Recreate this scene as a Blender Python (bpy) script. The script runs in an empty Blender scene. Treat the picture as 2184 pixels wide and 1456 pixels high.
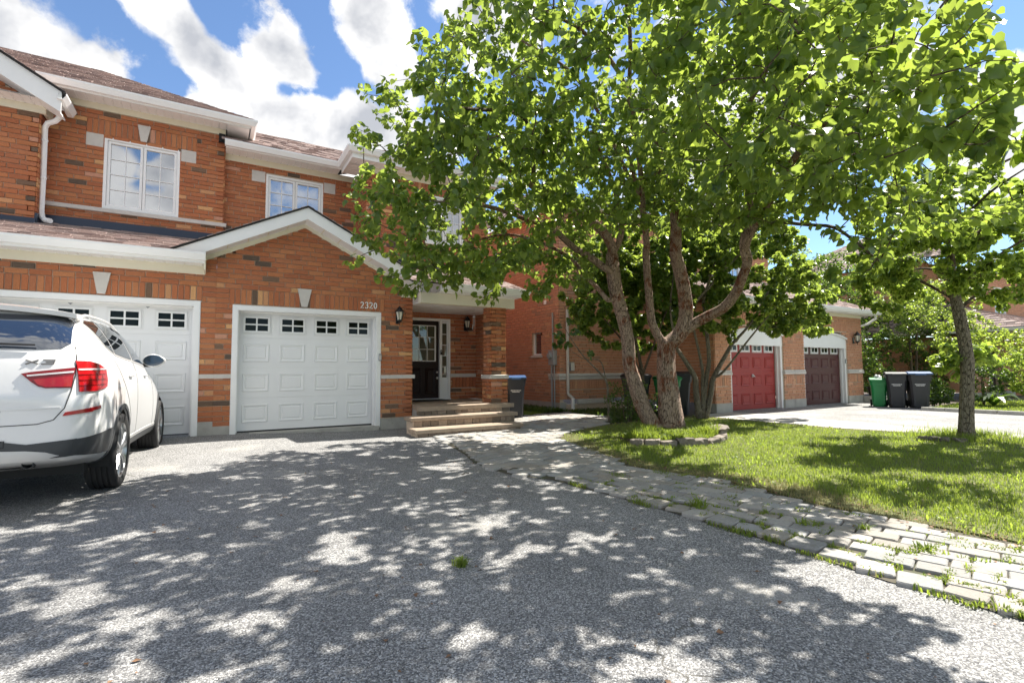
import bpy, bmesh, math, random
import numpy as np
from mathutils import Vector, Matrix
from mathutils.bvhtree import BVHTree

RNG = np.random.default_rng(7)
random.seed(7)
scene = bpy.context.scene
COL = scene.collection

# ------------------------------------------------------------------ camera
FPX, YAW, PITCH, ROLL, CAMH = 1060.0, 0.53992, 0.058217, -0.005698, 1.17
_cy, _sy, _cp, _sp = math.cos(YAW), math.sin(YAW), math.cos(PITCH), math.sin(PITCH)
FW = Vector((_sy*_cp, _cy*_cp, _sp)); RT0 = Vector((_cy, -_sy, 0)); UP0 = RT0.cross(FW)
RT = math.cos(ROLL)*RT0 + math.sin(ROLL)*UP0
UP = -math.sin(ROLL)*RT0 + math.cos(ROLL)*UP0
EYE = Vector((0, 0, CAMH))
cam = bpy.data.cameras.new('camera'); cam.sensor_width = 36.0; cam.lens = FPX/2184*36.0
cam.clip_start = 0.05; cam.clip_end = 3000
camo = bpy.data.objects.new('camera', cam); COL.objects.link(camo)
camo.matrix_world = Matrix(((RT.x, UP.x, -FW.x, EYE.x), (RT.y, UP.y, -FW.y, EYE.y), (RT.z, UP.z, -FW.z, EYE.z), (0, 0, 0, 1)))
scene.camera = camo

def ray(px, py):
    return FW + RT*((px-1092)/FPX) - UP*((py-728)/FPX)
def at(px, py, depth):            # a point seen at that spot, so far along the view
    return EYE + ray(px, py)*depth
def on_y(px, py, Y):
    d = ray(px, py); return EYE + d*(Y/d.y)
def on_z(px, py, Z):
    d = ray(px, py); return EYE + d*((Z-CAMH)/d.z)
def project(P):
    d = Vector(P)-EYE; w = d.dot(FW)
    if w < 0.05: return None
    return 1092+FPX*d.dot(RT)/w, 728-FPX*d.dot(UP)/w, w

# ------------------------------------------------------------------ sun, sky, exposure
SUN_EL, SUN_AZ = 55.0, 6.0        # azimuth from +X (along the house fronts) towards +Y
se, sa = math.radians(SUN_EL), math.radians(SUN_AZ)
SUN = Vector((math.cos(sa)*math.cos(se), math.sin(sa)*math.cos(se), math.sin(se)))
sl = bpy.data.lights.new('sun', 'SUN'); sl.energy = 3.1; sl.angle = math.radians(0.53); sl.color = (1.0, 0.945, 0.85)
so = bpy.data.objects.new('sun', sl); COL.objects.link(so); so.rotation_euler = SUN.to_track_quat('Z', 'Y').to_euler(); so.location = (20, 5, 40)

world = bpy.data.worlds.new('World'); scene.world = world; world.use_nodes = True
nt = world.node_tree; nt.nodes.clear()
def N(t, **kw):
    n = nt.nodes.new(t)
    for k, v in kw.items(): setattr(n, k, v)
    return n
def L(a, b): nt.links.new(a, b)
def M2(op, a, b=None, c=None, clamp=False):
    n = N('ShaderNodeMath', operation=op); n.use_clamp = clamp
    for i, v in enumerate((a, b, c)):
        if v is None: continue
        if isinstance(v, (int, float)): n.inputs[i].default_value = v
        else: L(v, n.inputs[i])
    return n.outputs[0]
def V2(op, a, b=None):
    n = N('ShaderNodeVectorMath', operation=op)
    for i, v in enumerate((a, b)):
        if v is None: continue
        if isinstance(v, (tuple, list, Vector)): n.inputs[i].default_value = tuple(v)
        else: L(v, n.inputs[i])
    return n
SKY_STRENGTH = 0.050
sky = N('ShaderNodeTexSky', sky_type='NISHITA'); sky.sun_disc = False; sky.sun_elevation = se
sky.sun_rotation = math.radians(90-SUN_AZ); sky.altitude = 100; sky.air_density = 1.0; sky.dust_density = 0.05; sky.ozone_density = 5.0
bg_sky = N('ShaderNodeBackground'); bg_sky.inputs['Strength'].default_value = SKY_STRENGTH; L(sky.outputs[0], bg_sky.inputs['Color'])
tc = N('ShaderNodeTexCoord'); D = tc.outputs['Generated']
sep = N('ShaderNodeSeparateXYZ'); L(D, sep.inputs[0])
zz = M2('MAXIMUM', M2('ADD', sep.outputs['Z'], 0.16), 0.05)
pl = N('ShaderNodeCombineXYZ'); L(M2('DIVIDE', sep.outputs['X'], zz), pl.inputs['X']); L(M2('DIVIDE', sep.outputs['Y'], zz), pl.inputs['Y'])
PLANE = pl.outputs[0]
def cloud_noise(vec, scale, detail, rough, off):
    v = V2('ADD', vec, off); n = N('ShaderNodeTexNoise'); n.inputs['Scale'].default_value = scale
    n.inputs['Detail'].default_value = detail; n.inputs['Roughness'].default_value = rough; n.inputs['Distortion'].default_value = 0.25
    L(v.outputs[0], n.inputs['Vector']); return n.outputs['Fac']
def capsule(D, pa, pb, rad):          # a long bank of cloud between two directions of the sky
    A = (ray(*pa) if len(pa) == 2 else Vector(pa)).normalized(); B = (ray(*pb) if len(pb) == 2 else Vector(pb)).normalized(); AB = B-A
    da = V2('SUBTRACT', D, A); t = V2('DOT_PRODUCT', da.outputs[0], AB).outputs['Value']
    t = M2('DIVIDE', t, AB.length_squared, clamp=True)
    sc = N('ShaderNodeVectorMath', operation='SCALE'); sc.inputs[0].default_value = AB; L(t, sc.inputs['Scale'])
    dd = V2('SUBTRACT', da.outputs[0], sc.outputs[0]); ln = V2('LENGTH', dd.outputs[0]).outputs['Value']
    return M2('SUBTRACT', 1.0, M2('DIVIDE', ln, rad))
BANKS = [((-150, 90), (230, 175), .085), ((320, 0), (500, 190), .05), ((565, 85), (640, 160), .05), ((500, 220), (800, 290), .07),
         ((785, 0), (850, 150), .055), ((1000, 20), (1080, 50), .06), ((620, 270), (860, 340), .075), ((400, 215), (470, 230), .03),
         ((2150, 330), (2300, 290), .07), ((2130, 180), (2200, 170), .03), ((1500, 300), (1750, 200), .12),
         ((-2.6, -12.2, 3.1), (-.2, -12.2, 3.6), .034), ((-2.2, -12.2, 4.5), (-1.75, -12.2, 4.1), .03), ((-1.2, -12.2, 4.0), (-.5, -12.2, 4.5), .025),
         ((4, -10, 4), (9, -6, 5), .22), ((-8, -6, 5), (-6, 2, 7), .2), ((6, -3, 12), (-2, -6, 10), .25), ((-9, -4, 2.5), (-6, 6, 9), .2), ((0, -10, 8), (-6, -10, 6), .2)]  # this row: unseen banks behind and above the camera, added for ambient light
CLEAR = [((240, 20), (340, 190), .055), ((455, 0), (540, 60), .045), ((660, 20), (715, 130), .05), ((600, 190), (700, 200), .03), ((470, 260), (500, 240), .035), ((900, 60), (930, 90), .04), ((330, 200), (420, 200), .04), ((1720, 500), (1850, 560), .12), ((2130, 60), (2184, 10), .04)]
# how much cloud there is in a direction: banks, billows, fine breakup
bank = None
for b in BANKS:
    c = capsule(D, *b); bank = c if bank is None else M2('MAXIMUM', bank, c)
bank = M2('MAXIMUM', bank, -0.45)
for b in CLEAR:
    c = M2('MAXIMUM', capsule(D, *b), 0.0); bank = M2('SUBTRACT', bank, M2('MULTIPLY', c, 0.8))
fine_n = N('ShaderNodeTexNoise'); fine_n.inputs['Scale'].default_value = 13.0; fine_n.inputs['Detail'].default_value = 7; fine_n.inputs['Roughness'].default_value = .62; L(D, fine_n.inputs['Vector'])
wv = N('ShaderNodeVectorMath', operation='MULTIPLY_ADD'); L(fine_n.outputs['Color'], wv.inputs[0]); wv.inputs[1].default_value = (.05, .05, .05); L(D, wv.inputs[2])
vo = N('ShaderNodeTexVoronoi', feature='F1'); vo.inputs['Scale'].default_value = 15.0; vo.inputs['Detail'].default_value = 0.0; L(wv.outputs[0], vo.inputs['Vector'])
big = cloud_noise(D, 3.4, 2, 0.5, (3.1, 7.7, 1.3))
dens = M2('ADD', M2('MULTIPLY', M2('SUBTRACT', big, 0.5), 1.3), M2('MULTIPLY', M2('SUBTRACT', fine_n.outputs['Fac'], 0.5), 2.3))
dens = M2('ADD', dens, M2('MULTIPLY', M2('SUBTRACT', 0.5, vo.outputs['Distance']), 1.0))
dens = M2('ADD', M2('ADD', dens, M2('MULTIPLY', bank, 1.1)), 0.30)
mask = N('ShaderNodeMapRange', interpolation_type='SMOOTHSTEP'); L(dens, mask.inputs['Value'])
mask.inputs['From Min'].default_value = 0.0; mask.inputs['From Max'].default_value = 0.55
mask.inputs['To Min'].default_value = 0.0; mask.inputs['To Max'].default_value = 0.97
shade_n = cloud_noise(D, 10.0, 4, 0.55, (1.9, 4.1, 2.2))
thick = N('ShaderNodeMapRange'); L(M2('ADD', M2('MULTIPLY', vo.outputs['Distance'], 0.9), M2('ADD', M2('MULTIPLY', M2('SUBTRACT', shade_n, 0.5), 2.4), M2('MULTIPLY', dens, 0.30))), thick.inputs['Value'])
thick.inputs['From Min'].default_value = 0.45; thick.inputs['From Max'].default_value = 1.25
cc = N('ShaderNodeMix', data_type='RGBA'); L(thick.outputs[0], cc.inputs['Factor'])
cc.inputs['A'].default_value = (1.0, .985, .96, 1); cc.inputs['B'].default_value = (0.46, 0.475, 0.51, 1)
bg_cl = N('ShaderNodeBackground'); L(cc.outputs['Result'], bg_cl.inputs['Color']); bg_cl.inputs['Strength'].default_value = 0.32
mx = N('ShaderNodeMixShader'); L(mask.outputs[0], mx.inputs[0]); L(bg_sky.outputs[0], mx.inputs[1]); L(bg_cl.outputs[0], mx.inputs[2])
wo = N('ShaderNodeOutputWorld'); L(mx.outputs[0], wo.inputs['Surface'])

scene.view_settings.view_transform = 'Standard'; scene.view_settings.look = 'None'
scene.view_settings.gamma = 1.0; scene.view_settings.exposure = 2.04; scene.view_settings.use_curve_mapping = False
scene.cycles.max_bounces = 8; scene.cycles.transparent_max_bounces = 8

# ------------------------------------------------------------------ object helpers
def link(o, parent=None):
    COL.objects.link(o)
    if parent is not None: o.parent = parent
    return o
def thing(name, label, cat, loc=(0, 0, 0), rotz=0.0, group=None):
    o = bpy.data.objects.new(name, None); o.empty_display_size = 0.2
    COL.objects.link(o); o.location = loc; o.rotation_euler = (0, 0, rotz)
    o['label'] = label; o['category'] = cat
    if group: o['group'] = group
    return o
def tag(o, label, cat, group=None):
    o['label'] = label; o['category'] = cat
    if group: o['group'] = group
    return o
def dup(root, loc, rotz=0.0, label=None, scale=None):
    r = root.copy(); COL.objects.link(r); r.location = loc; r.rotation_euler = (0, 0, rotz)
    if label: r['label'] = label
    if scale: r.scale = scale
    for ch in list(root.children):
        c = ch.copy(); COL.objects.link(c); c.parent = r
        for g in list(ch.children):
            d = g.copy(); COL.objects.link(d); d.parent = c
    return r

class MB:
    """collects shapes that make ONE mesh object"""
    def __init__(s): s.v = []; s.f = []; s.c = []; s.col = None
    def add(s, vs, fs, col=None):
        o = len(s.v); s.v.extend([tuple(p) for p in vs]); s.f.extend([tuple(i+o for i in f) for f in fs])
        if col is not None: s.col = True
        s.c.extend([col if col is not None else (1, 1, 1)]*len(vs)); return s
    def box(s, x0, x1, y0, y1, z0, z1, col=None):
        return s.add([(x0, y0, z0), (x1, y0, z0), (x1, y1, z0), (x0, y1, z0), (x0, y0, z1), (x1, y0, z1), (x1, y1, z1), (x0, y1, z1)],
                     [(0, 3, 2, 1), (4, 5, 6, 7), (0, 1, 5, 4), (1, 2, 6, 5), (2, 3, 7, 6), (3, 0, 4, 7)], col)
    def bbox(s, x0, x1, y0, y1, z0, z1, b=0.01, col=None):
        """a box with chamfered edges"""
        bm = bmesh.new(); bmesh.ops.create_cube(bm, size=1)
        for v in bm.verts: v.co = Vector((x0+(v.co.x+.5)*(x1-x0), y0+(v.co.y+.5)*(y1-y0), z0+(v.co.z+.5)*(z1-z0)))
        bmesh.ops.bevel(bm, geom=bm.edges[:], offset=b, segments=1, affect='EDGES')
        bm.verts.index_update(); s.add([v.co[:] for v in bm.verts], [[v.index for v in f.verts] for f in bm.faces], col); bm.free(); return s
    def prism(s, poly, y0, y1, axis='y', col=None):
        """poly in (x,z) swept along y (or (x,y) along z, (y,z) along x)"""
        n = len(poly)
        m = {'y': lambda a, b, t: (a, t, b), 'z': lambda a, b, t: (a, b, t), 'x': lambda a, b, t: (t, a, b)}[axis]
        vs = [m(a, b, y0) for a, b in poly]+[m(a, b, y1) for a, b in poly]
        fs = [tuple(range(n)), tuple(range(2*n-1, n-1, -1))]+[(i, i+n, (i+1) % n+n, (i+1) % n) for i in range(n)]
        return s.add(vs, fs, col)
    def tube(s, path, rad, n=10, cap=True, col=None, rough=0.0, seed=0):
        P = [Vector(p) for p in path]; k = len(P)
        R = [rad]*k if isinstance(rad, (int, float)) else list(rad)
        rr = random.Random(seed)
        t0 = (P[1]-P[0]).normalized(); a = Vector((0, 0, 1)) if abs(t0.z) < .9 else Vector((1, 0, 0))
        u = t0.cross(a).normalized(); vs = []; fs = []; prof = [1+rough*(rr.random()-.5)*2 for _ in range(n)]
        for i in range(k):
            t = (P[min(i+1, k-1)]-P[max(i-1, 0)]).normalized()
            u = (u-t*u.dot(t)).normalized(); w = t.cross(u)
            if rough: prof = [max(.7, min(1.3, q+rough*.35*(rr.random()-.5))) for q in prof]
            for j in range(n):
                an = 2*math.pi*j/n; vs.append(P[i]+(u*math.cos(an)+w*math.sin(an))*R[i]*prof[j])
        for i in range(k-1):
            for j in range(n):
                fs.append((i*n+j, i*n+(j+1) % n, (i+1)*n+(j+1) % n, (i+1)*n+j))
        if cap: fs.append(tuple(range(n-1, -1, -1))); fs.append(tuple((k-1)*n+j for j in range(n)))
        return s.add(vs, fs, col)
    def lathe(s, prof, n=24, axis='z', c=(0, 0, 0), col=None, closed=False):
        """prof: (radius, height) points"""
        vs = []; fs = []; k = len(prof)
        for r, h in prof:
            for j in range(n):
                a = 2*math.pi*j/n; p = (r*math.cos(a), r*math.sin(a), h)
                if axis == 'x': p = (p[2], p[0], p[1])
                if axis == 'y': p = (p[0], p[2], p[1])
                vs.append((p[0]+c[0], p[1]+c[1], p[2]+c[2]))
        for i in range(k-1 if not closed else k):
            for j in range(n):
                i2 = (i+1) % k; fs.append((i*n+j, i*n+(j+1) % n, i2*n+(j+1) % n, i2*n+j))
        if not closed:
            if prof[0][0] > 1e-4: fs.append(tuple(range(n-1, -1, -1)))
            if prof[-1][0] > 1e-4: fs.append(tuple((k-1)*n+j for j in range(n)))
        return s.add(vs, fs, col)
    def quad(s, a, b, c, d, col=None): return s.add([a, b, c, d], [(0, 1, 2, 3)], col)
    def mesh(s, name, mat, smooth=False):
        me = bpy.data.meshes.new(name); me.from_pydata(s.v, [], s.f)
        if s.col:
            ca = me.color_attributes.new('tone', 'FLOAT_COLOR', 'POINT')
            ca.data.foreach_set('color', np.array([(c[0], c[1], c[2], 1.0) for c in s.c], dtype=np.float32).ravel())
        bm = bmesh.new(); bm.from_mesh(me); bmesh.ops.recalc_face_normals(bm, faces=bm.faces[:]); bm.to_mesh(me); bm.free()
        if mat is not None: me.materials.append(mat)
        if smooth:
            me.polygons.foreach_set('use_smooth', [True]*len(me.polygons))
            if isinstance(smooth, float): me.set_sharp_from_angle(angle=math.radians(smooth))
        return me
    def build(s, name, mat, parent=None, smooth=False, loc=None):
        o = bpy.data.objects.new(name, s.mesh(name, mat, smooth))
        if loc is not None: o.location = loc
        return link(o, parent)

def fast_mesh(name, V, F, mat, tone=None, smooth=False):
    """numpy mesh: V (n,3), F list of equal length faces (m,k)"""
    V = np.asarray(V, np.float32); F = np.asarray(F, np.int32); m, k = F.shape
    me = bpy.data.meshes.new(name); me.vertices.add(len(V)); me.vertices.foreach_set('co', V.ravel())
    me.loops.add(m*k); me.loops.foreach_set('vertex_index', F.ravel()); me.polygons.add(m)
    me.polygons.foreach_set('loop_start', np.arange(0, m*k, k, dtype=np.int32))
    if smooth: me.polygons.foreach_set('use_smooth', np.ones(m, dtype=bool))
    if tone is not None:
        T = np.ones((len(V), 4), np.float32); T[:, :3] = tone
        ca = me.color_attributes.new('tone', 'FLOAT_COLOR', 'POINT'); ca.data.foreach_set('color', T.ravel())
    me.update(calc_edges=True); me.materials.append(mat); return me
def place(name, me, parent=None, loc=(0, 0, 0), rot=None, scale=None):
    o = bpy.data.objects.new(name, me); o.location = loc
    if rot is not None: o.rotation_euler = rot
    if scale is not None: o.scale = scale
    return link(o, parent)

# ------------------------------------------------------------------ materials
def mat(name, col, rough=0.6, metal=0.0, spec=0.5, var=0.0, vscale=4.0, bump=0.0, bscale=60.0, tone=False, coat=0.0, dirt=None, alpha=None):
    """plain procedural material: base colour, slow variation, fine bump"""
    m = bpy.data.materials.new(name); m.use_nodes = True; t = m.node_tree; n = t.nodes; n.clear()
    out = n.new('ShaderNodeOutputMaterial'); b = n.new('ShaderNodeBsdfPrincipled'); t.links.new(b.outputs[0], out.inputs[0])
    b.inputs['Roughness'].default_value = rough; b.inputs['Metallic'].default_value = metal
    b.inputs['Specular IOR Level'].default_value = spec; b.inputs['Coat Weight'].default_value = coat
    src = None
    if tone:
        a = n.new('ShaderNodeAttribute'); a.attribute_name = 'tone'; src = a.outputs['Color']
    geo = n.new('ShaderNodeNewGeometry')
    if var > 0:
        nz = n.new('ShaderNodeTexNoise'); nz.inputs['Scale'].default_value = vscale; nz.inputs['Detail'].default_value = 6; nz.inputs['Roughness'].default_value = .6
        t.links.new(geo.outputs['Position'], nz.inputs['Vector'])
        mr = n.new('ShaderNodeMapRange'); t.links.new(nz.outputs['Fac'], mr.inputs['Value'])
        mr.inputs['From Min'].default_value = .25; mr.inputs['From Max'].default_value = .75
        mr.inputs['To Min'].default_value = 1-var; mr.inputs['To Max'].default_value = 1+var
        vm = n.new('ShaderNodeVectorMath'); vm.operation = 'SCALE'; t.links.new(mr.outputs[0], vm.inputs['Scale'])
        if src is not None: t.links.new(src, vm.inputs[0])
        else: vm.inputs[0].default_value = col[:3]
        src = vm.outputs[0]
    if dirt:
        nz = n.new('ShaderNodeTexNoise'); nz.inputs['Scale'].default_value = dirt[1]; nz.inputs['Detail'].default_value = 8; nz.inputs['Roughness'].default_value = .7
        t.links.new(geo.outputs['Position'], nz.inputs['Vector'])
        mr = n.new('ShaderNodeMapRange'); t.links.new(nz.outputs['Fac'], mr.inputs['Value']); mr.inputs['From Min'].default_value = dirt[2]; mr.inputs['From Max'].default_value = dirt[2]+.15
        mxn = n.new('ShaderNodeMix'); mxn.data_type = 'RGBA'; t.links.new(mr.outputs[0], mxn.inputs['Factor'])
        if src is not None: t.links.new(src, mxn.inputs['A'])
        else: mxn.inputs['A'].default_value = (*col[:3], 1)
        mxn.inputs['B'].default_value = (*dirt[0], 1); src = mxn.outputs['Result']
    if src is not None: t.links.new(src, b.inputs['Base Color'])
    else: b.inputs['Base Color'].default_value = (*col[:3], 1)
    if bump > 0:
        nz = n.new('ShaderNodeTexNoise'); nz.inputs['Scale'].default_value = bscale; nz.inputs['Detail'].default_value = 4
        t.links.new(geo.outputs['Position'], nz.inputs['Vector'])
        bp = n.new('ShaderNodeBump'); bp.inputs['Strength'].default_value = bump; bp.inputs['Distance'].default_value = .01
        t.links.new(nz.outputs['Fac'], bp.inputs['Height']); t.links.new(bp.outputs[0], b.inputs['Normal'])
    return m

def brick_mat():
    m = mat('brick', (0.35, .11, .05), rough=.88, spec=.25, tone=True, var=.22, vscale=55, bump=.5, bscale=160)
    return m
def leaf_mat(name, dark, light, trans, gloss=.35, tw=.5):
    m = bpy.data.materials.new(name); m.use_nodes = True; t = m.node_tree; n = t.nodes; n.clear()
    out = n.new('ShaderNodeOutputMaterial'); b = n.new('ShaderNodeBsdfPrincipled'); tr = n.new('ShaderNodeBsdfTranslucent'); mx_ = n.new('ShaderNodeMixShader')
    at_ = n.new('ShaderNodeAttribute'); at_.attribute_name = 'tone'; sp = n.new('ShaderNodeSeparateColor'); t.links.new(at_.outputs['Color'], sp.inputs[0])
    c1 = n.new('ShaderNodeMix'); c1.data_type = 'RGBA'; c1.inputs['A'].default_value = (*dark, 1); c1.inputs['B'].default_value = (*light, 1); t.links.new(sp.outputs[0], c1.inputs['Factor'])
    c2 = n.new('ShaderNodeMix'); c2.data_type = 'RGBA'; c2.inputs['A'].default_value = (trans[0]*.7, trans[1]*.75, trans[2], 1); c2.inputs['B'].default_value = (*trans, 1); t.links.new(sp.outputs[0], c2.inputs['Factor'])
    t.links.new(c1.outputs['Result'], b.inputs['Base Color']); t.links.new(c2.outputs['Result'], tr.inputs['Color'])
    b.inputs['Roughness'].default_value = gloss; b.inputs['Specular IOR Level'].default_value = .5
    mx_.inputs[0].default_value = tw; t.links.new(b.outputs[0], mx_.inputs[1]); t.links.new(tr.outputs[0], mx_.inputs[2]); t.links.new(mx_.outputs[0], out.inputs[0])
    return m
def glass_mat(name, tint, refl=.45, rough=.02):
    m = bpy.data.materials.new(name); m.use_nodes = True; t = m.node_tree; n = t.nodes; n.clear()
    out = n.new('ShaderNodeOutputMaterial'); d = n.new('ShaderNodeBsdfDiffuse'); d.inputs['Color'].default_value = (*tint, 1)
    g = n.new('ShaderNodeBsdfGlossy'); g.inputs['Roughness'].default_value = rough; g.inputs['Color'].default_value = (.95, .97, 1, 1)
    mx_ = n.new('ShaderNodeMixShader'); lw = n.new('ShaderNodeFresnel'); lw.inputs['IOR'].default_value = 1.5
    ad = n.new('ShaderNodeMath'); ad.operation = 'ADD'; ad.use_clamp = True; t.links.new(lw.outputs[0], ad.inputs[0]); ad.inputs[1].default_value = refl
    t.links.new(ad.outputs[0], mx_.inputs[0]); t.links.new(d.outputs[0], mx_.inputs[1]); t.links.new(g.outputs[0], mx_.inputs[2]); t.links.new(mx_.outputs[0], out.inputs[0])
    return m
def clear_mat(name, tint=(1, 1, 1), refl=.1):
    m = bpy.data.materials.new(name); m.use_nodes = True; t = m.node_tree; n = t.nodes; n.clear()
    out = n.new('ShaderNodeOutputMaterial'); tr = n.new('ShaderNodeBsdfTransparent'); tr.inputs['Color'].default_value = (*tint, 1)
    g = n.new('ShaderNodeBsdfGlossy'); g.inputs['Roughness'].default_value = .03; mx_ = n.new('ShaderNodeMixShader'); mx_.inputs[0].default_value = refl
    t.links.new(tr.outputs[0], mx_.inputs[1]); t.links.new(g.outputs[0], mx_.inputs[2]); t.links.new(mx_.outputs[0], out.inputs[0]); return m

def speckle_mat(name, stops, scale, rough, bump, big=.12, bigscale=.8, joint=None):
    """stony aggregate: every voronoi cell its own grey"""
    m = bpy.data.materials.new(name); m.use_nodes = True; t = m.node_tree; n = t.nodes; n.clear()
    out = n.new('ShaderNodeOutputMaterial'); b = n.new('ShaderNodeBsdfPrincipled'); t.links.new(b.outputs[0], out.inputs[0])
    b.inputs['Roughness'].default_value = rough; b.inputs['Specular IOR Level'].default_value = .3
    geo = n.new('ShaderNodeNewGeometry'); vo = n.new('ShaderNodeTexVoronoi'); vo.inputs['Scale'].default_value = scale
    t.links.new(geo.outputs['Position'], vo.inputs['Vector'])
    sp = n.new('ShaderNodeSeparateColor'); t.links.new(vo.outputs['Color'], sp.inputs[0])
    cr = n.new('ShaderNodeValToRGB'); t.links.new(sp.outputs[0], cr.inputs[0]); e = cr.color_ramp.elements
    e[0].position = stops[0][0]; e[0].color = (*stops[0][1], 1); e[1].position = stops[-1][0]; e[1].color = (*stops[-1][1], 1)
    for p, c in stops[1:-1]: x = e.new(p); x.color = (*c, 1)
    nz = n.new('ShaderNodeTexNoise'); nz.inputs['Scale'].default_value = bigscale; nz.inputs['Detail'].default_value = 8; nz.inputs['Roughness'].default_value = .65
    t.links.new(geo.outputs['Position'], nz.inputs['Vector'])
    mr = n.new('ShaderNodeMapRange'); t.links.new(nz.outputs['Fac'], mr.inputs['Value']); mr.inputs['From Min'].default_value = .3; mr.inputs['From Max'].default_value = .7
    mr.inputs['To Min'].default_value = 1-big; mr.inputs['To Max'].default_value = 1+big
    vm = n.new('ShaderNodeVectorMath'); vm.operation = 'SCALE'; t.links.new(cr.outputs[0], vm.inputs[0]); t.links.new(mr.outputs[0], vm.inputs['Scale'])
    colour = vm.outputs[0]
    if joint:
        nd = n.new('ShaderNodeTexNoise'); nd.inputs['Scale'].default_value = 2.2; nd.inputs['Detail'].default_value = 6; t.links.new(geo.outputs['Position'], nd.inputs['Vector'])
        wv = n.new('ShaderNodeVectorMath'); wv.operation = 'MULTIPLY_ADD'; t.links.new(nd.outputs['Color'], wv.inputs[0]); wv.inputs[1].default_value = (.7, .7, 0); t.links.new(geo.outputs['Position'], wv.inputs[2])
        vc = n.new('ShaderNodeTexVoronoi'); vc.feature = 'DISTANCE_TO_EDGE'; vc.inputs['Scale'].default_value = joint; t.links.new(wv.outputs[0], vc.inputs['Vector'])
        cm = n.new('ShaderNodeMapRange'); t.links.new(vc.outputs['Distance'], cm.inputs['Value']); cm.inputs['From Min'].default_value = .001; cm.inputs['From Max'].default_value = .0024; cm.inputs['To Min'].default_value = 1; cm.inputs['To Max'].default_value = 0
        nm = n.new('ShaderNodeTexNoise'); nm.inputs['Scale'].default_value = .55; t.links.new(geo.outputs['Position'], nm.inputs['Vector'])
        mm = n.new('ShaderNodeMapRange'); t.links.new(nm.outputs['Fac'], mm.inputs['Value']); mm.inputs['From Min'].default_value = .52; mm.inputs['From Max'].default_value = .58
        mu = n.new('ShaderNodeMath'); mu.operation = 'MULTIPLY'; t.links.new(cm.outputs[0], mu.inputs[0]); t.links.new(mm.outputs[0], mu.inputs[1])
        cx_ = n.new('ShaderNodeMix'); cx_.data_type = 'RGBA'; t.links.new(mu.outputs[0], cx_.inputs['Factor']); t.links.new(colour, cx_.inputs['A']); cx_.inputs['B'].default_value = (.11, .105, .095, 1); colour = cx_.outputs['Result']
        st = n.new('ShaderNodeTexNoise'); st.inputs['Scale'].default_value = .9; st.inputs['Detail'].default_value = 3; st.inputs['Roughness'].default_value = .45; t.links.new(geo.outputs['Position'], st.inputs['Vector'])
        sm = n.new('ShaderNodeMapRange'); t.links.new(st.outputs['Fac'], sm.inputs['Value']); sm.inputs['From Min'].default_value = .60; sm.inputs['From Max'].default_value = .72; sm.inputs['To Min'].default_value = 0; sm.inputs['To Max'].default_value = .5
        sx = n.new('ShaderNodeMix'); sx.data_type = 'RGBA'; t.links.new(sm.outputs[0], sx.inputs['Factor']); t.links.new(colour, sx.inputs['A']); sx.inputs['B'].default_value = (.44, .42, .385, 1); colour = sx.outputs['Result']
    t.links.new(colour, b.inputs['Base Color'])
    bp = n.new('ShaderNodeBump'); bp.inputs['Strength'].default_value = bump; bp.inputs['Distance'].default_value = .006
    iv = n.new('ShaderNodeMath'); iv.operation = 'SUBTRACT'; iv.inputs[0].default_value = 1.0; t.links.new(vo.outputs['Distance'], iv.inputs[1])
    ad = n.new('ShaderNodeMath'); ad.operation = 'MULTIPLY_ADD'; t.links.new(sp.outputs[1], ad.inputs[0]); ad.inputs[1].default_value = .8; t.links.new(iv.outputs[0], ad.inputs[2])
    t.links.new(ad.outputs[0], bp.inputs['Height']); t.links.new(bp.outputs[0], b.inputs['Normal'])
    return m

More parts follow.
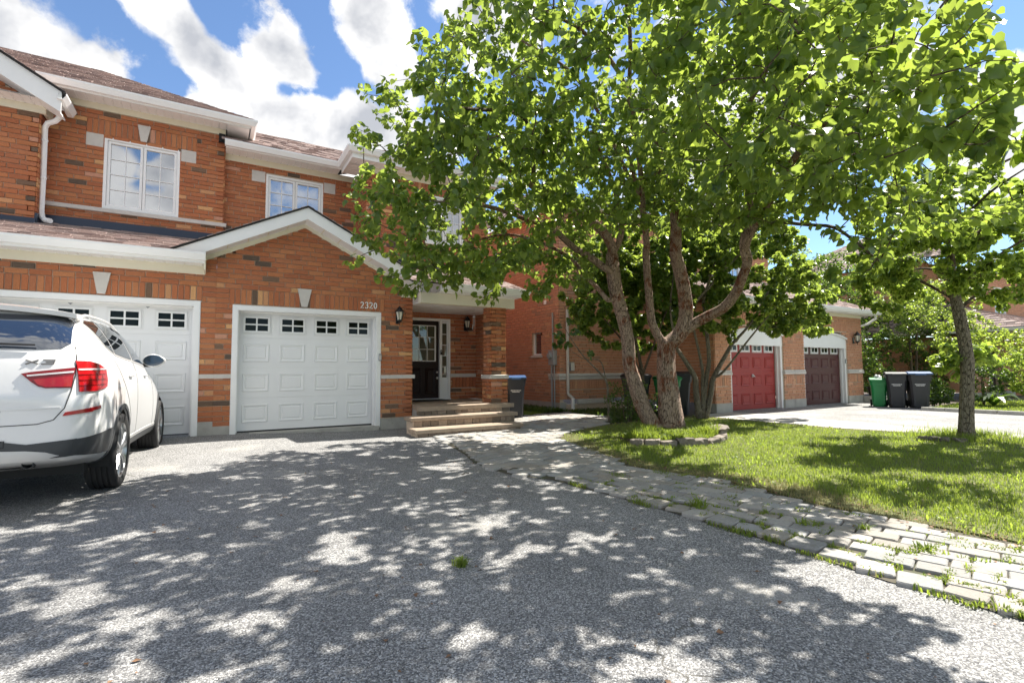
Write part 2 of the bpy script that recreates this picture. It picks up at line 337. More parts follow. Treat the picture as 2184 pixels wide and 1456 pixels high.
def bark_mat(name, dark, pale, patch=None, scale=14):
    """bark: pale plates, dark broken fissures along the stem, patches where the outer bark has flaked off"""
    m = bpy.data.materials.new(name); m.use_nodes = True; t = m.node_tree; n = t.nodes; n.clear()
    out = n.new('ShaderNodeOutputMaterial'); b = n.new('ShaderNodeBsdfPrincipled'); t.links.new(b.outputs[0], out.inputs[0]); b.inputs['Roughness'].default_value = .9
    b.inputs['Specular IOR Level'].default_value = .15
    geo = n.new('ShaderNodeNewGeometry'); mp = n.new('ShaderNodeMapping'); mp.inputs['Scale'].default_value = (1, 1, .30); t.links.new(geo.outputs['Position'], mp.inputs['Vector'])
    def noise(vec, sc, det, ro):
        z = n.new('ShaderNodeTexNoise'); z.inputs['Scale'].default_value = sc; z.inputs['Detail'].default_value = det; z.inputs['Roughness'].default_value = ro; t.links.new(vec, z.inputs['Vector']); return z
    def rng_(src, a_, b_):
        z = n.new('ShaderNodeMapRange'); z.interpolation_type = 'SMOOTHSTEP'; z.inputs['From Min'].default_value = a_; z.inputs['From Max'].default_value = b_; t.links.new(src, z.inputs['Value']); return z.outputs[0]
    def mixc(f, A, B):
        z = n.new('ShaderNodeMix'); z.data_type = 'RGBA'; t.links.new(f, z.inputs['Factor'])
        for k_, v in (('A', A), ('B', B)):
            if isinstance(v, tuple): z.inputs[k_].default_value = (*v, 1)
            else: t.links.new(v, z.inputs[k_])
        return z.outputs['Result']
    n1 = noise(mp.outputs[0], scale*3, 8, .72); n2 = noise(geo.outputs['Position'], 3.2, 4, .6); n3 = noise(mp.outputs[0], scale*1.3, 10, .8)
    wv = n.new('ShaderNodeVectorMath'); wv.operation = 'MULTIPLY_ADD'; t.links.new(n3.outputs['Color'], wv.inputs[0]); wv.inputs[1].default_value = (.05, .05, .05); t.links.new(mp.outputs[0], wv.inputs[2])
    vo = n.new('ShaderNodeTexVoronoi'); vo.feature = 'DISTANCE_TO_EDGE'; vo.inputs['Scale'].default_value = scale*2.2; t.links.new(wv.outputs[0], vo.inputs['Vector'])
    mid = tuple(p*.72+d*.28 for p, d in zip(pale, dark))
    col = mixc(rng_(n1.outputs['Fac'], .35, .65), mid, pale)
    if patch: 
        pf = n.new('ShaderNodeMath'); pf.operation = 'MULTIPLY'; t.links.new(rng_(n2.outputs['Fac'], .50, .60), pf.inputs[0]); t.links.new(rng_(n3.outputs['Fac'], .44, .54), pf.inputs[1]); col = mixc(pf.outputs[0], col, patch)
    fiss = n.new('ShaderNodeMath'); fiss.operation = 'MULTIPLY'; fe = rng_(vo.outputs['Distance'], .10, .0); t.links.new(fe, fiss.inputs[0]); t.links.new(rng_(n1.outputs['Fac'], .40, .56), fiss.inputs[1])
    col = mixc(fiss.outputs[0], col, dark); t.links.new(col, b.inputs['Base Color'])
    h = n.new('ShaderNodeMath'); h.operation = 'SUBTRACT'; t.links.new(n3.outputs['Fac'], h.inputs[0]); t.links.new(fiss.outputs[0], h.inputs[1])
    bp = n.new('ShaderNodeBump'); bp.inputs['Strength'].default_value = .9; bp.inputs['Distance'].default_value = .02; t.links.new(h.outputs[0], bp.inputs['Height']); t.links.new(bp.outputs[0], b.inputs['Normal'])
    return m

MAT = dict(
    brick=brick_mat(), mortar=mat('mortar', (.58, .46, .35), .95, var=.15, vscale=20, bump=.3),
    white=mat('white_trim', (.80, .80, .79), .45, var=.03, vscale=3), cream=mat('cream_trim', (.72, .68, .54), .55, var=.03, vscale=3),
    stone=mat('pale_stone', (.55, .52, .48), .85, var=.08, vscale=12, bump=.2, bscale=90),
    concrete=mat('concrete', (.40, .385, .35), .92, var=.18, vscale=5, bump=.4, bscale=70, dirt=((.22, .2, .16), 3.0, .58)),
    flash=mat('dark_flashing', (.022, .03, .055), .35), shingle=mat('roof_shingle', (.3, .2, .17), .95, tone=True, var=.28, vscale=45, bump=.6, bscale=150),
    door_white=mat('white_door', (.79, .79, .785), .42, var=.03, vscale=1.4, bump=.06, bscale=120), black=mat('black_metal', (.012, .012, .013), .35), dark=mat('dark_interior', (.012, .012, .012), .8),
    darkwood=mat('dark_red_wood', (.017, .007, .006), .5, spec=.25, var=.2, vscale=8), lampglass=mat('seeded_glass', (.62, .6, .5), .25),
    window=glass_mat('window_glass', (.05, .06, .07), .42), garage_glass=glass_mat('garage_glass', (.006, .008, .006), -.025), doorglass=glass_mat('door_glass', (.07, .08, .055), .06),
    red=mat('red_paint', (.31, .032, .026), .5, var=.05, vscale=6), maroon=mat('maroon_paint', (.085, .022, .022), .45, var=.05, vscale=6),
    grey=mat('grey_metal', (.32, .33, .34), .5, metal=.2, var=.05), steel=mat('steel', (.55, .55, .56), .3, metal=.8),
)
# ------------------------------------------------------------------ ground, drives, path, lawns
def smooth01(t): t = max(0.0, min(1.0, t)); return t*t*(3-2*t)
def rise(x, y):        # the drive lifts a little towards the left garage door
    return .10*smooth01((3.0-x)/3.2)*smooth01((y-8.3)/1.6)
MAT['asphalt'] = speckle_mat('asphalt', [(0.0, (.085, .084, .086)), (.35, (.175, .174, .174)), (.75, (.31, .307, .302)), (1.0, (.54, .535, .525))], 150, .85, .7, big=.16, bigscale=1.3, joint=.42)
MAT['asphalt_pale'] = speckle_mat('pale_asphalt', [(0.0, (.17, .168, .162)), (.5, (.25, .246, .238)), (1.0, (.38, .375, .36))], 70, .9, .6, big=.25, bigscale=.9, joint=.3)
MAT['paver'] = mat('paver', (.34, .32, .30), .9, tone=True, var=.17, vscale=60, bump=.6, bscale=220, dirt=((.17, .15, .115), 7, .60))
MAT['joint'] = mat('joint_sand', (.085, .075, .055), .95, var=.3, vscale=18, bump=.6, bscale=90, dirt=((.05, .07, .02), 5, .5))
MAT['soil'] = mat('soil', (.075, .055, .038), .95, var=.35, vscale=14, bump=.8, bscale=50)
MAT['lawn_base'] = mat('lawn_thatch', (.10, .11, .035), .95, var=.35, vscale=9, bump=.7, bscale=60, dirt=((.19, .16, .07), 2.2, .55))
MAT['slab'] = mat('concrete_slab', (.42, .40, .37), .9, var=.1, vscale=3, bump=.3, bscale=90, dirt=((.36, .34, .3), 1.5, .6))

def sheet(name, poly, z, m, cell=.5, hfun=None, thick=0.0, jitter=0.0):
    """a flat-ish sheet with the outline poly, cut into a grid so that it can follow hfun"""
    bm = bmesh.new(); vs = [bm.verts.new((x, y, 0)) for x, y in poly]; bm.faces.new(vs)
    if hfun:
        xs = [p[0] for p in poly]; ys = [p[1] for p in poly]
        for k in range(int(min(xs)/cell), int(max(xs)/cell)+1):
            bmesh.ops.bisect_plane(bm, geom=bm.verts[:]+bm.edges[:]+bm.faces[:], plane_co=(k*cell, 0, 0), plane_no=(1, 0, 0))
        for k in range(int(min(ys)/cell), int(max(ys)/cell)+1):
            bmesh.ops.bisect_plane(bm, geom=bm.verts[:]+bm.edges[:]+bm.faces[:], plane_co=(0, k*cell, 0), plane_no=(0, 1, 0))
    if thick:
        r = bmesh.ops.extrude_face_region(bm, geom=bm.faces[:])
        for g in r['geom']:
            if isinstance(g, bmesh.types.BMVert): g.co.z -= thick
    for v in bm.verts: v.co.z += z+(hfun(v.co.x, v.co.y) if hfun else 0)
    bmesh.ops.recalc_face_normals(bm, faces=bm.faces[:])
    if not thick:
        for f in bm.faces:
            if f.normal.z < 0: f.normal_flip()
    me = bpy.data.meshes.new(name); bm.to_mesh(me); bm.free(); me.materials.append(m)
    o = link(bpy.data.objects.new(name, me)); o['kind'] = 'structure'; return o

def wavy(poly, amp, step=.35, seed=1):
    r = random.Random(seed); out = []
    for i, a in enumerate(poly):
        b = poly[(i+1) % len(poly)]; d = math.dist(a, b); n = max(1, int(d/step)); nx, ny = -(b[1]-a[1])/d, (b[0]-a[0])/d
        for k in range(n):
            t = k/n; j = (r.random()-.5)*2*amp; out.append((a[0]+(b[0]-a[0])*t+nx*j, a[1]+(b[1]-a[1])*t+ny*j))
    return out

sheet('ground', [(-250, -250), (250, -250), (250, 250), (-250, 250)], -.06, MAT['soil'])
sheet('road', [(-200, -16), (200, -16), (200, -8), (-200, -8)], -.05, MAT['asphalt_pale'])
LEFT_EDGE = [(3.30, -3.0), (3.22, .2), (3.24, 1.0), (3.2, 1.35), (3.27, 2.0), (3.24, 3.0), (3.18, 3.9), (3.12, 4.4), (2.86, 4.95), (2.86, 5.75), (3.04, 6.4), (3.26, 7.6), (3.4, 8.3), (3.35, 8.9)]
sheet('driveway', [(-9, -8), (3.36, -8)]+[(x+.05, y) for x, y in LEFT_EDGE]+[(3.4, 10.3), (-9, 10.3)], 0.0, MAT['asphalt'], .5, rise)
LAWN = [(4.62, -8), (4.64, .6), (4.62, 1.2), (4.50, 2.2), (4.62, 3.4), (4.42, 4.1), (4.42, 4.6), (4.58, 5.2), (4.62, 5.6), (4.92, 6.3), (5.05, 6.85), (5.5, 7.3), (6.3, 7.75), (7.2, 8.05),
        (9.2, 8.4), (10.2, 8.3), (10.4, 7.6), (10.42, 5.2), (10.9, 3.8), (11.35, 2.7), (11.9, .6), (12.4, -8)]
WALK = LEFT_EDGE+[(3.35, 9.3), (5.4, 9.3), (5.9, 10.6), (8.36, 11.2), (8.36, 9.4), (7.3, 8.1), (6.3, 7.8), (5.5, 7.35), (5.05, 6.9), (4.9, 6.3), (4.6, 5.6), (4.56, 5.2), (4.4, 4.6), (4.4, 4.1), (4.6, 3.4), (4.48, 2.2), (4.6, 1.2), (4.62, .6), (4.6, -3)]
walk = sheet('walkway', WALK, .006, MAT['joint'])
sheet('lawn', LAWN, .016, MAT['lawn_base'], thick=.06)
sheet('planting_bed', [(7.3, 8.1), (8.36, 9.2), (8.36, 11.38), (11.44, 11.38), (11.44, 8.6), (10.3, 8.45), (9.2, 8.42)], .012, MAT['soil'])
sheet('house_bed', [(7.6, 11.2), (8.38, 11.2), (8.38, 18), (7.6, 18)], .018, MAT['soil'])
sheet('side_yard', [(5.9, 11.0), (7.6, 11.0), (7.6, 18), (5.9, 18)], .003, MAT['lawn_base'])
sheet('side_path', [(10.42, 8.5), (10.44, 5.2), (10.92, 3.8), (11.37, 2.7), (11.92, .6), (12.42, -8), (13.6, -8), (12.4, 1.0), (11.75, 3.9), (12.2, 7.9), (11.9, 8.55)], .016, MAT['slab'])
sheet('neighbour_driveway', [(11.6, 8.55), (12.2, 7.9), (11.74, 3.9), (12.39, 1.0), (13.59, -8), (17.6, -8), (16.95, 4.0), (16.8, 6.1), (17.4, 6.2), (18.9, 6.3), (20.2, 8.9), (11.6, 8.95)], .008, MAT['asphalt_pale'])
sheet('door_apron', [(11.5, 8.62), (12.1, 8.2), (15.7, 8.25), (18.4, 8.3), (18.4, 8.96), (11.5, 8.96)], .013, MAT['asphalt'])
sheet('far_lawn', [(16.98, 4.0), (17.65, -8), (60, -8), (60, 6.45), (18.9, 6.25), (16.95, 6.05)], .05, MAT['lawn_base'])
k = MB()
for a, b in (((16.84, 6.05), (16.96, 4.0)), ((16.96, 4.0), (17.3, -1.0))):
    n = 4
    for i in range(n):
        p = Vector(a).lerp(Vector(b), i/n+.004); q = Vector(a).lerp(Vector(b), (i+1)/n-.004)
        k.add([(p.x-.07, p.y, -.03), (p.x+.07, p.y, -.03), (q.x+.07, q.y, -.03), (q.x-.07, q.y, -.03), (p.x-.07, p.y, .1), (p.x+.07, p.y, .1), (q.x+.07, q.y, .1), (q.x-.07, q.y, .1)],
              [(0, 3, 2, 1), (4, 5, 6, 7), (0, 1, 5, 4), (1, 2, 6, 5), (2, 3, 7, 6), (3, 0, 4, 7)])
o = k.build('kerb', MAT['concrete']); o['kind'] = 'structure'

# ------------------------------------------------------------------ pavers
def clip_convex(poly, clip):
    """Sutherland-Hodgman, clip counter-clockwise convex"""
    out = list(poly)
    for i in range(len(clip)):
        a = clip[i]; b = clip[(i+1) % len(clip)]; inp = out; out = []
        if not inp: return []
        def side(p): return (b[0]-a[0])*(p[1]-a[1])-(b[1]-a[1])*(p[0]-a[0])
        for j in range(len(inp)):
            p = inp[j]; q = inp[(j+1) % len(inp)]; sp_, sq = side(p), side(q)
            if sp_ >= 0: out.append(p)
            if (sp_ >= 0) != (sq >= 0):
                t = sp_/(sp_-sq); out.append((p[0]+(q[0]-p[0])*t, p[1]+(q[1]-p[1])*t))
    return out
def inside(p, poly):
    x, y = p; c = False; n = len(poly)
    for i in range(n):
        x1, y1 = poly[i]; x2, y2 = poly[(i+1) % n]
        if (y1 > y) != (y2 > y) and x < (x2-x1)*(y-y1)/(y2-y1)+x1: c = not c
    return c
def left_edge_x(y):
    for (x1, y1), (x2, y2) in zip(LEFT_EDGE, LEFT_EDGE[1:]):
        if y1 <= y <= y2: return x1+(x2-x1)*(y-y1)/(y2-y1)
    return 3.3
def paver_geo(mb, cx, cy, ang, l, w, z, tilt, tone, rnd=.007):
    """a cobble block: rounded top edge, slightly tilted"""
    bm = bmesh.new(); c, s = math.cos(ang), math.sin(ang); pts = []
    r = min(l, w)*.055
    for sx, sy in ((-1, -1), (1, -1), (1, 1), (-1, 1)):
        hx, hy = sx*l/2, sy*w/2
        a = [(hx-sx*r, hy), (hx, hy-sy*r)]
        if sx*sy < 0: a.reverse()
        # keep counter-clockwise order
        if (sx, sy) in ((-1, -1),): a = [(hx, hy+r), (hx+r, hy)]
        if (sx, sy) == (1, -1): a = [(hx-r, hy), (hx, hy+r)]
        if (sx, sy) == (1, 1): a = [(hx, hy-r), (hx-r, hy)]
        if (sx, sy) == (-1, 1): a = [(hx+r, hy), (hx, hy-r)]
        pts += a
    bm.free(); n = 8; vs = []; fs = []
    for k_, (ins, zz_) in enumerate(((0, z-.05), (0, z-.007), (rnd, z))):
        for x, y in pts:
            f = 1-ins/(math.hypot(x, y)+1e-6); X, Y = x*f, y*f
            vs.append((cx+c*X-s*Y, cy+s*X+c*Y, zz_+tilt[0]*X+tilt[1]*Y))
    for k_ in range(2):
        for j in range(n): fs.append((k_*n+j, k_*n+(j+1) % n, (k_+1)*n+(j+1) % n, (k_+1)*n+j))
    fs.append(tuple(2*n+j for j in range(n)))
    mb.add(vs, fs, tone)
pav = []
rp = random.Random(5)
def paver_tone():
    g = rp.uniform(.25, .36); w = rp.uniform(.0, .028); return (g+w, g, g-w*1.1-.006)
def field(ang, l, w, test, gap):
    c, s = math.cos(ang), math.sin(ang)
    for i in range(-120, 121):
        off = (.5 if i % 2 else 0)+rp.uniform(-.06, .06)
        for j in range(-80, 81):
            u = (j+off)*l; v = i*w; x, y = 4+c*u-s*v, 4+s*u+c*v
            if not (2.7 < x < 8.6 and -2.2 < y < 11.3): continue
            if not (inside((x, y), WALK) and test(x, y)): continue
            pav.append((x+rp.uniform(-.004, .004), y+rp.uniform(-.004, .004), ang+rp.uniform(-.03, .03), l-gap-rp.uniform(0, .006), w-gap-rp.uniform(0, .006)))
seam = lambda x, y: y < 4.25+(x-3.0)*.42
def clear_of_edges(x, y, m=.11):
    return x > left_edge_x(y)+.24 and all(inside((x+dx, y+dy), WALK) for dx, dy in ((m, 0), (0, m), (0, -m)))
field(math.radians(-75), .245, .158, lambda x, y: seam(x, y) and clear_of_edges(x, y, .07), .008)
field(math.radians(24), .245, .158, lambda x, y: (not seam(x, y)) and y < 11 and (x < 7.4 or y > 8.6) and x > left_edge_x(y)+.02, .008)
yy = -2.0
while yy < 4.3:                       # rounded edging blocks beside the drive
    ll = rp.uniform(.17, .20); pav.append((left_edge_x(yy)+.11+rp.uniform(-.012, .012), yy, math.radians(90+rp.uniform(4, 26)), ll, rp.uniform(.175, .20))); yy += ll+.018
def seen(P, m=40):
    q = project(P); return q is not None and -m < q[0] < 2184+m and -m < q[1] < 1456+m
pav = [q for q in pav if seen((q[0], q[1], 0), 250)]
pav.sort(key=lambda q: (0 if seen((q[0], q[1], 0), 10) else 1, (Vector((q[0], q[1], 0))-EYE).length))
rest = MB()
for i, q in enumerate(pav):
    z = .026+rp.uniform(-.005, .006); tilt = (rp.uniform(-.02, .02), rp.uniform(-.02, .02)); tn = paver_tone()
    if i < 299:
        mb = MB(); paver_geo(mb, 0, 0, 0, q[3], q[4], 0, tilt, tn)
        place('paver', mb.mesh('paver', MAT['paver']), walk, (q[0], q[1], z), (0, 0, q[2]))
    else: paver_geo(rest, q[0], q[1], q[2], q[3], q[4], z, (tilt[0]*.5, tilt[1]*.5), tn)
o = rest.build('paver', MAT['paver'], walk); o['kind'] = 'stuff'
for x0, x1, y0, y1 in ((6.6, 7.5, 9.0, 9.75), (7.3, 8.2, 8.5, 9.2)):
    pass
# ------------------------------------------------------------------ brickwork
BL, BH, JT = .2545, .0765, .0125          # brick face and joint
TONES = [(.335, .102, .046), (.36, .112, .05), (.315, .095, .044), (.355, .12, .056), (.385, .135, .06), (.345, .105, .046), (.33, .108, .052), (.37, .122, .052)]
PEACH = [(.50, .235, .105), (.46, .20, .095), (.44, .19, .12)]
DARKB = [(.125, .072, .048), (.155, .082, .052), (.10, .062, .045)]
rb = random.Random(11)
def brick_tone(short=False, mix=0.0):
    r = rb.random()
    if r < .06: c = rb.choice(DARKB)
    elif r < (.10 if not short else .32): c = rb.choice(PEACH)
    else: c = rb.choice(TONES)
    k = rb.uniform(1.10, 1.24); c = (c[0], c[1]*1.16, c[2]*1.2); return tuple((a*(1-mix)+b*mix)*k for a, b in zip(c, (.50, .29, .19)))
BRICK_MESH = {}
def brick_mesh(l, h, tone, proud):
    key = (round(l, 3), round(h, 3), tuple(round(t, 2) for t in tone), round(proud, 3))
    if key not in BRICK_MESH:
        mb = MB(); d = .021+proud; c = .004
        a = [(-l/2, 0, -h/2), (l/2, 0, -h/2), (l/2, 0, h/2), (-l/2, 0, h/2)]
        b = [(x, -d+c, z) for x, _, z in a]
        e = [(x*(1-2*c/l), -d, z*(1-2*c/h)) for x, _, z in a]
        mb.add(a+b+e, [(i, (i+1) % 4, 4+(i+1) % 4, 4+i) for i in range(4)]+[(4+i, 4+(i+1) % 4, 8+(i+1) % 4, 8+i) for i in range(4)]+[(8, 9, 10, 11)], tone)
        BRICK_MESH[key] = mb.mesh('brick', MAT['brick'])
    return BRICK_MESH[key]
class House:
    def __init__(s, name, label): 
        s.root = thing(name, label, 'house'); s.bricks = []; s.back = MB(); s.mix = 0.0
    def face(s, O, U, width, z0, z1, openings=(), soldiers=(), clip=None, off=0.0, course0=None, levels=()):
        """bricks on a wall face: O start point, U horizontal direction (outward normal = U x Z ... to the right-hand side)"""
        O = Vector(O); U = Vector(U).normalized(); Nn = Vector((U.y, -U.x, 0))
        ang = math.atan2(U.y, U.x)
        soldiers = [(a_, b_, c_, (course0 if course0 is not None else z0)+max(1, round((d_-(course0 if course0 is not None else z0)+.01)/(BH+JT)))*(BH+JT)-.002) for a_, b_, c_, d_ in soldiers]
        holes = list(openings)+[q[:4] for q in soldiers]
        i = 0; z = (course0 if course0 is not None else z0)
        while z < z1-.02:
            h = min(BH, z1-z-.004); zm = z+h/2
            segs = [(0.0, width)]
            if clip:
                a, b = clip(zm); segs = [(max(0, a), min(width, b))]
            for (a, b, c, d) in holes:
                if c-.004 < zm < d+.004:
                    ns = []
                    for p, q in segs:
                        if b <= p or a >= q: ns.append((p, q)); continue
                        if a > p: ns.append((p, a))
                        if b < q: ns.append((b, q))
                    segs = ns
            for p, q in segs:
                if q-p < .02: continue
                shift = off+((BL+JT)/2 if i % 2 else 0)+(.03*((i*7) % 3-1))
                x = math.floor((p-shift)/(BL+JT))*(BL+JT)+shift
                while x < q:
                    a = max(x, p); b = min(x+BL, q)
                    if q-(x+BL+JT) < .07: b = q
                    if a == p and b-a < .05 and b < q: x += BL+JT; continue
                    if x > p and x-p < .07: a = p
                    if b-a > .02: s.bricks.append((O+U*((a+b)/2)+Vector((0, 0, zm)), ang, b-a, h, False, Nn))
                    x += BL+JT
                    if b == q: break
            z += BH+JT; i += 1
        for (a, b, c, d) in soldiers:
            n = max(1, round((b-a)/(BH+JT))); w = (b-a)/n
            for j in range(n):
                s.bricks.append((O+U*(a+(j+.5)*w)+Vector((0, 0, (c+d-.008)/2)), ang, w-JT, d-c-.008, True, Nn))
        # mortar bed behind
        es = sorted({z0, z1, *levels, *[v for h_ in openings for v in h_[2:4] if z0 < v < z1]})
        for c, d in zip(es, es[1:]):
            zm = (c+d)/2; segs = [(0.0, width)]
            for (a, b, e, f) in openings:
                if e < zm < f:
                    ns = []
                    for p, q in segs:
                        if b <= p or a >= q: ns.append((p, q)); continue
                        if a > p: ns.append((p, a))
                        if b < q: ns.append((b, q))
                    segs = ns
            for p, q in segs:
                if clip:
                    pl_ = [(max(p, clip(c)[0]), c), (min(q, clip(c)[1]), c), (min(q, clip(d)[1]), d), (max(p, clip(d)[0]), d)]
                else: pl_ = [(p, c), (q, c), (q, d), (p, d)]
                A = [O+U*x+Vector((0, 0, z_)) for x, z_ in pl_]; B = [v-Nn*.12 for v in A]
                s.back.add(A+B, [(0, 1, 2, 3), (7, 6, 5, 4)]+[(j, 4+j, 4+(j+1) % 4, (j+1) % 4) for j in range(4)])
    def finish(s):
        w = s.back.build('wall', MAT['mortar'], s.root)
        def size(b):
            q = project(b[0])
            if q is None or not (-20 < q[0] < 2204 and -20 < q[1] < 1476) or (EYE-b[0]).dot(b[5]) < 0: return 0
            return b[2]*b[3]/q[2]**2*abs((EYE-b[0]).normalized().dot(b[5]))
        order = sorted(range(len(s.bricks)), key=lambda i: -size(s.bricks[i]))
        single = set(order[:298]); V = []; T = []
        rest = MB()
        for i, (c, ang, l, h, soldier, Nn) in enumerate(s.bricks):
            tone = brick_tone(l < .15 and not soldier, s.mix); proud = rb.choice((-.001, 0, 0, .001, .002))
            if i in single:
                place('brick', brick_mesh(l, h, tone, proud), w, c, (0, 0, ang))
            else:
                ca, sa_ = math.cos(ang), math.sin(ang); d = .021+proud
                vs = []
                for yv in (0, -d):
                    for x, z in ((-l/2, -h/2), (l/2, -h/2), (l/2, h/2), (-l/2, h/2)): vs.append((c.x+ca*x-sa_*yv, c.y+sa_*x+ca*yv, c.z+z))
                rest.add(vs, [(0, 1, 5, 4), (1, 2, 6, 5), (2, 3, 7, 6), (3, 0, 4, 7), (4, 5, 6, 7)], tone)
        if rest.v:
            o = rest.build('brickwork', MAT['brick'], s.root); o['kind'] = 'stuff'

# ------------------------------------------------------------------ pieces of houses
def seat_kids(par, lst): pass
def hinged(root, name, mb, m, smooth=False): return mb.build(name, m, root, smooth)
def window(root, x0, x1, z0, z1, y, sashes=2, cols=2, rows=4, fw=.055, glass='window', lite=.014):
    """white casement window facing -y, glass set back"""
    f = MB(); t = .05
    f.box(x0, x0+t, y-.02, y+.10, z0, z1); f.box(x1-t, x1, y-.02, y+.10, z0, z1)
    f.box(x0+t, x1-t, y-.02, y+.10, z1-t, z1); f.box(x0+t, x1-t, y-.02, y+.10, z0, z0+t)
    w = f.build('window', MAT['white'], root)
    n = sashes; sw = (x1-x0-2*t)/n; PM = None
    for k_ in range(n):
        a = x0+t+k_*sw; b = a+sw; s = MB(); e = .045
        a += .004; b -= .004; c = z0+t+.004; d = z1-t-.004
        s.box(a, a+e, y+.005, y+.06, c, d); s.box(b-e, b, y+.005, y+.06, c, d); s.box(a+e, b-e, y+.005, y+.06, c, c+e); s.box(a+e, b-e, y+.005, y+.06, d-e, d)
        s.build('sash', MAT['white'], w)
        ga, gb, gc, gd = a+e, b-e, c+e, d-e
        m_ = MB()
        for i in range(1, cols): xx = ga+(gb-ga)*i/cols; m_.box(xx-lite/2, xx+lite/2, y+.024, y+.04, gc, gd)
        for j in range(1, rows):
            zz_ = gc+(gd-gc)*j/rows
            for i in range(cols): 
                xa = ga+(gb-ga)*i/cols+(lite/2+.0005 if i else 0); xb = ga+(gb-ga)*(i+1)/cols-(lite/2+.0005 if i < cols-1 else 0); m_.box(xa, xb, y+.026, y+.038, zz_-lite/2, zz_+lite/2)
        if m_.v: m_.build('muntin', MAT['white'], w)
        if PM is None:
            q = MB(); pw, ph = (gb-ga)/cols, (gd-gc)/rows; q.box(-pw/2, pw/2, 0, .006, -ph/2, ph/2); PM = q.mesh('pane', MAT[glass])
        for i in range(cols):
            for j in range(rows): place('pane', PM, w, (ga+(i+.5)*(gb-ga)/cols, y+.045, gc+(j+.5)*(gd-gc)/rows), (0, rb.uniform(-.004, .004), rb.uniform(-.004, .004)))
    bk = MB(); bk.box(x0+.01, x1-.01, y+.09, y+.105, z0+.01, z1-.01); bk.build('blind', MAT['dark'], w)
    return w
def raised(w, h, d=.017, b=.035):
    """one raised panel with a sloping field, facing -y"""
    def rc(e, y): return [(-w/2+e, y, -h/2+e), (w/2-e, y, -h/2+e), (w/2-e, y, h/2-e), (-w/2+e, y, h/2-e)]
    R = [rc(0, 0), rc(.008, -d), rc(.014, -d), rc(.014+b, -d*.1), rc(.02+b, -d*.1), rc(.03+b, -d*.75)]
    mb = MB(); vs = [p for r in R for p in r]; fs = []
    for k_ in range(len(R)-1):
        for j in range(4): fs.append((k_*4+j, k_*4+(j+1) % 4, (k_+1)*4+(j+1) % 4, (k_+1)*4+j))
    fs.append(tuple(len(R)*4-4+j for j in range(4))); mb.add(vs, fs); return mb
def garage_door(root, x0, x1, z0, z1, y, m, cols=4, panel=True, wincols=None, win_fill='white', win=(.44, .30), lites=(2, 2), kick=.0):
    """sectional door of four leaves, raised panels, a row of small windows on top"""
    g = MB(); hs = (z1-z0)/4; zb = [z0+(z1-z0)*q_ for q_ in (0, .275, .53, .78, 1.0)]
    for k_ in range(4):
        a, b = zb[k_], zb[k_+1]
        g.box(x0, x1, y+.006, y+.045, a+.004, b-.004)
        g.box(x0, x1, y+.012, y+.04, b-.0035, b+.0035)
    d = g.build('garage_door', m, root)
    cw = (x1-x0)/cols; pw, ph = cw*.70, hs*.60
    pm = raised(pw, ph).mesh('panel', m)
    for k_ in range(3):
        for c in range(cols): place('panel', pm, d, (x0+(c+.5)*cw, y+.0055, (zb[k_]+zb[k_+1])/2+(.015 if k_ == 0 else 0)), None)
    ww, wh = win; zc = (zb[3]+zb[4])/2+.012
    fm = MB()
    def ring(mb, hw, hh, t, ya, yb):
        mb.box(-hw, -hw+t, ya, yb, -hh, hh); mb.box(hw-t, hw, ya, yb, -hh, hh); mb.box(-hw+t, hw-t, ya, yb, hh-t, hh); mb.box(-hw+t, hw-t, ya, yb, -hh, -hh+t)
    ring(fm, ww/2+.022, wh/2+.022, .012, -.006, .0); ring(fm, ww/2, wh/2, .035, -.016, .004)
    c_, r_ = lites; iw, ih = ww-.07, wh-.07
    for i in range(1, c_): xx = -iw/2+iw*i/c_; fm.box(xx-.013, xx+.013, -.012, .004, -ih/2, ih/2)
    for j in range(1, r_):
        zz_ = -ih/2+ih*j/r_
        for i in range(c_): fm.box(-iw/2+iw*i/c_+.0135*(i > 0), -iw/2+iw*(i+1)/c_-.0135*(i < c_-1), -.011, .003, zz_-.013, zz_+.013)
    fmm = fm.mesh('window_frame', MAT['white']); q = MB(); q.box(-iw/c_/2, iw/c_/2, 0, .004, -ih/r_/2, ih/r_/2); qm = q.mesh('pane', MAT['garage_glass'])
    wc = wincols or cols
    for c in range(wc):
        xc = x0+(c+.5)*(x1-x0)/wc; place('window_frame', fmm, d, (xc, y+.004, zc))
        for i in range(c_):
            for j in range(r_): place('pane', qm, d, (xc-iw/2+(i+.5)*iw/c_, y+.0005, zc-ih/2+(j+.5)*ih/r_), (rb.uniform(-.01, .01), 0, rb.uniform(-.01, .01)))
    return d
def door_frame(root, x0, x1, z0, z1, y, depth, w=.09, name='door_frame', m='white'):
    """board frame round a garage opening, its jambs running back to the door"""
    f = MB()
    f.box(x0, x0+w, y-.03, y-.002, z0, z1); f.box(x1-w, x1, y-.03, y-.002, z0, z1); f.box(x0+w, x1-w, y-.03, y-.002, z1-w, z1)
    f.box(x0+.012, x0+w-.012, y-.038, y-.03, z0, z1-.012); f.box(x1-w+.012, x1-.012, y-.038, y-.03, z0, z1-.012); f.box(x0+w-.012, x1-w+.012, y-.038, y-.03, z1-w+.012, z1-.012)
    f.box(x0+.04, x0+w, y, y+depth, z0, z1-w); f.box(x1-w, x1-.04, y, y+depth, z0, z1-w); f.box(x0+.04, x1-.04, y, y+depth, z1-w, z1-.04)
    f.box(x0+w, x0+w+.025, y+depth-.05, y+depth-.01, z0, z1-w-.025); f.box(x1-w-.025, x1-w, y+depth-.05, y+depth-.01, z0, z1-w-.025); f.box(x0+w, x1-w, y+depth-.05, y+depth-.01, z1-w-.025, z1-w)
    return f.build(name, MAT[m], root)
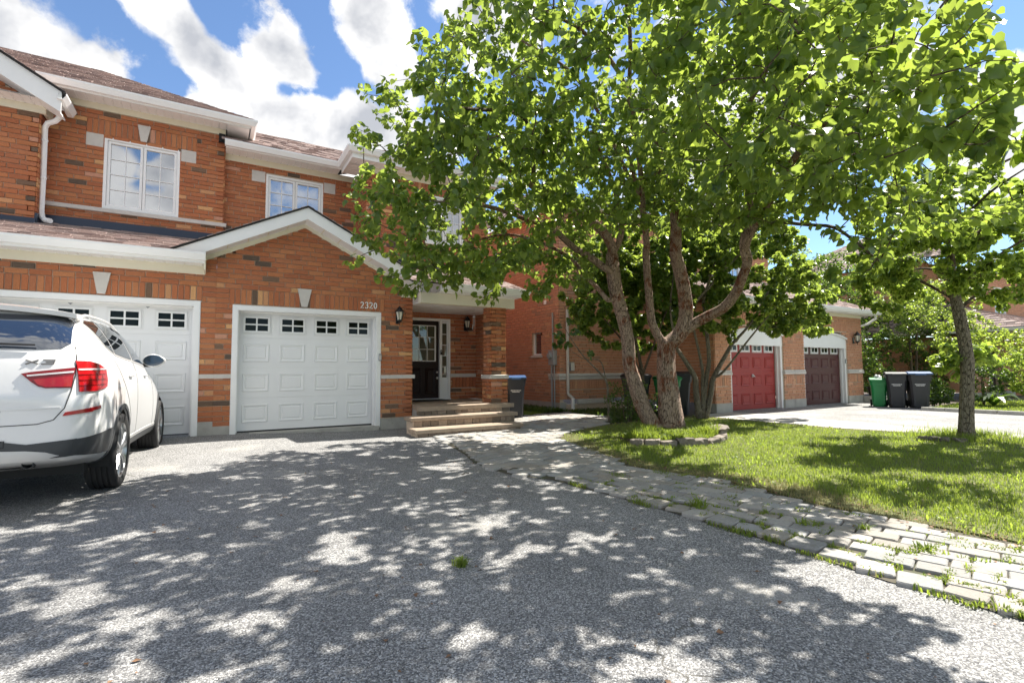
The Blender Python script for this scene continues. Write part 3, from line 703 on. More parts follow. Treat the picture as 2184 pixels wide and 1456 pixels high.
def keystone(root, xc, z0, z1, wb, wt, y):
    k_ = MB(); k_.prism([(xc-wb/2, z0), (xc+wb/2, z0), (xc+wt/2, z1), (xc-wt/2, z1)], y-.05, y); return k_.build('keystone', MAT['stone'], root)
def gutter(root, pts, z, m='white', w=.11, h=.12, name='gutter'):
    """K-style gutter along a polyline (x,y), outside to the right of travel... profile swept with mitred corners"""
    prof = [(0, 0), (-.0, h), (-.012, h), (-.012, .012), (-w*.62, .012), (-w*.97, h*.62), (-w*.97, h-.018), (-w*1.02, h-.018), (-w*1.02, h), (-w*1.07, h), (-w*1.07, h-.03), (-w*.66, 0)]
    mb = MB(); n = len(pts); k_ = len(prof); vs = []
    for i, p in enumerate(pts):
        p = Vector((p[0], p[1]))
        a = (p-Vector(pts[i-1][:2])).normalized() if i > 0 else None
        b = (Vector(pts[i+1][:2])-p).normalized() if i < n-1 else None
        na = Vector((-a.y, a.x)) if a is not None else None; nb = Vector((-b.y, b.x)) if b is not None else None
        if na is None: m_ = nb
        elif nb is None: m_ = na
        else: m_ = (na+nb)/(1+na.dot(nb))
        for u, v in prof: vs.append((p.x+m_.x*u, p.y+m_.y*u, z+v))
    fs = [tuple(range(k_)), tuple((n-1)*k_+j for j in range(k_-1, -1, -1))]
    for i in range(n-1):
        for j in range(k_): fs.append((i*k_+j, i*k_+(j+1) % k_, (i+1)*k_+(j+1) % k_, (i+1)*k_+j))
    mb.add(vs, fs); return mb.build(name, MAT[m], root)
SOFF = {}
def soffit(root, x0, x1, y0, y1, z, along='x', pitch=.135, slope=0.0, m='white'):
    """vented soffit panels, one object each, with a lip at the seam"""
    n = max(1, round((x1-x0)/pitch)) if along == 'x' else max(1, round((y1-y0)/pitch))
    w = ((x1-x0) if along == 'x' else (y1-y0))/n; dep = (y1-y0) if along == 'x' else (x1-x0)
    key = (round(w, 4), round(dep, 4), along, round(slope, 4), m)
    if key not in SOFF:
        mb = MB()
        if along == 'x':
            def pt(x, y, zz_): return (x, y, zz_+slope*x)
            vs = []
            for x, zz_ in ((0, 0), (w-.02, 0), (w-.016, .012), (w-.004, .012), (w, 0)):
                vs += [pt(x, 0, zz_), pt(x, dep, zz_)]
            mb.add(vs, [(2*i, 2*i+2, 2*i+3, 2*i+1) for i in range(4)])
            mb.add([pt(0, 0, .02), pt(w, 0, .02), pt(w, dep, .02), pt(0, dep, .02)], [(0, 1, 2, 3)])
        else:
            vs = []
            for y, zz_ in ((0, 0), (w-.02, 0), (w-.016, .012), (w-.004, .012), (w, 0)): vs += [(0, y, zz_), (dep, y, zz_)]
            mb.add(vs, [(2*i, 2*i+1, 2*i+3, 2*i+2) for i in range(4)]); mb.add([(0, 0, .02), (dep, 0, .02), (dep, w, .02), (0, w, .02)], [(0, 1, 2, 3)])
        SOFF[key] = mb.mesh('soffit_panel', MAT[m])
    for i in range(n):
        if along == 'x': place('soffit_panel', SOFF[key], root, (x0+i*w, y0, z+slope*(i*w)))
        else: place('soffit_panel', SOFF[key], root, (x0, y0+i*w, z))
ROOFT = [(.36, .275, .25), (.31, .235, .215), (.40, .31, .28), (.27, .20, .185), (.44, .35, .32), (.35, .26, .235), (.22, .17, .16)]
def roof(root, poly, eave_dir, name='roof', expo=.145, tab=.30, under=.024, edge=True):
    """a roof plane: deck + overlapping shingle tabs. poly: convex 3D corners in order; eave_dir: direction along the eave"""
    P = [Vector(p) for p in poly]; nrm = (P[1]-P[0]).cross(P[2]-P[0]).normalized()
    if nrm.z < 0: nrm = -nrm; P.reverse()
    U = Vector(eave_dir).normalized(); W = nrm.cross(U).normalized()
    if W.z < 0: W = -W
    if U.cross(W).dot(nrm) < 0: U = -U
    O = P[0]; q = [((p-O).dot(U), (p-O).dot(W)) for p in P]
    ar = sum(q[i][0]*q[(i+1) % len(q)][1]-q[(i+1) % len(q)][0]*q[i][1] for i in range(len(q)))
    if ar < 0: q.reverse(); P.reverse()
    d = MB(); n = len(P); d.add([p-nrm*.004 for p in P]+[p-nrm*under for p in P], [tuple(range(n)), tuple(range(2*n-1, n-1, -1))]+[(i, n+i, n+(i+1) % n, (i+1) % n) for i in range(n)])
    r = d.build(name, MAT['flash'] if False else MAT['dark'], root)
    us = [a for a, b in q]; ws = [b for a, b in q]; s = MB(); rr = random.Random(int(abs(O.x*13+O.y*7)*100)); row = 0; w = min(ws)
    while w < max(ws):
        u = min(us)-rr.random()*tab
        while u < max(us):
            l = rr.uniform(.12, .34); c = clip_convex([(u, w), (u+l-.006, w), (u+l-.006, w+expo), (u, w+expo)], q)
            if len(c) >= 3:
                th = .010 if rr.random() < .6 else .017; low = [O+U*a+W*b+nrm*(th*(1-(b-w)/expo)+.001) for a, b in c]
                base = [O+U*a+W*b for a, b in c]; k_ = len(c); tn = rr.choice(ROOFT); f = rr.uniform(.85, 1.15)
                s.add(low+base, [tuple(range(k_))]+[(j, k_+j, k_+(j+1) % k_, (j+1) % k_) for j in range(k_)], (tn[0]*f, tn[1]*f, tn[2]*f))
            u += l
        w += expo; row += 1
    o = s.build('shingles', MAT['shingle'], root); o['kind'] = 'stuff'
    return r
def board(root, name, pts, m):
    """a board: list of 8 corners or box args"""
    b = MB(); b.box(*pts); return b.build(name, MAT[m], root)
def slope_board(root, name, xa, za, xb, zb, h, y0, y1, m):
    b = MB(); b.prism([(xa, za-h), (xb, zb-h), (xb, zb), (xa, za)], y0, y1); return b.build(name, MAT[m], root)

# ------------------------------------------------------------------ house behind the white car
H1 = House('brick_house', 'orange brick house behind the white car, with a tall white downspout and cloud-reflecting window')
R1 = H1.root; FY = 10.0
H1.face((-6, FY, 0), (1, 0, 0), 6.0, .33, 2.95, openings=[(3.05, 5.78, .0, 2.38)], soldiers=[(2.9, 5.80, 2.40, 2.67)], off=.10)
board(R1, 'foundation', (-.225, .0, FY-.02, FY+.1, -.1, .33), 'concrete'); board(R1, 'foundation', (-6, -2.97, FY-.02, FY+.1, -.1, .33), 'concrete')
board(R1, 'sill_band', (-.222, .0, FY-.035, FY+.02, 1.06, 1.135), 'stone')
door_frame(R1, -2.96, -.22, .1, 2.385, FY, .16, w=.095)
garage_door(R1, -2.86, -.32, .13, 2.28, FY+.19, MAT['door_white'])
for xx in (-1.95, -.97): brk = MB(); brk.prism([(xx-.05, 2.285), (xx+.05, 2.285), (xx, 2.235)], FY+.14, FY+.18); brk.build('door_bracket', MAT['grey'], R1)
board(R1, 'door_header', (-2.86, -.32, FY+.17, FY+.19, 2.24, 2.29), 'white')
keystone(R1, -1.55, 2.41, 2.75, .10, .225, FY)
board(R1, 'frieze', (-6, -.17, FY-.03, FY+.02, 2.84, 3.0), 'cream')
soffit(R1, -6, -.19, 9.58, FY-.03, 2.985)
board(R1, 'fascia', (-6, -.175, 9.55, 9.578, 2.96, 3.10), 'white'); gutter(R1, [(-6, 9.55), (-.165, 9.55)], 3.0)
board(R1, 'gutter_return', (-.185, -.16, 9.56, 9.98, 2.86, 3.12), 'cream')
zl = lambda y: 3.125+.305*(y-9.5)
roof(R1, [(-6, 9.47, zl(9.47)), (-.2, 9.47, zl(9.47)), (-.2, 12.25, zl(12.25)), (-6, 12.25, zl(12.25))], (1, 0, 0))
roof(R1, [(-.19, 10.12, zl(10.12)), (1.0, 10.12, zl(10.12)), (1.0, 12.25, zl(12.25)), (-.19, 12.25, zl(12.25))], (1, 0, 0))
# upper storey
UY = 12.2
H1.face((-2.79, UY, 0), (1, 0, 0), 2.87, 4.05, 6.29, openings=[(.85, 2.08, 4.35, 5.77)], soldiers=[(.57, 2.37, 5.80, 6.06)], off=.05)
H1.face((.08, UY, 0), (0, 1, 0), 1.5, 4.0, 6.29)
H1.face((-2.79, 11.75, 0), (0, 1, 0), .45, 3.85, 5.95)
H1.face((-6, 11.75, 0), (1, 0, 0), 3.21, 3.85, 5.95, off=.16)
window(R1, -1.94, -.71, 4.355, 5.765, UY)
b = MB(); b.bbox(-2.22, -1.955, UY-.03, UY+.02, 5.545, 5.80, .006); b.build('stone_block', MAT['stone'], R1)
b = MB(); b.bbox(-.695, -.43, UY-.03, UY+.02, 5.545, 5.80, .006); b.build('stone_block', MAT['stone'], R1)
keystone(R1, -1.325, 5.80, 6.13, .10, .215, UY)
b = MB(); b.bbox(-2.765, .15, UY-.075, UY+.02, 4.265, 4.345, .008); b.build('window_sill', MAT['stone'], R1)
board(R1, 'flashing', (-2.76, .14, UY-.03, UY+.02, 3.9, 4.10), 'flash'); board(R1, 'flashing', (-6, -2.77, 11.715, 11.76, 3.7, 3.90), 'flash')
b = MB(); b.box(-2.80, -2.755, 11.74, UY-.03, 3.8, 4.0); b.build('flashing', MAT['flash'], R1)
board(R1, 'frieze', (-2.75, .095, UY-.03, UY+.02, 6.28, 6.43), 'cream')
soffit(R1, -2.75, .52, 11.78, UY-.03, 6.40)
board(R1, 'fascia', (-2.85, .55, 11.75, 11.778, 6.37, 6.52), 'white'); gutter(R1, [(-2.85, 11.75), (.56, 11.75), (.56, 13.0)], 6.40)
b = MB(); b.box(.12, .53, 11.79, 13.0, 6.36, 6.40); b.build('soffit_return', MAT['white'], R1)
b = MB(); b.box(-.03, .09, UY-.09, UY-.03, 6.10, 6.28); b.build('eave_bracket', MAT['dark'], R1)
ze = 6.53; AP = (-2.68, 16.3, 9.05); BK = (-2.68, 17.5, 9.05)
roof(R1, [(-9, 11.66, ze), (.60, 11.66, ze), AP, (-9, 16.3, 9.05)], (1, 0, 0), expo=.155)
roof(R1, [(.60, 11.66, ze), (.60, 22, ze), BK, AP], (0, 1, 0), expo=.155)
# gable over the bay at the left, its rake running down to the downspout
slope_board(R1, 'rake_board', -5.6, 7.93, -2.42, 6.10, .36, 11.33, 11.36, 'white')
b = MB(); b.prism([(-5.6, 7.57), (-2.44, 5.75), (-2.44, 5.78), (-5.6, 7.60)], 11.36, 11.74); b.build('rake_soffit', MAT['white'], R1)
soffit(R1, -3.6, -2.45, 11.37, 11.73, 5.93)
b = MB(); b.box(-3.6, -2.70, 11.70, 11.76, 5.80, 5.93); b.build('frieze', MAT['cream'], R1)
b = MB(); b.box(-2.74, -2.70, 11.76, 12.17, 5.80, 6.0); b.build('frieze', MAT['cream'], R1)
roof(R1, [(-5.7, 11.28, 8.02), (-2.36, 11.28, 6.10), (-2.36, 13.3, 6.10), (-5.7, 16.5, 8.02)], (0, 1, 0), expo=.155)
roof(R1, [(-9, 11.28, 6.10), (-5.7, 11.28, 8.02), (-5.7, 16.5, 8.02), (-9, 13.3, 6.10)], (0, 1, 0), expo=.155)
slope_board(R1, 'rake_board', -9, 6.10, -5.6, 7.93, .36, 11.33, 11.36, 'white')
H1.face((-9, 11.75, 0), (1, 0, 0), 6.25, 5.9, 7.55, levels=(6.0,), clip=lambda z: ((z-5.7)/.575, min(6.25, 6.54-(z-5.75)/.576)))
gutter(R1, [(-2.47, 11.28), (-2.47, 12.02)], 5.95, w=.12)
dp = [on_y(128, 243, 11.75), on_y(126, 252, 11.75), on_y(118, 259, 11.76), on_y(102, 263, 11.80), on_y(96, 272, 11.84), on_y(95, 300, 11.86), on_y(92, 380, 11.9), on_y(88, 450, 11.92), on_y(90, 464, 11.88), on_y(97, 470, 11.80), on_y(107, 471, 11.7)]
b = MB(); b.tube(dp, .045, 8); dso = b.build('downspout', MAT['white'], R1, smooth=40.0)
b = MB()
for q_ in (5, 6): b.lathe([(.05, -.02), (.053, 0), (.05, .02)], 10, c=dp[q_][:])
b.build('strap', MAT['white'], dso)
H1.finish()

# ------------------------------------------------------------------ house 2320
H2 = House('brick_house', 'orange brick house numbered 2320 with gabled white garage and covered porch')
R2 = H2.root; PKX, PKZ = 1.42, 3.90
gz = lambda z: (max(0, PKX-(PKZ-z)/.5), min(3.54, PKX+(PKZ-z)/.5))
H2.face((0, FY, 0), (1, 0, 0), 3.54, .22, 3.88, openings=[(.27, 2.87, 0, 2.35)], soldiers=[(.2, 2.95, 2.375, 2.645)], clip=gz, off=.03, course0=.24, levels=(2.845, 3.195))
H2.face((-.168, FY, 0), (1, 0, 0), .167, 2.951, 3.23, clip=lambda z: (max(0, .168+PKX-(PKZ-z)/.5), .167), levels=(3.105,))
H2.face((3.54, FY, 0), (0, 1, 0), 1.3, .22, 2.9)
board(R2, 'foundation', (.001, .27, FY-.02, FY+.1, -.1, .31), 'concrete'); board(R2, 'foundation', (2.89, 3.55, FY-.02, FY+.1, -.1, .22), 'concrete')
board(R2, 'sill_band', (.001, .255, FY-.035, FY+.02, 1.06, 1.135), 'stone'); board(R2, 'sill_band', (2.89, 3.60, FY-.045, FY+.02, 1.02, 1.095), 'stone')
door_frame(R2, .255, 2.885, .05, 2.355, FY, .18, w=.095)
board(R2, 'door_sill', (.3, 2.86, FY-.06, FY+.24, -.02, .085), 'concrete')
garage_door(R2, .35, 2.79, .11, 2.26, FY+.2, MAT['door_white'])
b = MB(); b.box(.35, 2.79, FY+.21, FY+.24, .086, .112); b.build('weather_seal', MAT['black'], R2)
keystone(R2, 1.43, 2.38, 2.72, .10, .25, FY)
# rake, frieze and soffit of the gable
rz = lambda x: 4.17-.5*abs(x-1.41)
for xa, xb in ((-.72, 1.41), (1.41, 3.80)):
    if xa < 0:
        b = MB(); b.prism([(-.70, rz(-.70)-.005), (-.62, 3.075), (-.163, 3.075), (-.163, rz(-.163)-.215), (xb, rz(xb)-.215), (xb, rz(xb))], 9.60, 9.63); b.build('rake_board', MAT['white'], R2); xa = -.163
    else: slope_board(R2, 'rake_board', xa, rz(xa), xb, rz(xb), .215, 9.60, 9.63, 'white')
    b = MB(); za, zb = rz(xa)-.19, rz(xb)-.19
    b.prism([(xa, za-.02), (xb, zb-.02), (xb, zb), (xa, za)], 9.63, FY-.03); b.build('rake_soffit', MAT['white'], R2)
    n = int(abs(xb-xa)/.27); nb = MB()
    for i in range(1, n):
        x = xa+(xb-xa)*i/n; z = rz(x)-.21; s_ = .5 if xb <= 1.42 else -.5
        nb.add([(x-.008, 9.64, z-.008*s_-.004), (x+.008, 9.64, z+.008*s_-.004), (x+.008, FY-.04, z+.008*s_-.004), (x-.008, FY-.04, z-.008*s_-.004), (x, 9.64, z+.01), (x, FY-.04, z+.01)], [(0, 1, 2, 3), (0, 4, 1), (3, 2, 5), (0, 3, 5, 4), (1, 4, 5, 2)])
    nb.build('soffit_seam', MAT['cream'], R2)
fzz = lambda x: 4.05-.5*abs(x-1.42)
for xa, xb in ((-.17, 1.42), (1.42, 3.56)):
    slope_board(R2, 'frieze', xa, fzz(xa), xb, fzz(xb), .165, FY-.03, FY+.01, 'cream')
b = MB(); b.box(3.30, 3.60, FY-.06, FY+.02, 2.70, 2.83); b.build('frieze_return', MAT['cream'], R2)
b = MB(); b.prism([(3.58, 2.80), (3.80, 2.80), (3.80, 2.97), (3.58, 3.08)], 9.62, FY); b.build('eave_return', MAT['white'], R2)
rt = lambda x: 4.20-.5*abs(x-1.41)
roof(R2, [(-.66, 9.57, rt(-.66)), (1.41, 9.57, rt(1.41)), (1.41, 12.3, rt(1.41)), (-.66, 12.3, rt(-.66))], (0, 1, 0))
roof(R2, [(1.41, 9.57, rt(1.41)), (3.84, 9.57, rt(3.84)), (3.84, 12.3, rt(3.84)), (1.41, 12.3, rt(1.41))], (0, 1, 0))
# numbers
NUM = {'2': [[(0, .8), (.15, 1), (.6, 1), (.8, .8), (.75, .6), (0, 0), (.85, 0), (.85, .12)]], '3': [[(0, .85), (.2, 1), (.6, 1), (.8, .8), (.7, .57), (.35, .53), (.7, .48), (.85, .25), (.65, 0), (.2, 0), (0, .15)]], '0': [[(.4, 1), (.1, .85), (0, .5), (.1, .15), (.4, 0), (.7, .15), (.8, .5), (.7, .85), (.4, 1)]]}
for i, ch in enumerate('2320'):
    n_ = MB()
    for st in NUM[ch]:
        n_.tube([(2.475+i*.088+u*.066, FY-.028, 2.43+v*.115) for u, v in st], .0105, 6)
    n_.build('house_number', MAT['white'], R2)
# porch
PY = 11.3
H2.face((3.54, PY, 0), (1, 0, 0), 2.2, .48, 2.62, openings=[(.30, 1.43, .48, 2.46)], soldiers=[(1.5, 2.15, .76, 1.0)], off=.12)
H2.face((5.70, PY, 0), (0, -1, 0), 1.3, .48, 2.62)
H2.face((5.95, PY, 0), (0, 1, 0), 8.0, .1, 2.7)
board(R2, 'sill_band', (4.98, 5.69, PY-.05, PY+.02, 1.02, 1.10), 'stone')
b = MB(); b.prism([(3.38, 9.12), (5.40, 9.12), (5.40, 11.4), (3.56, 11.4), (3.56, 9.97)], -.05, .40, axis='z'); b.build('porch_base', MAT['concrete'], R2)
b = MB(); b.prism([(3.33, 9.06), (5.47, 9.06), (5.47, 11.42), (3.56, 11.42), (3.56, 9.985)], .40, .48, axis='z'); pf_ = b
MAT['step_block'] = mat('step_block', (.3, .22, .17), .9, tone=True, var=.25, vscale=25, bump=.5, bscale=90)
MAT['step_slab'] = mat('step_slab', (.33, .255, .19), .85, var=.2, vscale=9, bump=.4, bscale=60, dirt=((.27, .21, .16), 6, .56))
pf_.build('porch_floor', MAT['step_slab'], R2)
for (x0, x1, y0, y1, z0, z1) in ((3.08, 5.36, 8.72, 9.10, .25, .325), (3.04, 5.27, 8.36, 8.74, .065, .14)):
    b = MB(); b.bbox(x0, x1, y0, y1, z0, z1, .012); b.build('tread', MAT['step_slab'], R2)
    b = MB(); b.box(x0+.06, x1-.05, y0+.06, y1+.02, -.1, z0-.002); b.build('step_core', MAT['mortar'], R2)
rs = random.Random(4)
for (x0, x1, y, z0, z1) in ((3.34, 5.38, 9.10, .33, .40), (3.16, 5.30, 8.77, .143, .25), (3.1, 5.22, 8.41, .0, .065)):
    x = x0
    while x < x1-.03:
        l = min(rs.uniform(.12, .19), x1-x); g = rs.uniform(.15, .33); b = MB()
        b.bbox(x+.003, x+l-.003, y-.02, y+.05, z0, z1, .006, (g*1.05, g*.80, g*.60)); b.build('riser_block', MAT['step_block'], R2); x += l
# brick facing of the porch sides under the floor slab
# pillar
for (x0, x1, y0, y1, z0, z1) in ((5.17, 5.52, 9.5, 9.83, 1.08, 2.56), (5.15, 5.54, 9.48, 9.85, .48, .99)):
    H2.face((x0, y0, 0), (1, 0, 0), x1-x0, z0, z1, off=.0); H2.face((x0, y1, 0), (0, -1, 0), y1-y0, z0, z1, off=.1)
    H2.face((x1, y0, 0), (0, 1, 0), y1-y0, z0, z1, off=.1); H2.face((x1, y1, 0), (-1, 0, 0), x1-x0, z0, z1)
b = MB(); b.bbox(5.11, 5.58, 9.44, 9.89, .99, 1.08, .012); b.build('pillar_cap', MAT['stone'], R2)
# door, sidelight
f = MB(); f.box(3.84, 3.90, PY-.03, PY+.08, .48, 2.44); f.box(4.70, 4.76, PY-.03, PY+.08, .48, 2.38); f.box(4.93, 4.985, PY-.03, PY+.08, .48, 2.44); f.box(3.90, 4.93, PY-.03, PY+.08, 2.38, 2.44); f.box(4.76, 4.93, PY, PY+.06, .48, .98)
f.box(3.8, 4.99, PY-.06, PY+.1, .48, .505)
f.build('door_frame', MAT['white'], R2)
d = MB(); d.box(3.905, 4.695, PY+.03, PY+.07, .51, 2.375); dr = d.build('front_door', MAT['darkwood'], R2)
pm = raised(.26, .62).mesh('panel', MAT['darkwood'])
for xx in (4.12, 4.48): place('panel', pm, dr, (xx, PY+.03, .93))
g = MB(); x0, x1, z0, z1 = 3.99, 4.60, 1.40, 2.27
for a, b_, c, d_ in ((x0-.02, x0+.012, z0, z1), (x1-.012, x1+.02, z0, z1)): g.box(a, b_, PY+.01, PY+.03, c, d_)
g.box(x0+.012, x1-.012, PY+.01, PY+.03, z1-.02, z1); g.box(x0+.012, x1-.012, PY+.01, PY+.03, z0, z0+.02)
for i in (1, 2):
    xx = x0+(x1-x0)*i/3; g.box(xx-.007, xx+.007, PY+.012, PY+.028, z0+.02, z1-.02)
for j in (1, 2):
    zz_ = z0+(z1-z0)*j/3
    for i in range(3): g.box(x0+.012+(x1-x0)*i/3+.008*(i > 0), x0+(x1-x0)*(i+1)/3-.0075, PY+.014, PY+.027, zz_-.007, zz_+.007)
g.build('glazing_bar', MAT['white'], dr)
q = MB(); q.box(-.1, .1, 0, .006, -.143, .143); qm = q.mesh('pane', MAT['doorglass'])
for i in range(3):
    for j in range(3): place('pane', qm, dr, (x0+(i+.5)*.2033, PY+.024, z0+(j+.5)*.29), (rb.uniform(-.01, .01), 0, rb.uniform(-.02, .02)))
b = MB(); b.lathe([(.0, -.03), (.025, -.03), (.03, -.015), (.018, 0), (.018, .03)], 12, 'y', (4.645, PY+.0, 1.0)); b.lathe([(0, -.02), (.02, -.02), (.02, .03)], 12, 'y', (4.645, PY, 1.14)); b.build('handle', MAT['steel'], dr)
s = MB(); s.box(4.76, 4.785, PY+.01, PY+.05, .98, 2.36); s.box(4.905, 4.93, PY+.01, PY+.05, .98, 2.36); s.box(4.785, 4.905, PY+.01, PY+.05, 2.33, 2.36); s.box(4.785, 4.905, PY+.01, PY+.05, .98, 1.01)
for j in range(1, 5): zz_ = 1.01+1.32*j/5; s.box(4.785, 4.905, PY+.016, PY+.034, zz_-.007, zz_+.007)
sd = s.build('sidelight', MAT['white'], R2)
q = MB(); q.box(-.06, .06, 0, .005, -.132, .132); qm = q.mesh('pane', MAT['doorglass'])
for j in range(5): place('pane', qm, sd, (4.845, PY+.03, 1.01+.264*(j+.5)), (0, 0, rb.uniform(-.02, .02)))
# porch ceiling, beam, eave, roof
for i in range(14):
    b = MB(); b.bbox(3.56+i*.1525, 3.56+(i+1)*.1525-.004, 9.62, PY-.01, 2.565, 2.585, .006); b.build('ceiling_board', MAT['white'], R2)
board(R2, 'porch_beam', (3.545, 5.74, 9.46, 9.62, 2.545, 2.76), 'cream')
b = MB(); b.box(5.58, 5.74, 9.62, 11.3, 2.59, 2.76); b.build('porch_beam', MAT['cream'], R2)
soffit(R2, 3.86, 5.76, 9.13, 9.46, 2.765)
board(R2, 'fascia', (3.82, 5.78, 9.10, 9.13, 2.75, 2.88), 'white'); gutter(R2, [(3.83, 9.10), (5.79, 9.10), (5.79, 11.2)], 2.785, w=.10)
zp = lambda y: 2.905+.35*(y-9.05)
roof(R2, [(3.2, 9.02, zp(9.02)), (5.84, 9.02, zp(9.02)), (5.84, 11.3, zp(11.3)), (3.2, 11.3, zp(11.3))], (1, 0, 0))
board(R2, 'flashing', (2.89, 6.0, 11.21, 11.26, 3.55, 3.78), 'flash')
# upper storey: recessed bay then a forward bay behind the tree
VY, BY = 12.35, 11.25
H2.face((.08, VY, 0), (1, 0, 0), 2.80, 4.0, 5.82, openings=[(.83, 2.06, 4.3, 5.66)], off=.08)
H2.face((2.88, VY, 0), (0, -1, 0), VY-BY, 3.5, 5.72, off=.02)
H2.face((2.88, BY, 0), (1, 0, 0), 3.07, 3.6, 5.72, openings=[(1.42, 2.45, 4.25, 5.45)], soldiers=[(1.15, 2.72, 5.46, 5.72), (0, 3.07, 3.78, 4.04)], off=.05)
H2.face((5.95, BY, 0), (0, 1, 0), 8.0, 2.7, 5.72)
window(R2, .91, 2.14, 4.3, 5.655, VY); window(R2, 4.30, 5.33, 4.25, 5.45, BY)
for x0, x1 in ((.62, .895), (2.155, 2.42)):
    b = MB(); b.bbox(x0, x1, VY-.03, VY+.02, 5.44, 5.69, .006); b.build('stone_block', MAT['stone'], R2)
for x0, x1 in ((4.03, 4.29), (5.34, 5.60)):
    b = MB(); b.bbox(x0, x1, BY-.03, BY+.02, 5.22, 5.46, .006); b.build('stone_block', MAT['stone'], R2)
board(R2, 'frieze', (.095, 2.86, VY-.03, VY+.02, 5.81, 5.95), 'cream'); board(R2, 'frieze', (2.85, 5.97, BY-.03, BY+.02, 5.71, 5.86), 'cream'); b = MB(); b.box(2.845, 2.875, BY+.02, VY-.03, 5.71, 5.86); b.build('frieze', MAT['cream'], R2)
soffit(R2, .1, 2.46, 11.93, VY-.03, 5.945); soffit(R2, 2.5, 6.2, 10.88, BY-.03, 5.845); soffit(R2, 2.5, 2.85, 11.25, 11.9, 5.846, along='y')
board(R2, 'fascia', (.1, 2.47, 11.90, 11.93, 5.92, 6.05), 'white')
b = MB(); b.box(2.475, 6.22, 10.853, 10.88, 5.832, 6.02); b.build('fascia', MAT['white'], R2); b = MB(); b.box(2.473, 2.50, 10.88, 11.93, 5.832, 6.02); b.build('fascia', MAT['white'], R2)
gutter(R2, [(.08, 11.90), (2.47, 11.90), (2.47, 10.85), (6.25, 10.85), (6.25, 12.5)], 5.94)
z6 = 6.055
roof(R2, [(.02, 11.82, z6), (2.9, 11.82, z6), (4.3, 14.3, 7.42), (.02, 14.3, 7.42)], (1, 0, 0), expo=.155)
roof(R2, [(2.38, 10.76, z6-.03), (6.34, 10.76, z6-.03), (4.36, 13.6, 7.40)], (1, 0, 0), expo=.155)
roof(R2, [(6.34, 10.76, z6-.03), (6.34, 20, z6-.03), (4.36, 18.6, 7.42), (4.36, 13.6, 7.40)], (0, 1, 0), expo=.155)
roof(R2, [(2.38, 10.76, z6-.03), (4.36, 13.6, 7.40), (4.36, 15.0, 7.42), (2.38, 12.6, z6-.03)], (0, 1, 0), expo=.155)
H2.finish()

# ------------------------------------------------------------------ neighbour with the red door and the one with the maroon door
def half_arch(root, x0, x1, zt, rise_, y):
    """white arched head board over a garage door"""
    n = 12; pts = [(x0, zt-.32)]+[(x0+(x1-x0)*i/n, zt+rise_*math.sin(math.pi*i/n)**.8) for i in range(n+1)]+[(x1, zt-.32)]
    b = MB(); b.prism(pts, y+.02, y+.05); b.build('arch_board', MAT['white'], root)
    m_ = MB(); path = [(x0+(x1-x0)*i/n, y, zt+rise_*math.sin(math.pi*i/n)**.8) for i in range(n+1)]
    m_.tube([(p[0], y-.005, p[2]) for p in path], .035, 6); m_.build('arch_trim', MAT['white'], root)
GY = 8.6
def garage_bay(H, x0, x1, ox0, ox1, m, dm, lock, trim_right):
    R = H.root; W = x1-x0
    H.face((x0, GY, 0), (1, 0, 0), W, .26, 2.99, openings=[(ox0-x0, ox1-x0, 0, 2.16), (ox0-x0+.06, ox1-x0-.06, 2.16, 2.28), (ox0-x0+.3, ox1-x0-.3, 2.28, 2.38)], soldiers=[(ox0-x0-.05, ox1-x0+.05, 2.42, 2.69)]+[(a, b, .72, .99) for a, b in ((.08, ox0-x0-.1), (ox1-x0+.1, W-.1)) if b-a > .2], off=.07)
    for a, b in ((x0, ox0), (ox1, x1)):
        if b-a < .05: continue
        q = MB(); q.box(a-.01, b+.01, GY-.03, GY+.3, -.1, .26); q.build('foundation', MAT['concrete'], R)
        q = MB(); q.bbox(a-.02, b+.02, GY-.06, GY+.02, 1.01, 1.08, .008); q.build('sill_band', MAT['stone'], R)
        q = MB(); q.bbox(a-.02, b+.02, GY-.045, GY+.02, 1.085, 1.14, .008); q.build('sill_band', MAT['stone'], R)
    half_arch(R, ox0, ox1, 2.17, .17, GY)
    f = MB(); f.box(ox1-.10, ox1-.002, GY+.03, GY+.20, .0, 2.12); f.box(ox0+.002, ox0+.10, GY+.03, GY+.20, .0, 2.12); f.box(ox0+.1, ox1-.1, GY+.052, GY+.20, 2.07, 2.12)
    f.box(ox1-.13, ox1-.1, GY+.12, GY+.17, .0, 2.06)
    f.build('door_frame', MAT['white'], R)
    dr = garage_door(R, ox0+.1, ox1-.13, .02, 2.07, GY+.20, dm, cols=4, wincols=4, win=(.42, .37), lites=(2, 2))
    if lock:
        q = MB(); q.lathe([(0, -.05), (.02, -.05), (.02, -.02), (.045, -.02), (.045, .01)], 12, 'y', ((ox0+ox1)/2+.02, GY+.195, .98)); q.tube([((ox0+ox1)/2+.02, GY+.16, .98), ((ox0+ox1)/2+.09, GY+.16, .95)], .012, 6); q.build('handle', MAT['steel'], dr)
H3 = House('brick_house', 'brick house with red garage door and electric meter on its side wall')
H3.mix = .55; R3 = H3.root; MY = 11.4
garage_bay(H3, 11.45, 15.13, 12.1, 14.62, 0, MAT['red'], True, True)
H3.face((11.45, MY, 0), (0, -1, 0), MY-GY, .26, 2.99)
H3.face((8.4, 20, 0), (0, -1, 0), 8.6, .26, 5.9, openings=[(7.22, 7.72, 1.62, 2.33)], off=.04)
H3.face((8.4, MY, 0), (1, 0, 0), 3.05, .34, 5.9, openings=[(.62, 1.82, .20, .33)], soldiers=[(.35, 3.0, .63, .88)], off=.02)
H3.face((11.45, MY, 0), (1, 0, 0), 3.7, 3.0, 5.9, openings=[(.9, 2.3, 3.9, 5.2)])
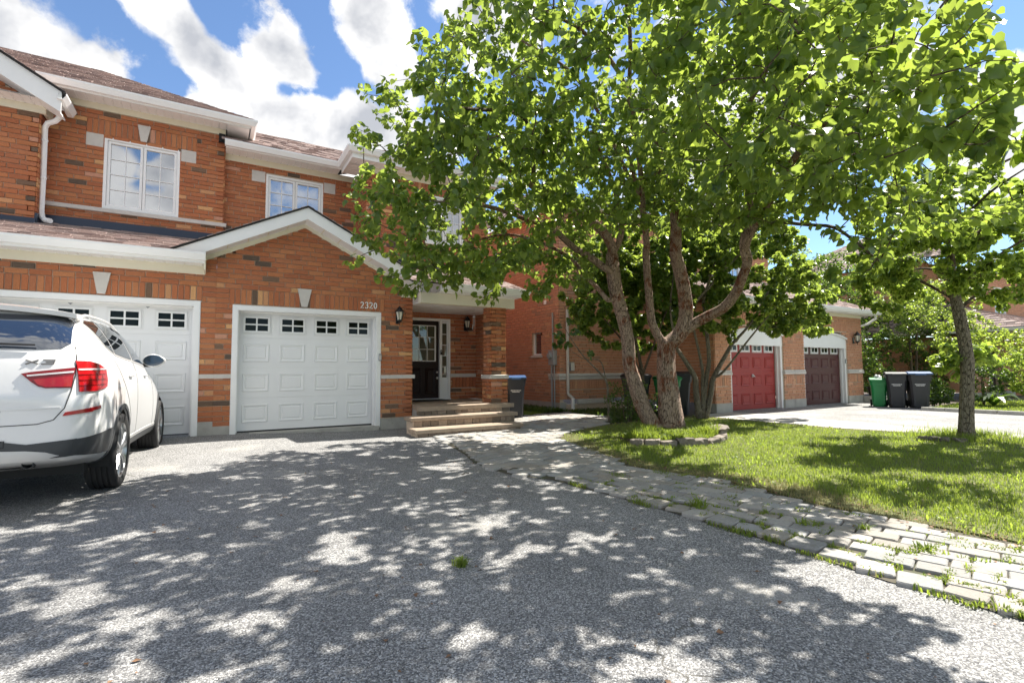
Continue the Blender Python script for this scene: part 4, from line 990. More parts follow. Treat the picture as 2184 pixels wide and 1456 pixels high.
b = MB(); b.box(8.38, 8.6, MY-.02, 20, -.1, .26); b.build('foundation', MAT['concrete'], R3); b = MB(); b.box(8.6, 11.45, MY-.02, MY+.2, -.1, .20); b.build('foundation', MAT['mortar'], R3)
for z0, z1, o_ in ((.90, .99, .04), (.995, 1.075, .065)):
    b = MB(); b.bbox(8.4-o_, 11.45, MY-o_, MY+.02, z0, z1, .008); b.build('sill_band', MAT['stone'], R3)
    b = MB(); b.bbox(8.4-o_, 8.42, MY+.021, MY+.5, z0, z1, .008); b.build('sill_band', MAT['stone'], R3)
b = MB(); b.bbox(9.0, 10.24, MY-.05, MY+.02, .20, .33, .006); b.build('basement_sill', MAT['stone'], R3)
# narrow side window (faces -x)
f = MB(); y0, y1, z0, z1, X = 12.28, 12.78, 1.62, 2.33, 8.4
for a, b_, c, d_ in ((y0, y0+.05, z0, z1), (y1-.05, y1, z0, z1), (y0+.05, y1-.05, z1-.05, z1), (y0+.05, y1-.05, z0, z0+.05)): f.box(X+.04, X+.1, a, b_, c, d_)
w_ = f.build('window', MAT['white'], R3); q = MB(); q.box(X+.07, X+.08, y0+.05, y1-.05, z0+.05, z1-.05); q.build('pane', MAT['window'], w_)
b = MB(); b.bbox(X-.05, X+.04, y0-.05, y1+.05, z0-.07, z0, .006); b.build('window_sill', MAT['stone'], R3)
b = MB(); b.box(X-.03, X, 12.0, 12.12, 3.12, 3.24); b.build('vent_cover', MAT['white'], R3)
window(R3, 12.35, 13.75, 3.9, 5.2, MY)
dsp = [(8.62, MY-.09, 2.9), (8.62, MY-.09, .62), (8.62, MY-.09, .50), (8.70, MY-.16, .40), (8.72, MY-.18, .36)]
b = MB(); b.tube(dsp, .042, 8); d_ = b.build('downspout', MAT['stone'], R3, smooth=40.0); b = MB(); b.tube([(8.72, MY-.18, .38), (8.72, MY-.18, .03)], .055, 10); b.build('drain_pipe', MAT['white'], d_)
H4 = House('brick_house', 'brick house with maroon garage door at the far end of the row')
H4.mix = .55; R4 = H4.root
garage_bay(H4, 15.13, 19.35, 15.72, 18.36, 0, MAT['maroon'], False, True)
H4.face((19.35, GY, 0), (0, 1, 0), 8, .26, 2.99)
H4.face((15.15, MY, 0), (1, 0, 0), 3.4, 3.0, 5.9, openings=[(.9, 2.3, 3.9, 5.2)]); window(R4, 16.05, 17.45, 3.9, 5.2, MY)
H4.face((18.55, MY, 0), (0, 1, 0), 8.6, 3.0, 5.9)
for R, xa, xb in ((R3, 11.2, 15.13), (R4, 15.132, 19.7)):
    board(R, 'frieze', (max(xa, 11.43), min(xb, 19.37), GY-.03, GY+.02, 2.90, 3.02), 'cream')
    soffit(R, xa, xb, 8.24, GY-.03, 3.005)
    board(R, 'fascia', (xa, xb, 8.21, 8.238, 2.98, 3.12), 'white')
gutter(R3, [(11.2, 8.21), (15.13, 8.21)], 3.01); gutter(R4, [(15.132, 8.21), (19.72, 8.21), (19.72, 11.4)], 3.01)
b = MB(); b.box(19.38, 19.7, 8.6, 11.4, 3.0, 3.02); b.build('soffit_return', MAT['white'], R4)
roof(R3, [(11.1, 8.1, 3.13), (15.13, 8.1, 3.13), (15.13, MY, 4.55), (11.1, MY, 4.55)], (1, 0, 0)); roof(R4, [(15.13, 8.1, 3.13), (19.82, 8.1, 3.13), (18.2, MY, 4.55), (15.13, MY, 4.55)], (1, 0, 0)); roof(R4, [(19.82, 8.1, 3.13), (19.82, 13, 3.13), (18.2, 13, 4.55), (18.2, MY, 4.55)], (0, 1, 0))
dsp = [(19.78, 8.3, 3.05), (19.78, 8.3, 2.9), (19.66, 8.5, 2.72), (19.45, 8.72, 2.64), (19.42, 8.72, 2.5), (19.42, 8.72, .2)]
b = MB(); b.tube(dsp, .04, 8); b.build('downspout', MAT['white'], R4, smooth=40.0)
for R, xa, xb, hip0, hip1 in ((R3, 8.0, 15.14, 2.6, 0), (R4, 15.16, 18.95, 0, 2.6)):
    soffit(R, xa, xb, MY-.4, MY-.02, 5.9, pitch=.3); b = MB(); b.box(xa, xb, MY-.43, MY-.40, 5.88, 6.02); b.build('fascia', MAT['white'], R)
    roof(R, [(xa-.05, MY-.5, 6.03), (xb+.05*(hip1 > 0), MY-.5, 6.03), (xb-hip1, 15.7, 8.2), (xa+hip0, 15.7, 8.2)], (1, 0, 0), expo=.16)
roof(R3, [(7.95, MY-.5, 6.03), (10.6, 15.7, 8.2), (10.6, 17, 8.2), (7.95, 20.3, 6.03)], (0, 1, 0), expo=.16)
roof(R4, [(19.0, MY-.5, 6.03), (19.0, 20.3, 6.03), (16.35, 17, 8.2), (16.35, 15.7, 8.2)], (0, 1, 0), expo=.16)
b = MB(); b.box(8.02, 8.40, MY, 20, 5.88, 5.9); b.build('soffit_return', MAT['white'], R3)
H3.finish(); H4.finish()

# ------------------------------------------------------------------ house across the far lawn
H5 = House('brick_house', 'far brick house with dark shingled porch roof behind the round bushes')
H5.mix = .6; R5 = H5.root; QY = 7.4
H5.face((25.40, QY, 0), (1, 0, 0), 12, .2, 2.45, openings=[(1.6, 2.7, .2, 2.2), (5.6, 7.0, .9, 2.1)], off=.02)
H5.face((25.40, 16, 0), (0, -1, 0), 8.6, .2, 2.45)
H5.face((26.80, 9.4, 0), (1, 0, 0), 3.2, 2.6, 5.9, openings=[(.6, 1.7, 3.5, 4.9)]); H5.face((26.80, 16, 0), (0, -1, 0), 6.6, 2.6, 5.9)
H5.face((30.00, 9.4, 0), (0, -1, 0), 1.1, 2.6, 5.9); H5.face((30.00, 8.3, 0), (1, 0, 0), 7, 2.6, 5.9, openings=[(1.5, 3, 3.6, 5)])
window(R5, 27.40, 28.50, 3.5, 4.9, 9.4); window(R5, 31.50, 33.00, 3.6, 5, 8.3); window(R5, 31.00, 32.40, .9, 2.1, QY)
d = MB(); d.box(27.00, 28.10, QY+.1, QY+.2, .2, 2.2); d.build('front_door', MAT['darkwood'], R5)
for xx in (26.60, 28.50):
    H5.face((xx, 6.1, 0), (1, 0, 0), .45, .1, 2.3); H5.face((xx, 6.55, 0), (0, -1, 0), .45, .1, 2.3)
board(R5, 'porch_beam', (25.50, 37.40, 6.05, 6.3, 2.3, 2.5), 'cream'); soffit(R5, 25.00, 37.40, 5.7, QY-.02, 2.5, pitch=.3)
board(R5, 'fascia', (25.00, 37.40, 5.66, 5.69, 2.5, 2.64), 'white'); gutter(R5, [(25.00, 12), (25.00, 5.66), (37.40, 5.66)], 2.52)
roof(R5, [(24.90, 5.55, 2.66), (37.50, 5.55, 2.66), (37.50, 9.38, 4.2), (26.80, 9.38, 4.2)], (1, 0, 0)); roof(R5, [(24.90, 5.55, 2.66), (26.80, 9.38, 4.2), (26.80, 14, 4.2), (24.90, 14, 2.66)], (0, 1, 0))
roof(R5, [(26.40, 8.0, 5.98), (37.60, 8.0, 5.98), (34.60, 12.5, 8), (29.10, 12.5, 8)], (1, 0, 0), expo=.16); roof(R5, [(26.40, 8.0, 5.98), (29.10, 12.5, 8), (26.40, 17, 5.98)], (0, 1, 0), expo=.16)
board(R5, 'fascia', (26.40, 37.60, 8.0, 8.03, 5.84, 5.98), 'white')
b = MB(); b.box(25.40, 37.40, QY, QY+.3, -.1, .2); b.build('foundation', MAT['concrete'], R5)
H5.finish()
# ------------------------------------------------------------------ trees and plants
MAT['bark'] = bark_mat('reddish_bark', (.075, .04, .028), (.40, .295, .235), (.20, .075, .042))
MAT['bark_grey'] = bark_mat('grey_bark', (.05, .04, .028), (.25, .215, .165))
MAT['bark_dark'] = bark_mat('dark_bark', (.04, .03, .022), (.16, .125, .09))
MAT['leaf'] = leaf_mat('heart_leaf', (.038, .09, .022), (.09, .15, .038), (.47, .59, .075), .30, .50)
MAT['leaf_small'] = leaf_mat('small_leaf', (.06, .115, .022), (.11, .165, .034), (.52, .66, .08), .4, .55)
MAT['leaf_dark'] = leaf_mat('dark_leaf', (.022, .055, .016), (.055, .10, .026), (.26, .40, .04), .38, .42)
MAT['leaf_lime'] = leaf_mat('lime_leaf', (.07, .12, .02), (.13, .19, .035), (.55, .68, .08), .4, .5)
MAT['blade'] = leaf_mat('grass_blade', (.085, .145, .02), (.185, .235, .042), (.46, .57, .06), .5, .45)
MAT['blade_dry'] = leaf_mat('dry_blade', (.20, .18, .07), (.34, .29, .12), (.4, .36, .14), .6, .35)

# heart-shaped leaf, folded along its midrib: (along, across, lift)
HEART = np.array([(0, 0, 0), (.48, 0, .02), (1.04, 0, -.10), (-.10, .26, .07), (.10, .50, .12), (.48, .50, .12), (.80, .24, .02), (-.10, -.26, .07), (.10, -.50, .12), (.48, -.50, .12), (.80, -.24, .02)])
HEART_F = np.array([(0, 4, 3), (0, 1, 4), (1, 5, 4), (1, 6, 5), (1, 2, 6), (0, 7, 8), (0, 8, 1), (1, 8, 9), (1, 9, 10), (1, 10, 2)])
OVAL = np.array([(0, 0, 0), (.42, .36, .1), (1, 0, -.05), (.42, -.36, .1), (.5, 0, 0)])
OVAL_F = np.array([(0, 4, 1), (4, 2, 1), (0, 3, 4), (4, 3, 2)])
def unit(a): return a/np.maximum(np.linalg.norm(a, axis=1, keepdims=True), 1e-9)
def leaf_frames(t, n):
    t = unit(t); n = n-t*(n*t).sum(1, keepdims=True); n = unit(n); b = np.cross(n, t); return t, b, n
def leaves_mesh(name, base, t, n, size, tone, m, shape=HEART, faces=HEART_F, curl=None):
    t, b, n = leaf_frames(t, n); k = len(shape)
    S = np.repeat(shape[None], len(base), 0).copy()
    if curl is not None: S[:, :, 2] *= curl[:, None]
    P = base[:, None]+size[:, None, None]*(S[:, :, 0:1]*t[:, None]+S[:, :, 1:2]*b[:, None]+S[:, :, 2:3]*n[:, None])
    F = (faces[None]+(np.arange(len(base))*k)[:, None, None]).reshape(-1, 3)
    T = np.repeat(tone[:, None], k, 0).repeat(3, 1)
    return fast_mesh(name, P.reshape(-1, 3), F, m, T)
def smooth_path(pts, n=5):
    P = [Vector(p) for p in pts]; out = []
    Q = [P[0]*2-P[1]]+P+[P[-1]*2-P[-2]]
    for i in range(1, len(Q)-2):
        for k_ in range(n):
            t = k_/n; a, b, c, d = Q[i-1], Q[i], Q[i+1], Q[i+2]
            out.append(.5*((2*b)+(c-a)*t+(2*a-5*b+4*c-d)*t*t+(3*b-a-3*c+d)*t**3))
    out.append(P[-1]); return out
def lerp_list(v, n, k_=5):
    out = []
    for i in range(n-1):
        for j in range(k_): out.append(v[i]+(v[i+1]-v[i])*j/k_)
    return out+[v[n-1]]
def limb(root, name, pts, rads, m, n=14, rough=.10, seed=0):
    b = MB(); b.tube(smooth_path(pts), lerp_list(rads, len(pts)), n, rough=rough, seed=seed); return b.build(name, m, root, smooth=True)
def blobs(rng, ells, n, shell=.55):
    """points spread through a union of ellipsoids, most of them towards the outside"""
    vol = np.array([e[1][0]*e[1][1]*e[1][2]*(e[2] if len(e) > 2 else 1) for e in ells]); pk = rng.choice(len(ells), n, p=vol/vol.sum())
    d = unit(rng.normal(size=(n, 3))); r = np.where(rng.random(n) < shell, rng.uniform(.72, 1.0, n), rng.random(n)**(1/2.2))
    C = np.array([e[0] for e in ells])[pk]; A = np.array([e[1] for e in ells])[pk]; return C+A*d*r[:, None]
def grow(rng, skel, targets, droop=.12, first=.006):
    """twigs from the nearest point of the skeleton to every target; later twigs may spring from earlier ones"""
    S = np.array(skel, float); twigs = []
    order = np.argsort([((S-t)**2).sum(1).min() for t in targets])
    for i in order:
        t = targets[i]; d2 = ((S-t)**2).sum(1)+(np.maximum(0, S[:, 2]-t[2]+.15)**2)*2.0; j = int(d2.argmin()); a = S[j]; ln = math.sqrt(((t-a)**2).sum())
        if ln < .08: continue
        mid = a*.5+t*.5+rng.normal(size=3)*ln*.10+np.array([0, 0, ln*droop]); k_ = max(4, int(ln/.14)+2); u = np.linspace(0, 1, k_)[:, None]
        p = (1-u)**2*a+2*u*(1-u)*mid+u**2*t; p[1:-1] += rng.normal(size=(k_-2, 3))*.012; twigs.append(p); S = np.vstack([S, p[1:]])
    return twigs
def twig_mesh(root, twigs, m, r0=.005, kr=.007, rmax=.03, sides=4, name='twigs'):
    b = MB()
    for p in twigs:
        ln = np.linalg.norm(p[-1]-p[0]); r = min(rmax, r0+kr*ln); b.tube(p, list(np.linspace(r, .0022, len(p))), sides, cap=False)
    o = b.build(name, m, root, smooth=True); o['kind'] = 'stuff'; return o
def leaf_sites(rng, twigs, total, spread=.07, start=.25, outward=.5, down=.7):
    ls = np.array([np.linalg.norm(np.diff(p, axis=0), axis=1).sum()+.12 for p in twigs]); cnt = rng.multinomial(total, ls/ls.sum()); B = []; T = []; O = []
    for p, c in zip(twigs, cnt):
        if not c: continue
        u = start+(1-start)*rng.random(c)**.8; x = u*(len(p)-1); i = np.minimum(x.astype(int), len(p)-2); f = (x-i)[:, None]
        d = p[i+1]-p[i]; d = d/np.maximum(np.linalg.norm(d, axis=1, keepdims=True), 1e-9)
        side = unit(np.cross(d, rng.normal(size=(c, 3)))); B.append(p[i]*(1-f)+p[i+1]*f+side*spread*rng.uniform(.35, 1, (c, 1))+d*spread*.3); T.append(d*outward+side*.6+rng.normal(size=(c, 3))*.35+np.array([0, 0, -down])); O.append(u)
    return np.vstack(B), np.vstack(T), np.concatenate(O)
def foliage(root, rng, twigs, total, size, m, singles=0, shape=HEART, faces=HEART_F, spread=.07, down=.7, up=1.0, start=.25, leafname='leaf', crown='crown', keep=None):
    B, T, O = leaf_sites(rng, twigs, total, spread, start, .5, down)
    if keep is not None: k_ = keep(B); B, T, O = B[k_], T[k_], O[k_]
    n = len(B); Nn = rng.normal(size=(n, 3))*.62+np.array([0, 0, up])
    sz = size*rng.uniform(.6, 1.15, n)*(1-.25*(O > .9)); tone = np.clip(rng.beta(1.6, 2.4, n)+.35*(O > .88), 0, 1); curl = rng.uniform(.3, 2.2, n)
    single = np.zeros(n, bool)
    if singles:
        R_ = B-np.array(EYE); w = R_@np.array(FW); px = 1092+FPX*(R_@np.array(RT))/np.maximum(w, .01); py = 728-FPX*(R_@np.array(UP))/np.maximum(w, .01)
        ok = (w > .4) & (px > 10) & (px < 2174) & (py > 10) & (py < 1446); sc = np.where(ok, sz/np.maximum(w, .1), 0); single[np.argsort(-sc)[:singles]] = True
        t, b, nn = leaf_frames(T, Nn); metas = {}
        for i in np.nonzero(single)[0]:
            key = (int(tone[i]*5), int(curl[i]*1.5))
            if key not in metas:
                S = HEART.copy(); S[:, 2] *= (key[1]+.5)/1.5; metas[key] = fast_mesh('leaf', S, HEART_F, m, np.full((len(S), 3), (key[0]+.5)/5))
            M_ = Matrix(((t[i, 0], b[i, 0], nn[i, 0], 0), (t[i, 1], b[i, 1], nn[i, 1], 0), (t[i, 2], b[i, 2], nn[i, 2], 0), (0, 0, 0, 1)))
            o = place(leafname, metas[key], root); off = Vector(root.location); o.matrix_basis = Matrix.Translation(Vector(B[i])-off) @ M_ @ Matrix.Scale(sz[i], 4)
    r = ~single; me = leaves_mesh(crown, B[r]-np.array(root.location), T[r], Nn[r], sz[r], tone[r], m, shape, faces, curl[r])
    o = place(crown, me, root); o['kind'] = 'stuff'; return o

# --- the big tree with two leaning trunks and heart-shaped leaves
rng = np.random.default_rng(21)
big_tree = thing('leafy_tree', 'big heart-leaved tree with two reddish trunks rising from the low stone planter ring', 'tree')
px1 = lambda x, y, d: at(1160+x/3.309, 540+y/3.309, d)
px3 = lambda x, y, d: at(1160+x/2.08, y/2.08, d)
T1 = [px1(800, 1300, 8.85), px1(762, 1200, 8.85), px1(700, 1080, 8.82), px1(640, 900, 8.8), px1(606, 790, 8.8), px1(598, 660, 8.78), px1(585, 560, 8.75), px1(545, 400, 8.7), px1(508, 270, 8.65), px1(487, 120, 8.6), px1(482, 0, 8.55)]
r1 = [.17, .15, .14, .13, .122, .118, .118, .12, .122, .115, .10]
limb(big_tree, 'trunk', T1, [q*.92 for q in r1], MAT['bark'], 20, .16, 1)
T2 = [px1(895, 1300, 8.95), px1(885, 1180, 8.95), px1(875, 1000, 8.95), px1(868, 850, 8.95), px1(866, 720, 8.95), px1(868, 620, 8.95)]
limb(big_tree, 'trunk', T2, [.24, .195, .175, .165, .16, .155], MAT['bark'], 20, .16, 2)
T2b = [px1(965, 1300, 8.85), px1(935, 1180, 8.87), px1(905, 1000, 8.9), px1(885, 850, 8.93)]
limb(big_tree, 'trunk', T2b, [.13, .115, .105, .10], MAT['bark'], 16, .14, 3)
LIMBS = []
def big_limb(pts, rads, seed): LIMBS.append((pts, rads)); return limb(big_tree, 'limb', pts, rads, MAT['bark'] if rads[0] > .03 else MAT['bark_dark'], 14, .10, seed)
big_limb([T2[-1]+Vector((0, 0, -.05)), px1(815, 600, 8.9), px1(760, 480, 8.85), px1(742, 300, 8.8), px1(728, 150, 8.7), px1(718, 0, 8.6), px3(455, 1080, 8.4), px3(430, 900, 8.0), at(1330, 300, 7.2)], [.085, .08, .075, .07, .065, .06, .055, .045, .03], 4)
big_limb([T2[-1]+Vector((0, 0, -.08)), px1(915, 610, 8.95), px1(968, 550, 8.95), px1(1000, 430, 8.95), px1(985, 250, 8.9), px1(952, 100, 8.8), px1(930, 0, 8.75), px3(585, 980, 8.5), px3(560, 850, 8.2), px3(520, 760, 7.8), at(1400, 250, 7.0)], [.13, .125, .12, .112, .105, .098, .09, .08, .07, .06, .03], 5)
big_limb([px1(985, 560, 8.95), px1(1060, 500, 8.9), px1(1150, 450, 8.8), px1(1270, 385, 8.6), px1(1350, 290, 8.4), px1(1402, 170, 8.2), px1(1440, 50, 8.0), px3(893, 1090, 7.8), px3(935, 1000, 7.5), px3(972, 940, 7.2), at(1700, 330, 6.0), at(1800, 220, 5.0)], [.095, .092, .09, .086, .082, .078, .074, .07, .062, .055, .04, .025], 6)
big_limb([px3(900, 1180, 7.9), px3(880, 1080, 7.8), px3(915, 960, 7.7), at(1640, 380, 7.4), at(1660, 260, 7.0)], [.05, .046, .04, .03, .018], 7)
big_limb([px3(965, 985, 7.4), px3(1060, 988, 7.2), px3(1180, 998, 6.8), px3(1290, 1010, 6.3), at(1830, 520, 5.6), at(1880, 560, 5.2)], [.028, .026, .024, .02, .015, .008], 8)
big_limb([T1[-1], px3(300, 1090, 8.4), px3(255, 1020, 8.3), px3(170, 955, 8.1), px3(60, 890, 7.8), at(1140, 400, 7.4), at(1060, 340, 7.0), at(960, 280, 6.6)], [.085, .08, .076, .07, .06, .05, .04, .022], 9)
big_limb([T1[-2], px3(282, 1195, 8.5), px3(205, 1140, 8.4), px3(130, 1095, 8.3), px3(40, 1015, 8.1), at(1130, 470, 7.8), at(1040, 440, 7.4), at(930, 430, 7.0)], [.065, .062, .058, .052, .045, .038, .03, .018], 10)
big_limb([T1[-3]+Vector((0, 0, -.1)), px3(286, 1330, 8.6), px3(245, 1285, 8.6), px3(200, 1240, 8.5), px3(120, 1150, 8.4), at(1160, 520, 8.2), at(1080, 500, 7.8), at(990, 520, 7.5)], [.045, .042, .038, .034, .03, .026, .02, .012], 11)
big_limb([T1[-1], px3(330, 1080, 8.45), px3(345, 1000, 8.2), at(1310, 400, 7.6), at(1260, 280, 6.8)], [.06, .052, .045, .035, .02], 12)
# limbs that carry the crown over the drive, out of the frame above
def arm(a, pts, r): big_limb([a]+[Vector(p) for p in pts], list(np.linspace(r, .014, len(pts)+1)), 20+len(LIMBS))
arm(LIMBS[1][0][8], [(5.6, 5.6, 4.9), (4.6, 4.6, 5.6), (3.6, 3.8, 5.7)], .05)
arm(LIMBS[0][0][6], [(5.0, 5.0, 4.9), (3.9, 4.6, 5.3), (2.6, 4.2, 5.0)], .045)
arm(LIMBS[2][0][8], [(6.4, 4.3, 4.5), (5.6, 3.4, 4.7), (4.6, 2.6, 4.4), (3.9, 2.0, 3.9)], .045)
arm(LIMBS[2][0][9], [(7.0, 4.6, 5.0), (7.4, 4.0, 5.6)], .035)
arm(LIMBS[1][0][9], [(6.6, 6.0, 5.6), (6.4, 6.6, 6.4)], .04)
arm(LIMBS[0][0][7], [(4.6, 5.6, 5.4), (3.6, 5.8, 5.9)], .035)
arm(LIMBS[5][0][5], [(3.6, 5.6, 4.6), (2.6, 5.2, 4.3), (2.0, 4.9, 4.0)], .03)
skel = [np.array(p) for pts, r in LIMBS for p in smooth_path(pts, 6)[len(pts)*2:]]
CROWN = [((5.4, 5.1, 5.15), (3.3, 3.2, 1.75), .85), ((2.95, 6.2, 3.45), (1.55, 1.5, 1.25), 1.5), ((4.15, 2.25, 3.75), (1.55, 1.35, 1.15), 1.4), ((5.6, 2.6, 2.75), (.75, .6, .75), 1.6), ((3.3, 6.9, 2.65), (.8, .6, .55), 1.5),
         ((4.25, 6.9, 2.85), (1.0, .7, .6), 1.6), ((5.1, 6.9, 3.15), (.9, .7, .6), 1.7), ((2.9, 2.9, 4.7), (1.3, 1.5, .85), .8), ((2.6, 4.5, 4.2), (1.0, 1.4, .9), 1.3), ((3.9, 1.05, 2.7), (.6, .35, .5), 1.6), ((2.35, 6.2, 4.1), (1.05, 1.1, .9), 1.3), ((4.9, 4.7, 3.8), (1.9, 1.6, .65), 1.2), ((5.8, 3.6, 3.6), (1.4, 1.2, .7), 1.2), ((7.5, 2.3, 3.55), (1.3, .8, .95), 1.2), ((6.6, 4.2, 4.4), (1.5, 1.6, 1.2), 1.1), ((5.1, 7.6, 4.3), (1.7, 1.2, 1.3), .9), ((6.4, 2.7, 4.2), (1.3, 1.1, 1.0), 1.2), ((5.1, 1.75, 3.1), (.9, .6, .75), 1.3), ((3.9, 1.35, 3.0), (.8, .5, .6), 1.2), ((7.4, 5.6, 4.6), (1.3, 1.4, 1.1), 1.0), ((2.2, 6.5, 2.75), (.9, .9, .6), 1.3)]
tg = blobs(rng, CROWN, 2300)
def crown_ok(P):          # nothing hangs in front of the lens, nor over the sunny strip of drive at the right
    d = np.linalg.norm(P-np.array(EYE), axis=1); sx = P[:, 0]-P[:, 2]*SUN.x/SUN.z; sy = P[:, 1]-P[:, 2]*SUN.y/SUN.z
    return (d > 1.75) & (P[:, 2] > 1.9) & ((rng.random(len(P)) < .13) | ~((sy < 1.75) & (sx+.48*sy > 3.55) & (sx < 5.2)))
tg = tg[crown_ok(tg)]
tw = grow(rng, skel, tg)
twig_mesh(big_tree, tw, MAT['bark_dark'], .004, .0075, .026)
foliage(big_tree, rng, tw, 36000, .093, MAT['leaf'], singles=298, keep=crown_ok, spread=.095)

# --- low multi-stem tree beside the red garage
rng = np.random.default_rng(5)
t2 = thing('leafy_tree', 'low many-stemmed tree with bright leaves in front of the red garage door', 'tree')
st = []
for a, b_, c, r in (((1492, 893), (1480, 800), (1445, 745), .075), ((1496, 893), (1512, 760), (1500, 640), .06), ((1505, 893), (1522, 805), (1560, 735), .07), ((1500, 893), (1497, 780), (1470, 660), .045)):
    P = [at(a[0], a[1], 11.6), at((a[0]*1+b_[0]*2)/3, (a[1]+b_[1]*2)/3, 11.6), at(b_[0], b_[1], 11.5), at(c[0], c[1], 11.4)]; limb(t2, 'trunk', P, [r, r*.85, r*.75, r*.55], MAT['bark_grey'], 10, .1, len(st)); st.append(P)
ext = [[st[2][3], at(1600, 690, 11.2), at(1640, 620, 11)], [st[2][2], at(1545, 790, 11.3), at(1600, 720, 11.1), at(1650, 660, 10.9)], [st[1][3], at(1530, 540, 11.3)], [st[0][3], at(1430, 660, 11.3), at(1440, 560, 11.2)], [st[3][3], at(1560, 560, 11.1), at(1620, 500, 11)]]
for i, e in enumerate(ext): limb(t2, 'limb', e, list(np.linspace(.035, .012, len(e))), MAT['bark_grey'], 8, .08, i)
sk = [np.array(p) for e in ext+st for p in smooth_path(e, 6)[6:]]
tg = blobs(rng, [((10.9, 6.9, 3.45), (1.7, 1.2, 1.25)), ((9.6, 7.9, 3.3), (1.5, 1.1, 1.2)), ((11.9, 6.6, 2.85), (1.2, .9, .8)), ((10.2, 7.2, 2.5), (1.4, .9, .55)), ((11.9, 7.3, 2.45), (.9, .6, .5)), ((12.3, 6.8, 2.4), (1.05, .7, .5), 2.2), ((10.4, 7.0, 4.4), (1.6, 1.1, .8))], 500)
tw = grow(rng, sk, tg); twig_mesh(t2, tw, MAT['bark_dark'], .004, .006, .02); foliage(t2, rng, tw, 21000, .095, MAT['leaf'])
# --- bushy young tree behind the left trunk
rng = np.random.default_rng(6)
t3 = thing('bushy_tree', 'dense green young tree behind the left reddish trunk', 'tree')
P = [on_z(1372, 893, 0), at(1370, 800, 12.2), at(1350, 700, 12)]; limb(t3, 'trunk', P, [.05, .045, .03], MAT['bark_dark'], 8)
P2 = [P[1], at(1330, 730, 12), at(1280, 670, 11.8)]; P3 = [P[1], at(1400, 720, 12), at(1430, 640, 11.9)]
limb(t3, 'limb', P2, [.03, .024, .012], MAT['bark_dark'], 7); limb(t3, 'limb', P3, [.03, .024, .012], MAT['bark_dark'], 7)
tg = blobs(rng, [((8.1, 8.9, 2.65), (1.15, .9, .95)), ((9.1, 9.0, 3.1), (1.1, .9, 1.1)), ((8.4, 9.2, 3.9), (1.1, .9, .8)), ((7.35, 9.0, 2.75), (.85, .6, .65)), ((9.7, 9.1, 2.3), (.9, .7, .8)), ((8.9, 8.4, 3.8), (1.5, 1.0, 1.0)), ((10.2, 8.3, 4.4), (1.3, 1.0, .9))], 460)
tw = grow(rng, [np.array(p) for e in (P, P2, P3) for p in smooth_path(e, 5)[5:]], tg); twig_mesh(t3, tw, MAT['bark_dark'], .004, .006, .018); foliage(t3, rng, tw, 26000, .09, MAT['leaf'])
# --- sapling by the path
rng = np.random.default_rng(8)
t4 = thing('sapling', 'thin bent sapling with few leaves beside the path slabs', 'tree')
P = [at(1300, 908, 11.0), at(1297, 850, 11), at(1293, 812, 11), at(1270, 785, 11), at(1245, 760, 11), at(1220, 725, 11), at(1205, 700, 11)]
limb(t4, 'trunk', P, [.03, .027, .024, .018, .014, .01, .006], MAT['bark_grey'], 7)
P2 = [P[2], at(1280, 770, 11), at(1245, 765, 11), at(1215, 745, 11)]; limb(t4, 'limb', P2, [.014, .012, .008, .005], MAT['bark_grey'], 6)
tg = np.array([np.array(at(x, y, 11+d)) for x, y, d in ((1190, 690, 0), (1200, 720, .1), (1185, 715, -.1), (1215, 680, .1), (1210, 735, 0), (1180, 735, 0), (1260, 750, .1), (1230, 700, -.1))])
tw = grow(rng, [np.array(p) for p in smooth_path(P, 5)[18:]], tg); twig_mesh(t4, tw, MAT['bark_grey'], .003, .004, .008); foliage(t4, rng, tw, 110, .10, MAT['leaf_dark'], down=1.2)
# --- street-side tree at the right with one straight trunk
rng = np.random.default_rng(9)
t5 = thing('shade_tree', 'tree with a straight grey trunk standing in the lawn at the right', 'tree')
b0 = on_z(2061, 931, .03); dd = (b0-EYE).dot(FW)
P = [b0, at(2060, 915, dd), at(2060, 860, dd), at(2062, 780, dd), at(2054, 720, dd), at(2044, 670, dd), at(2030, 600, dd), at(2025, 500, dd), at(2022, 400, dd), at(2020, 330, dd)]
limb(t5, 'trunk', P, [.15, .105, .092, .086, .083, .082, .06, .045, .03, .01], MAT['bark_grey'], 18, .10, 3)
Cc = P[6]; lims = []
for i in range(11):
    a = i*2.4; s_ = P[5].lerp(P[8], i/11+.02); e = Vector((math.cos(a)*1.3, math.sin(a)*1.25, .35+.25*(i % 3))); lims.append([s_, s_+e*.5+Vector((0, 0, .1)), s_+e]); limb(t5, 'limb', lims[-1], [.03, .02, .008], MAT['bark_dark'], 7, .08, i)
sk = [np.array(p) for e in lims for p in smooth_path(e, 5)[2:]]+[np.array(p) for p in smooth_path(P, 5)[30:]]
cx, cy = P[6].x, P[6].y
tg = blobs(rng, [((cx, cy, 3.0), (1.75, 1.6, .75)), ((cx-.1, cy, 3.7), (1.25, 1.2, .85)), ((cx-.1, cy, 4.5), (.85, .8, .9)), ((cx-1.4, cy+.2, 3.3), (.9, .7, .8)), ((cx+1.2, cy-.3, 3.4), (.9, .7, .8)), ((cx-.9, cy+.3, 2.45), (.7, .7, .4)), ((cx+.9, cy-.5, 2.6), (.9, .7, .5))], 300)
sp = [np.array(at(x, y, dd+.1*k_)) for k_, (x, y) in enumerate(((2030, 770), (2000, 790), (2040, 810), (1985, 770), (2070, 760), (2110, 740), (2120, 770), (2015, 740), (2045, 730)))]
tw = grow(rng, sk, np.vstack([tg])); tw += [np.array([np.array(P[3])*(1-u)+s_*u+np.array((0, 0, .1*math.sin(3.1*u))) for u in np.linspace(0, 1, 5)]) for s_ in sp]
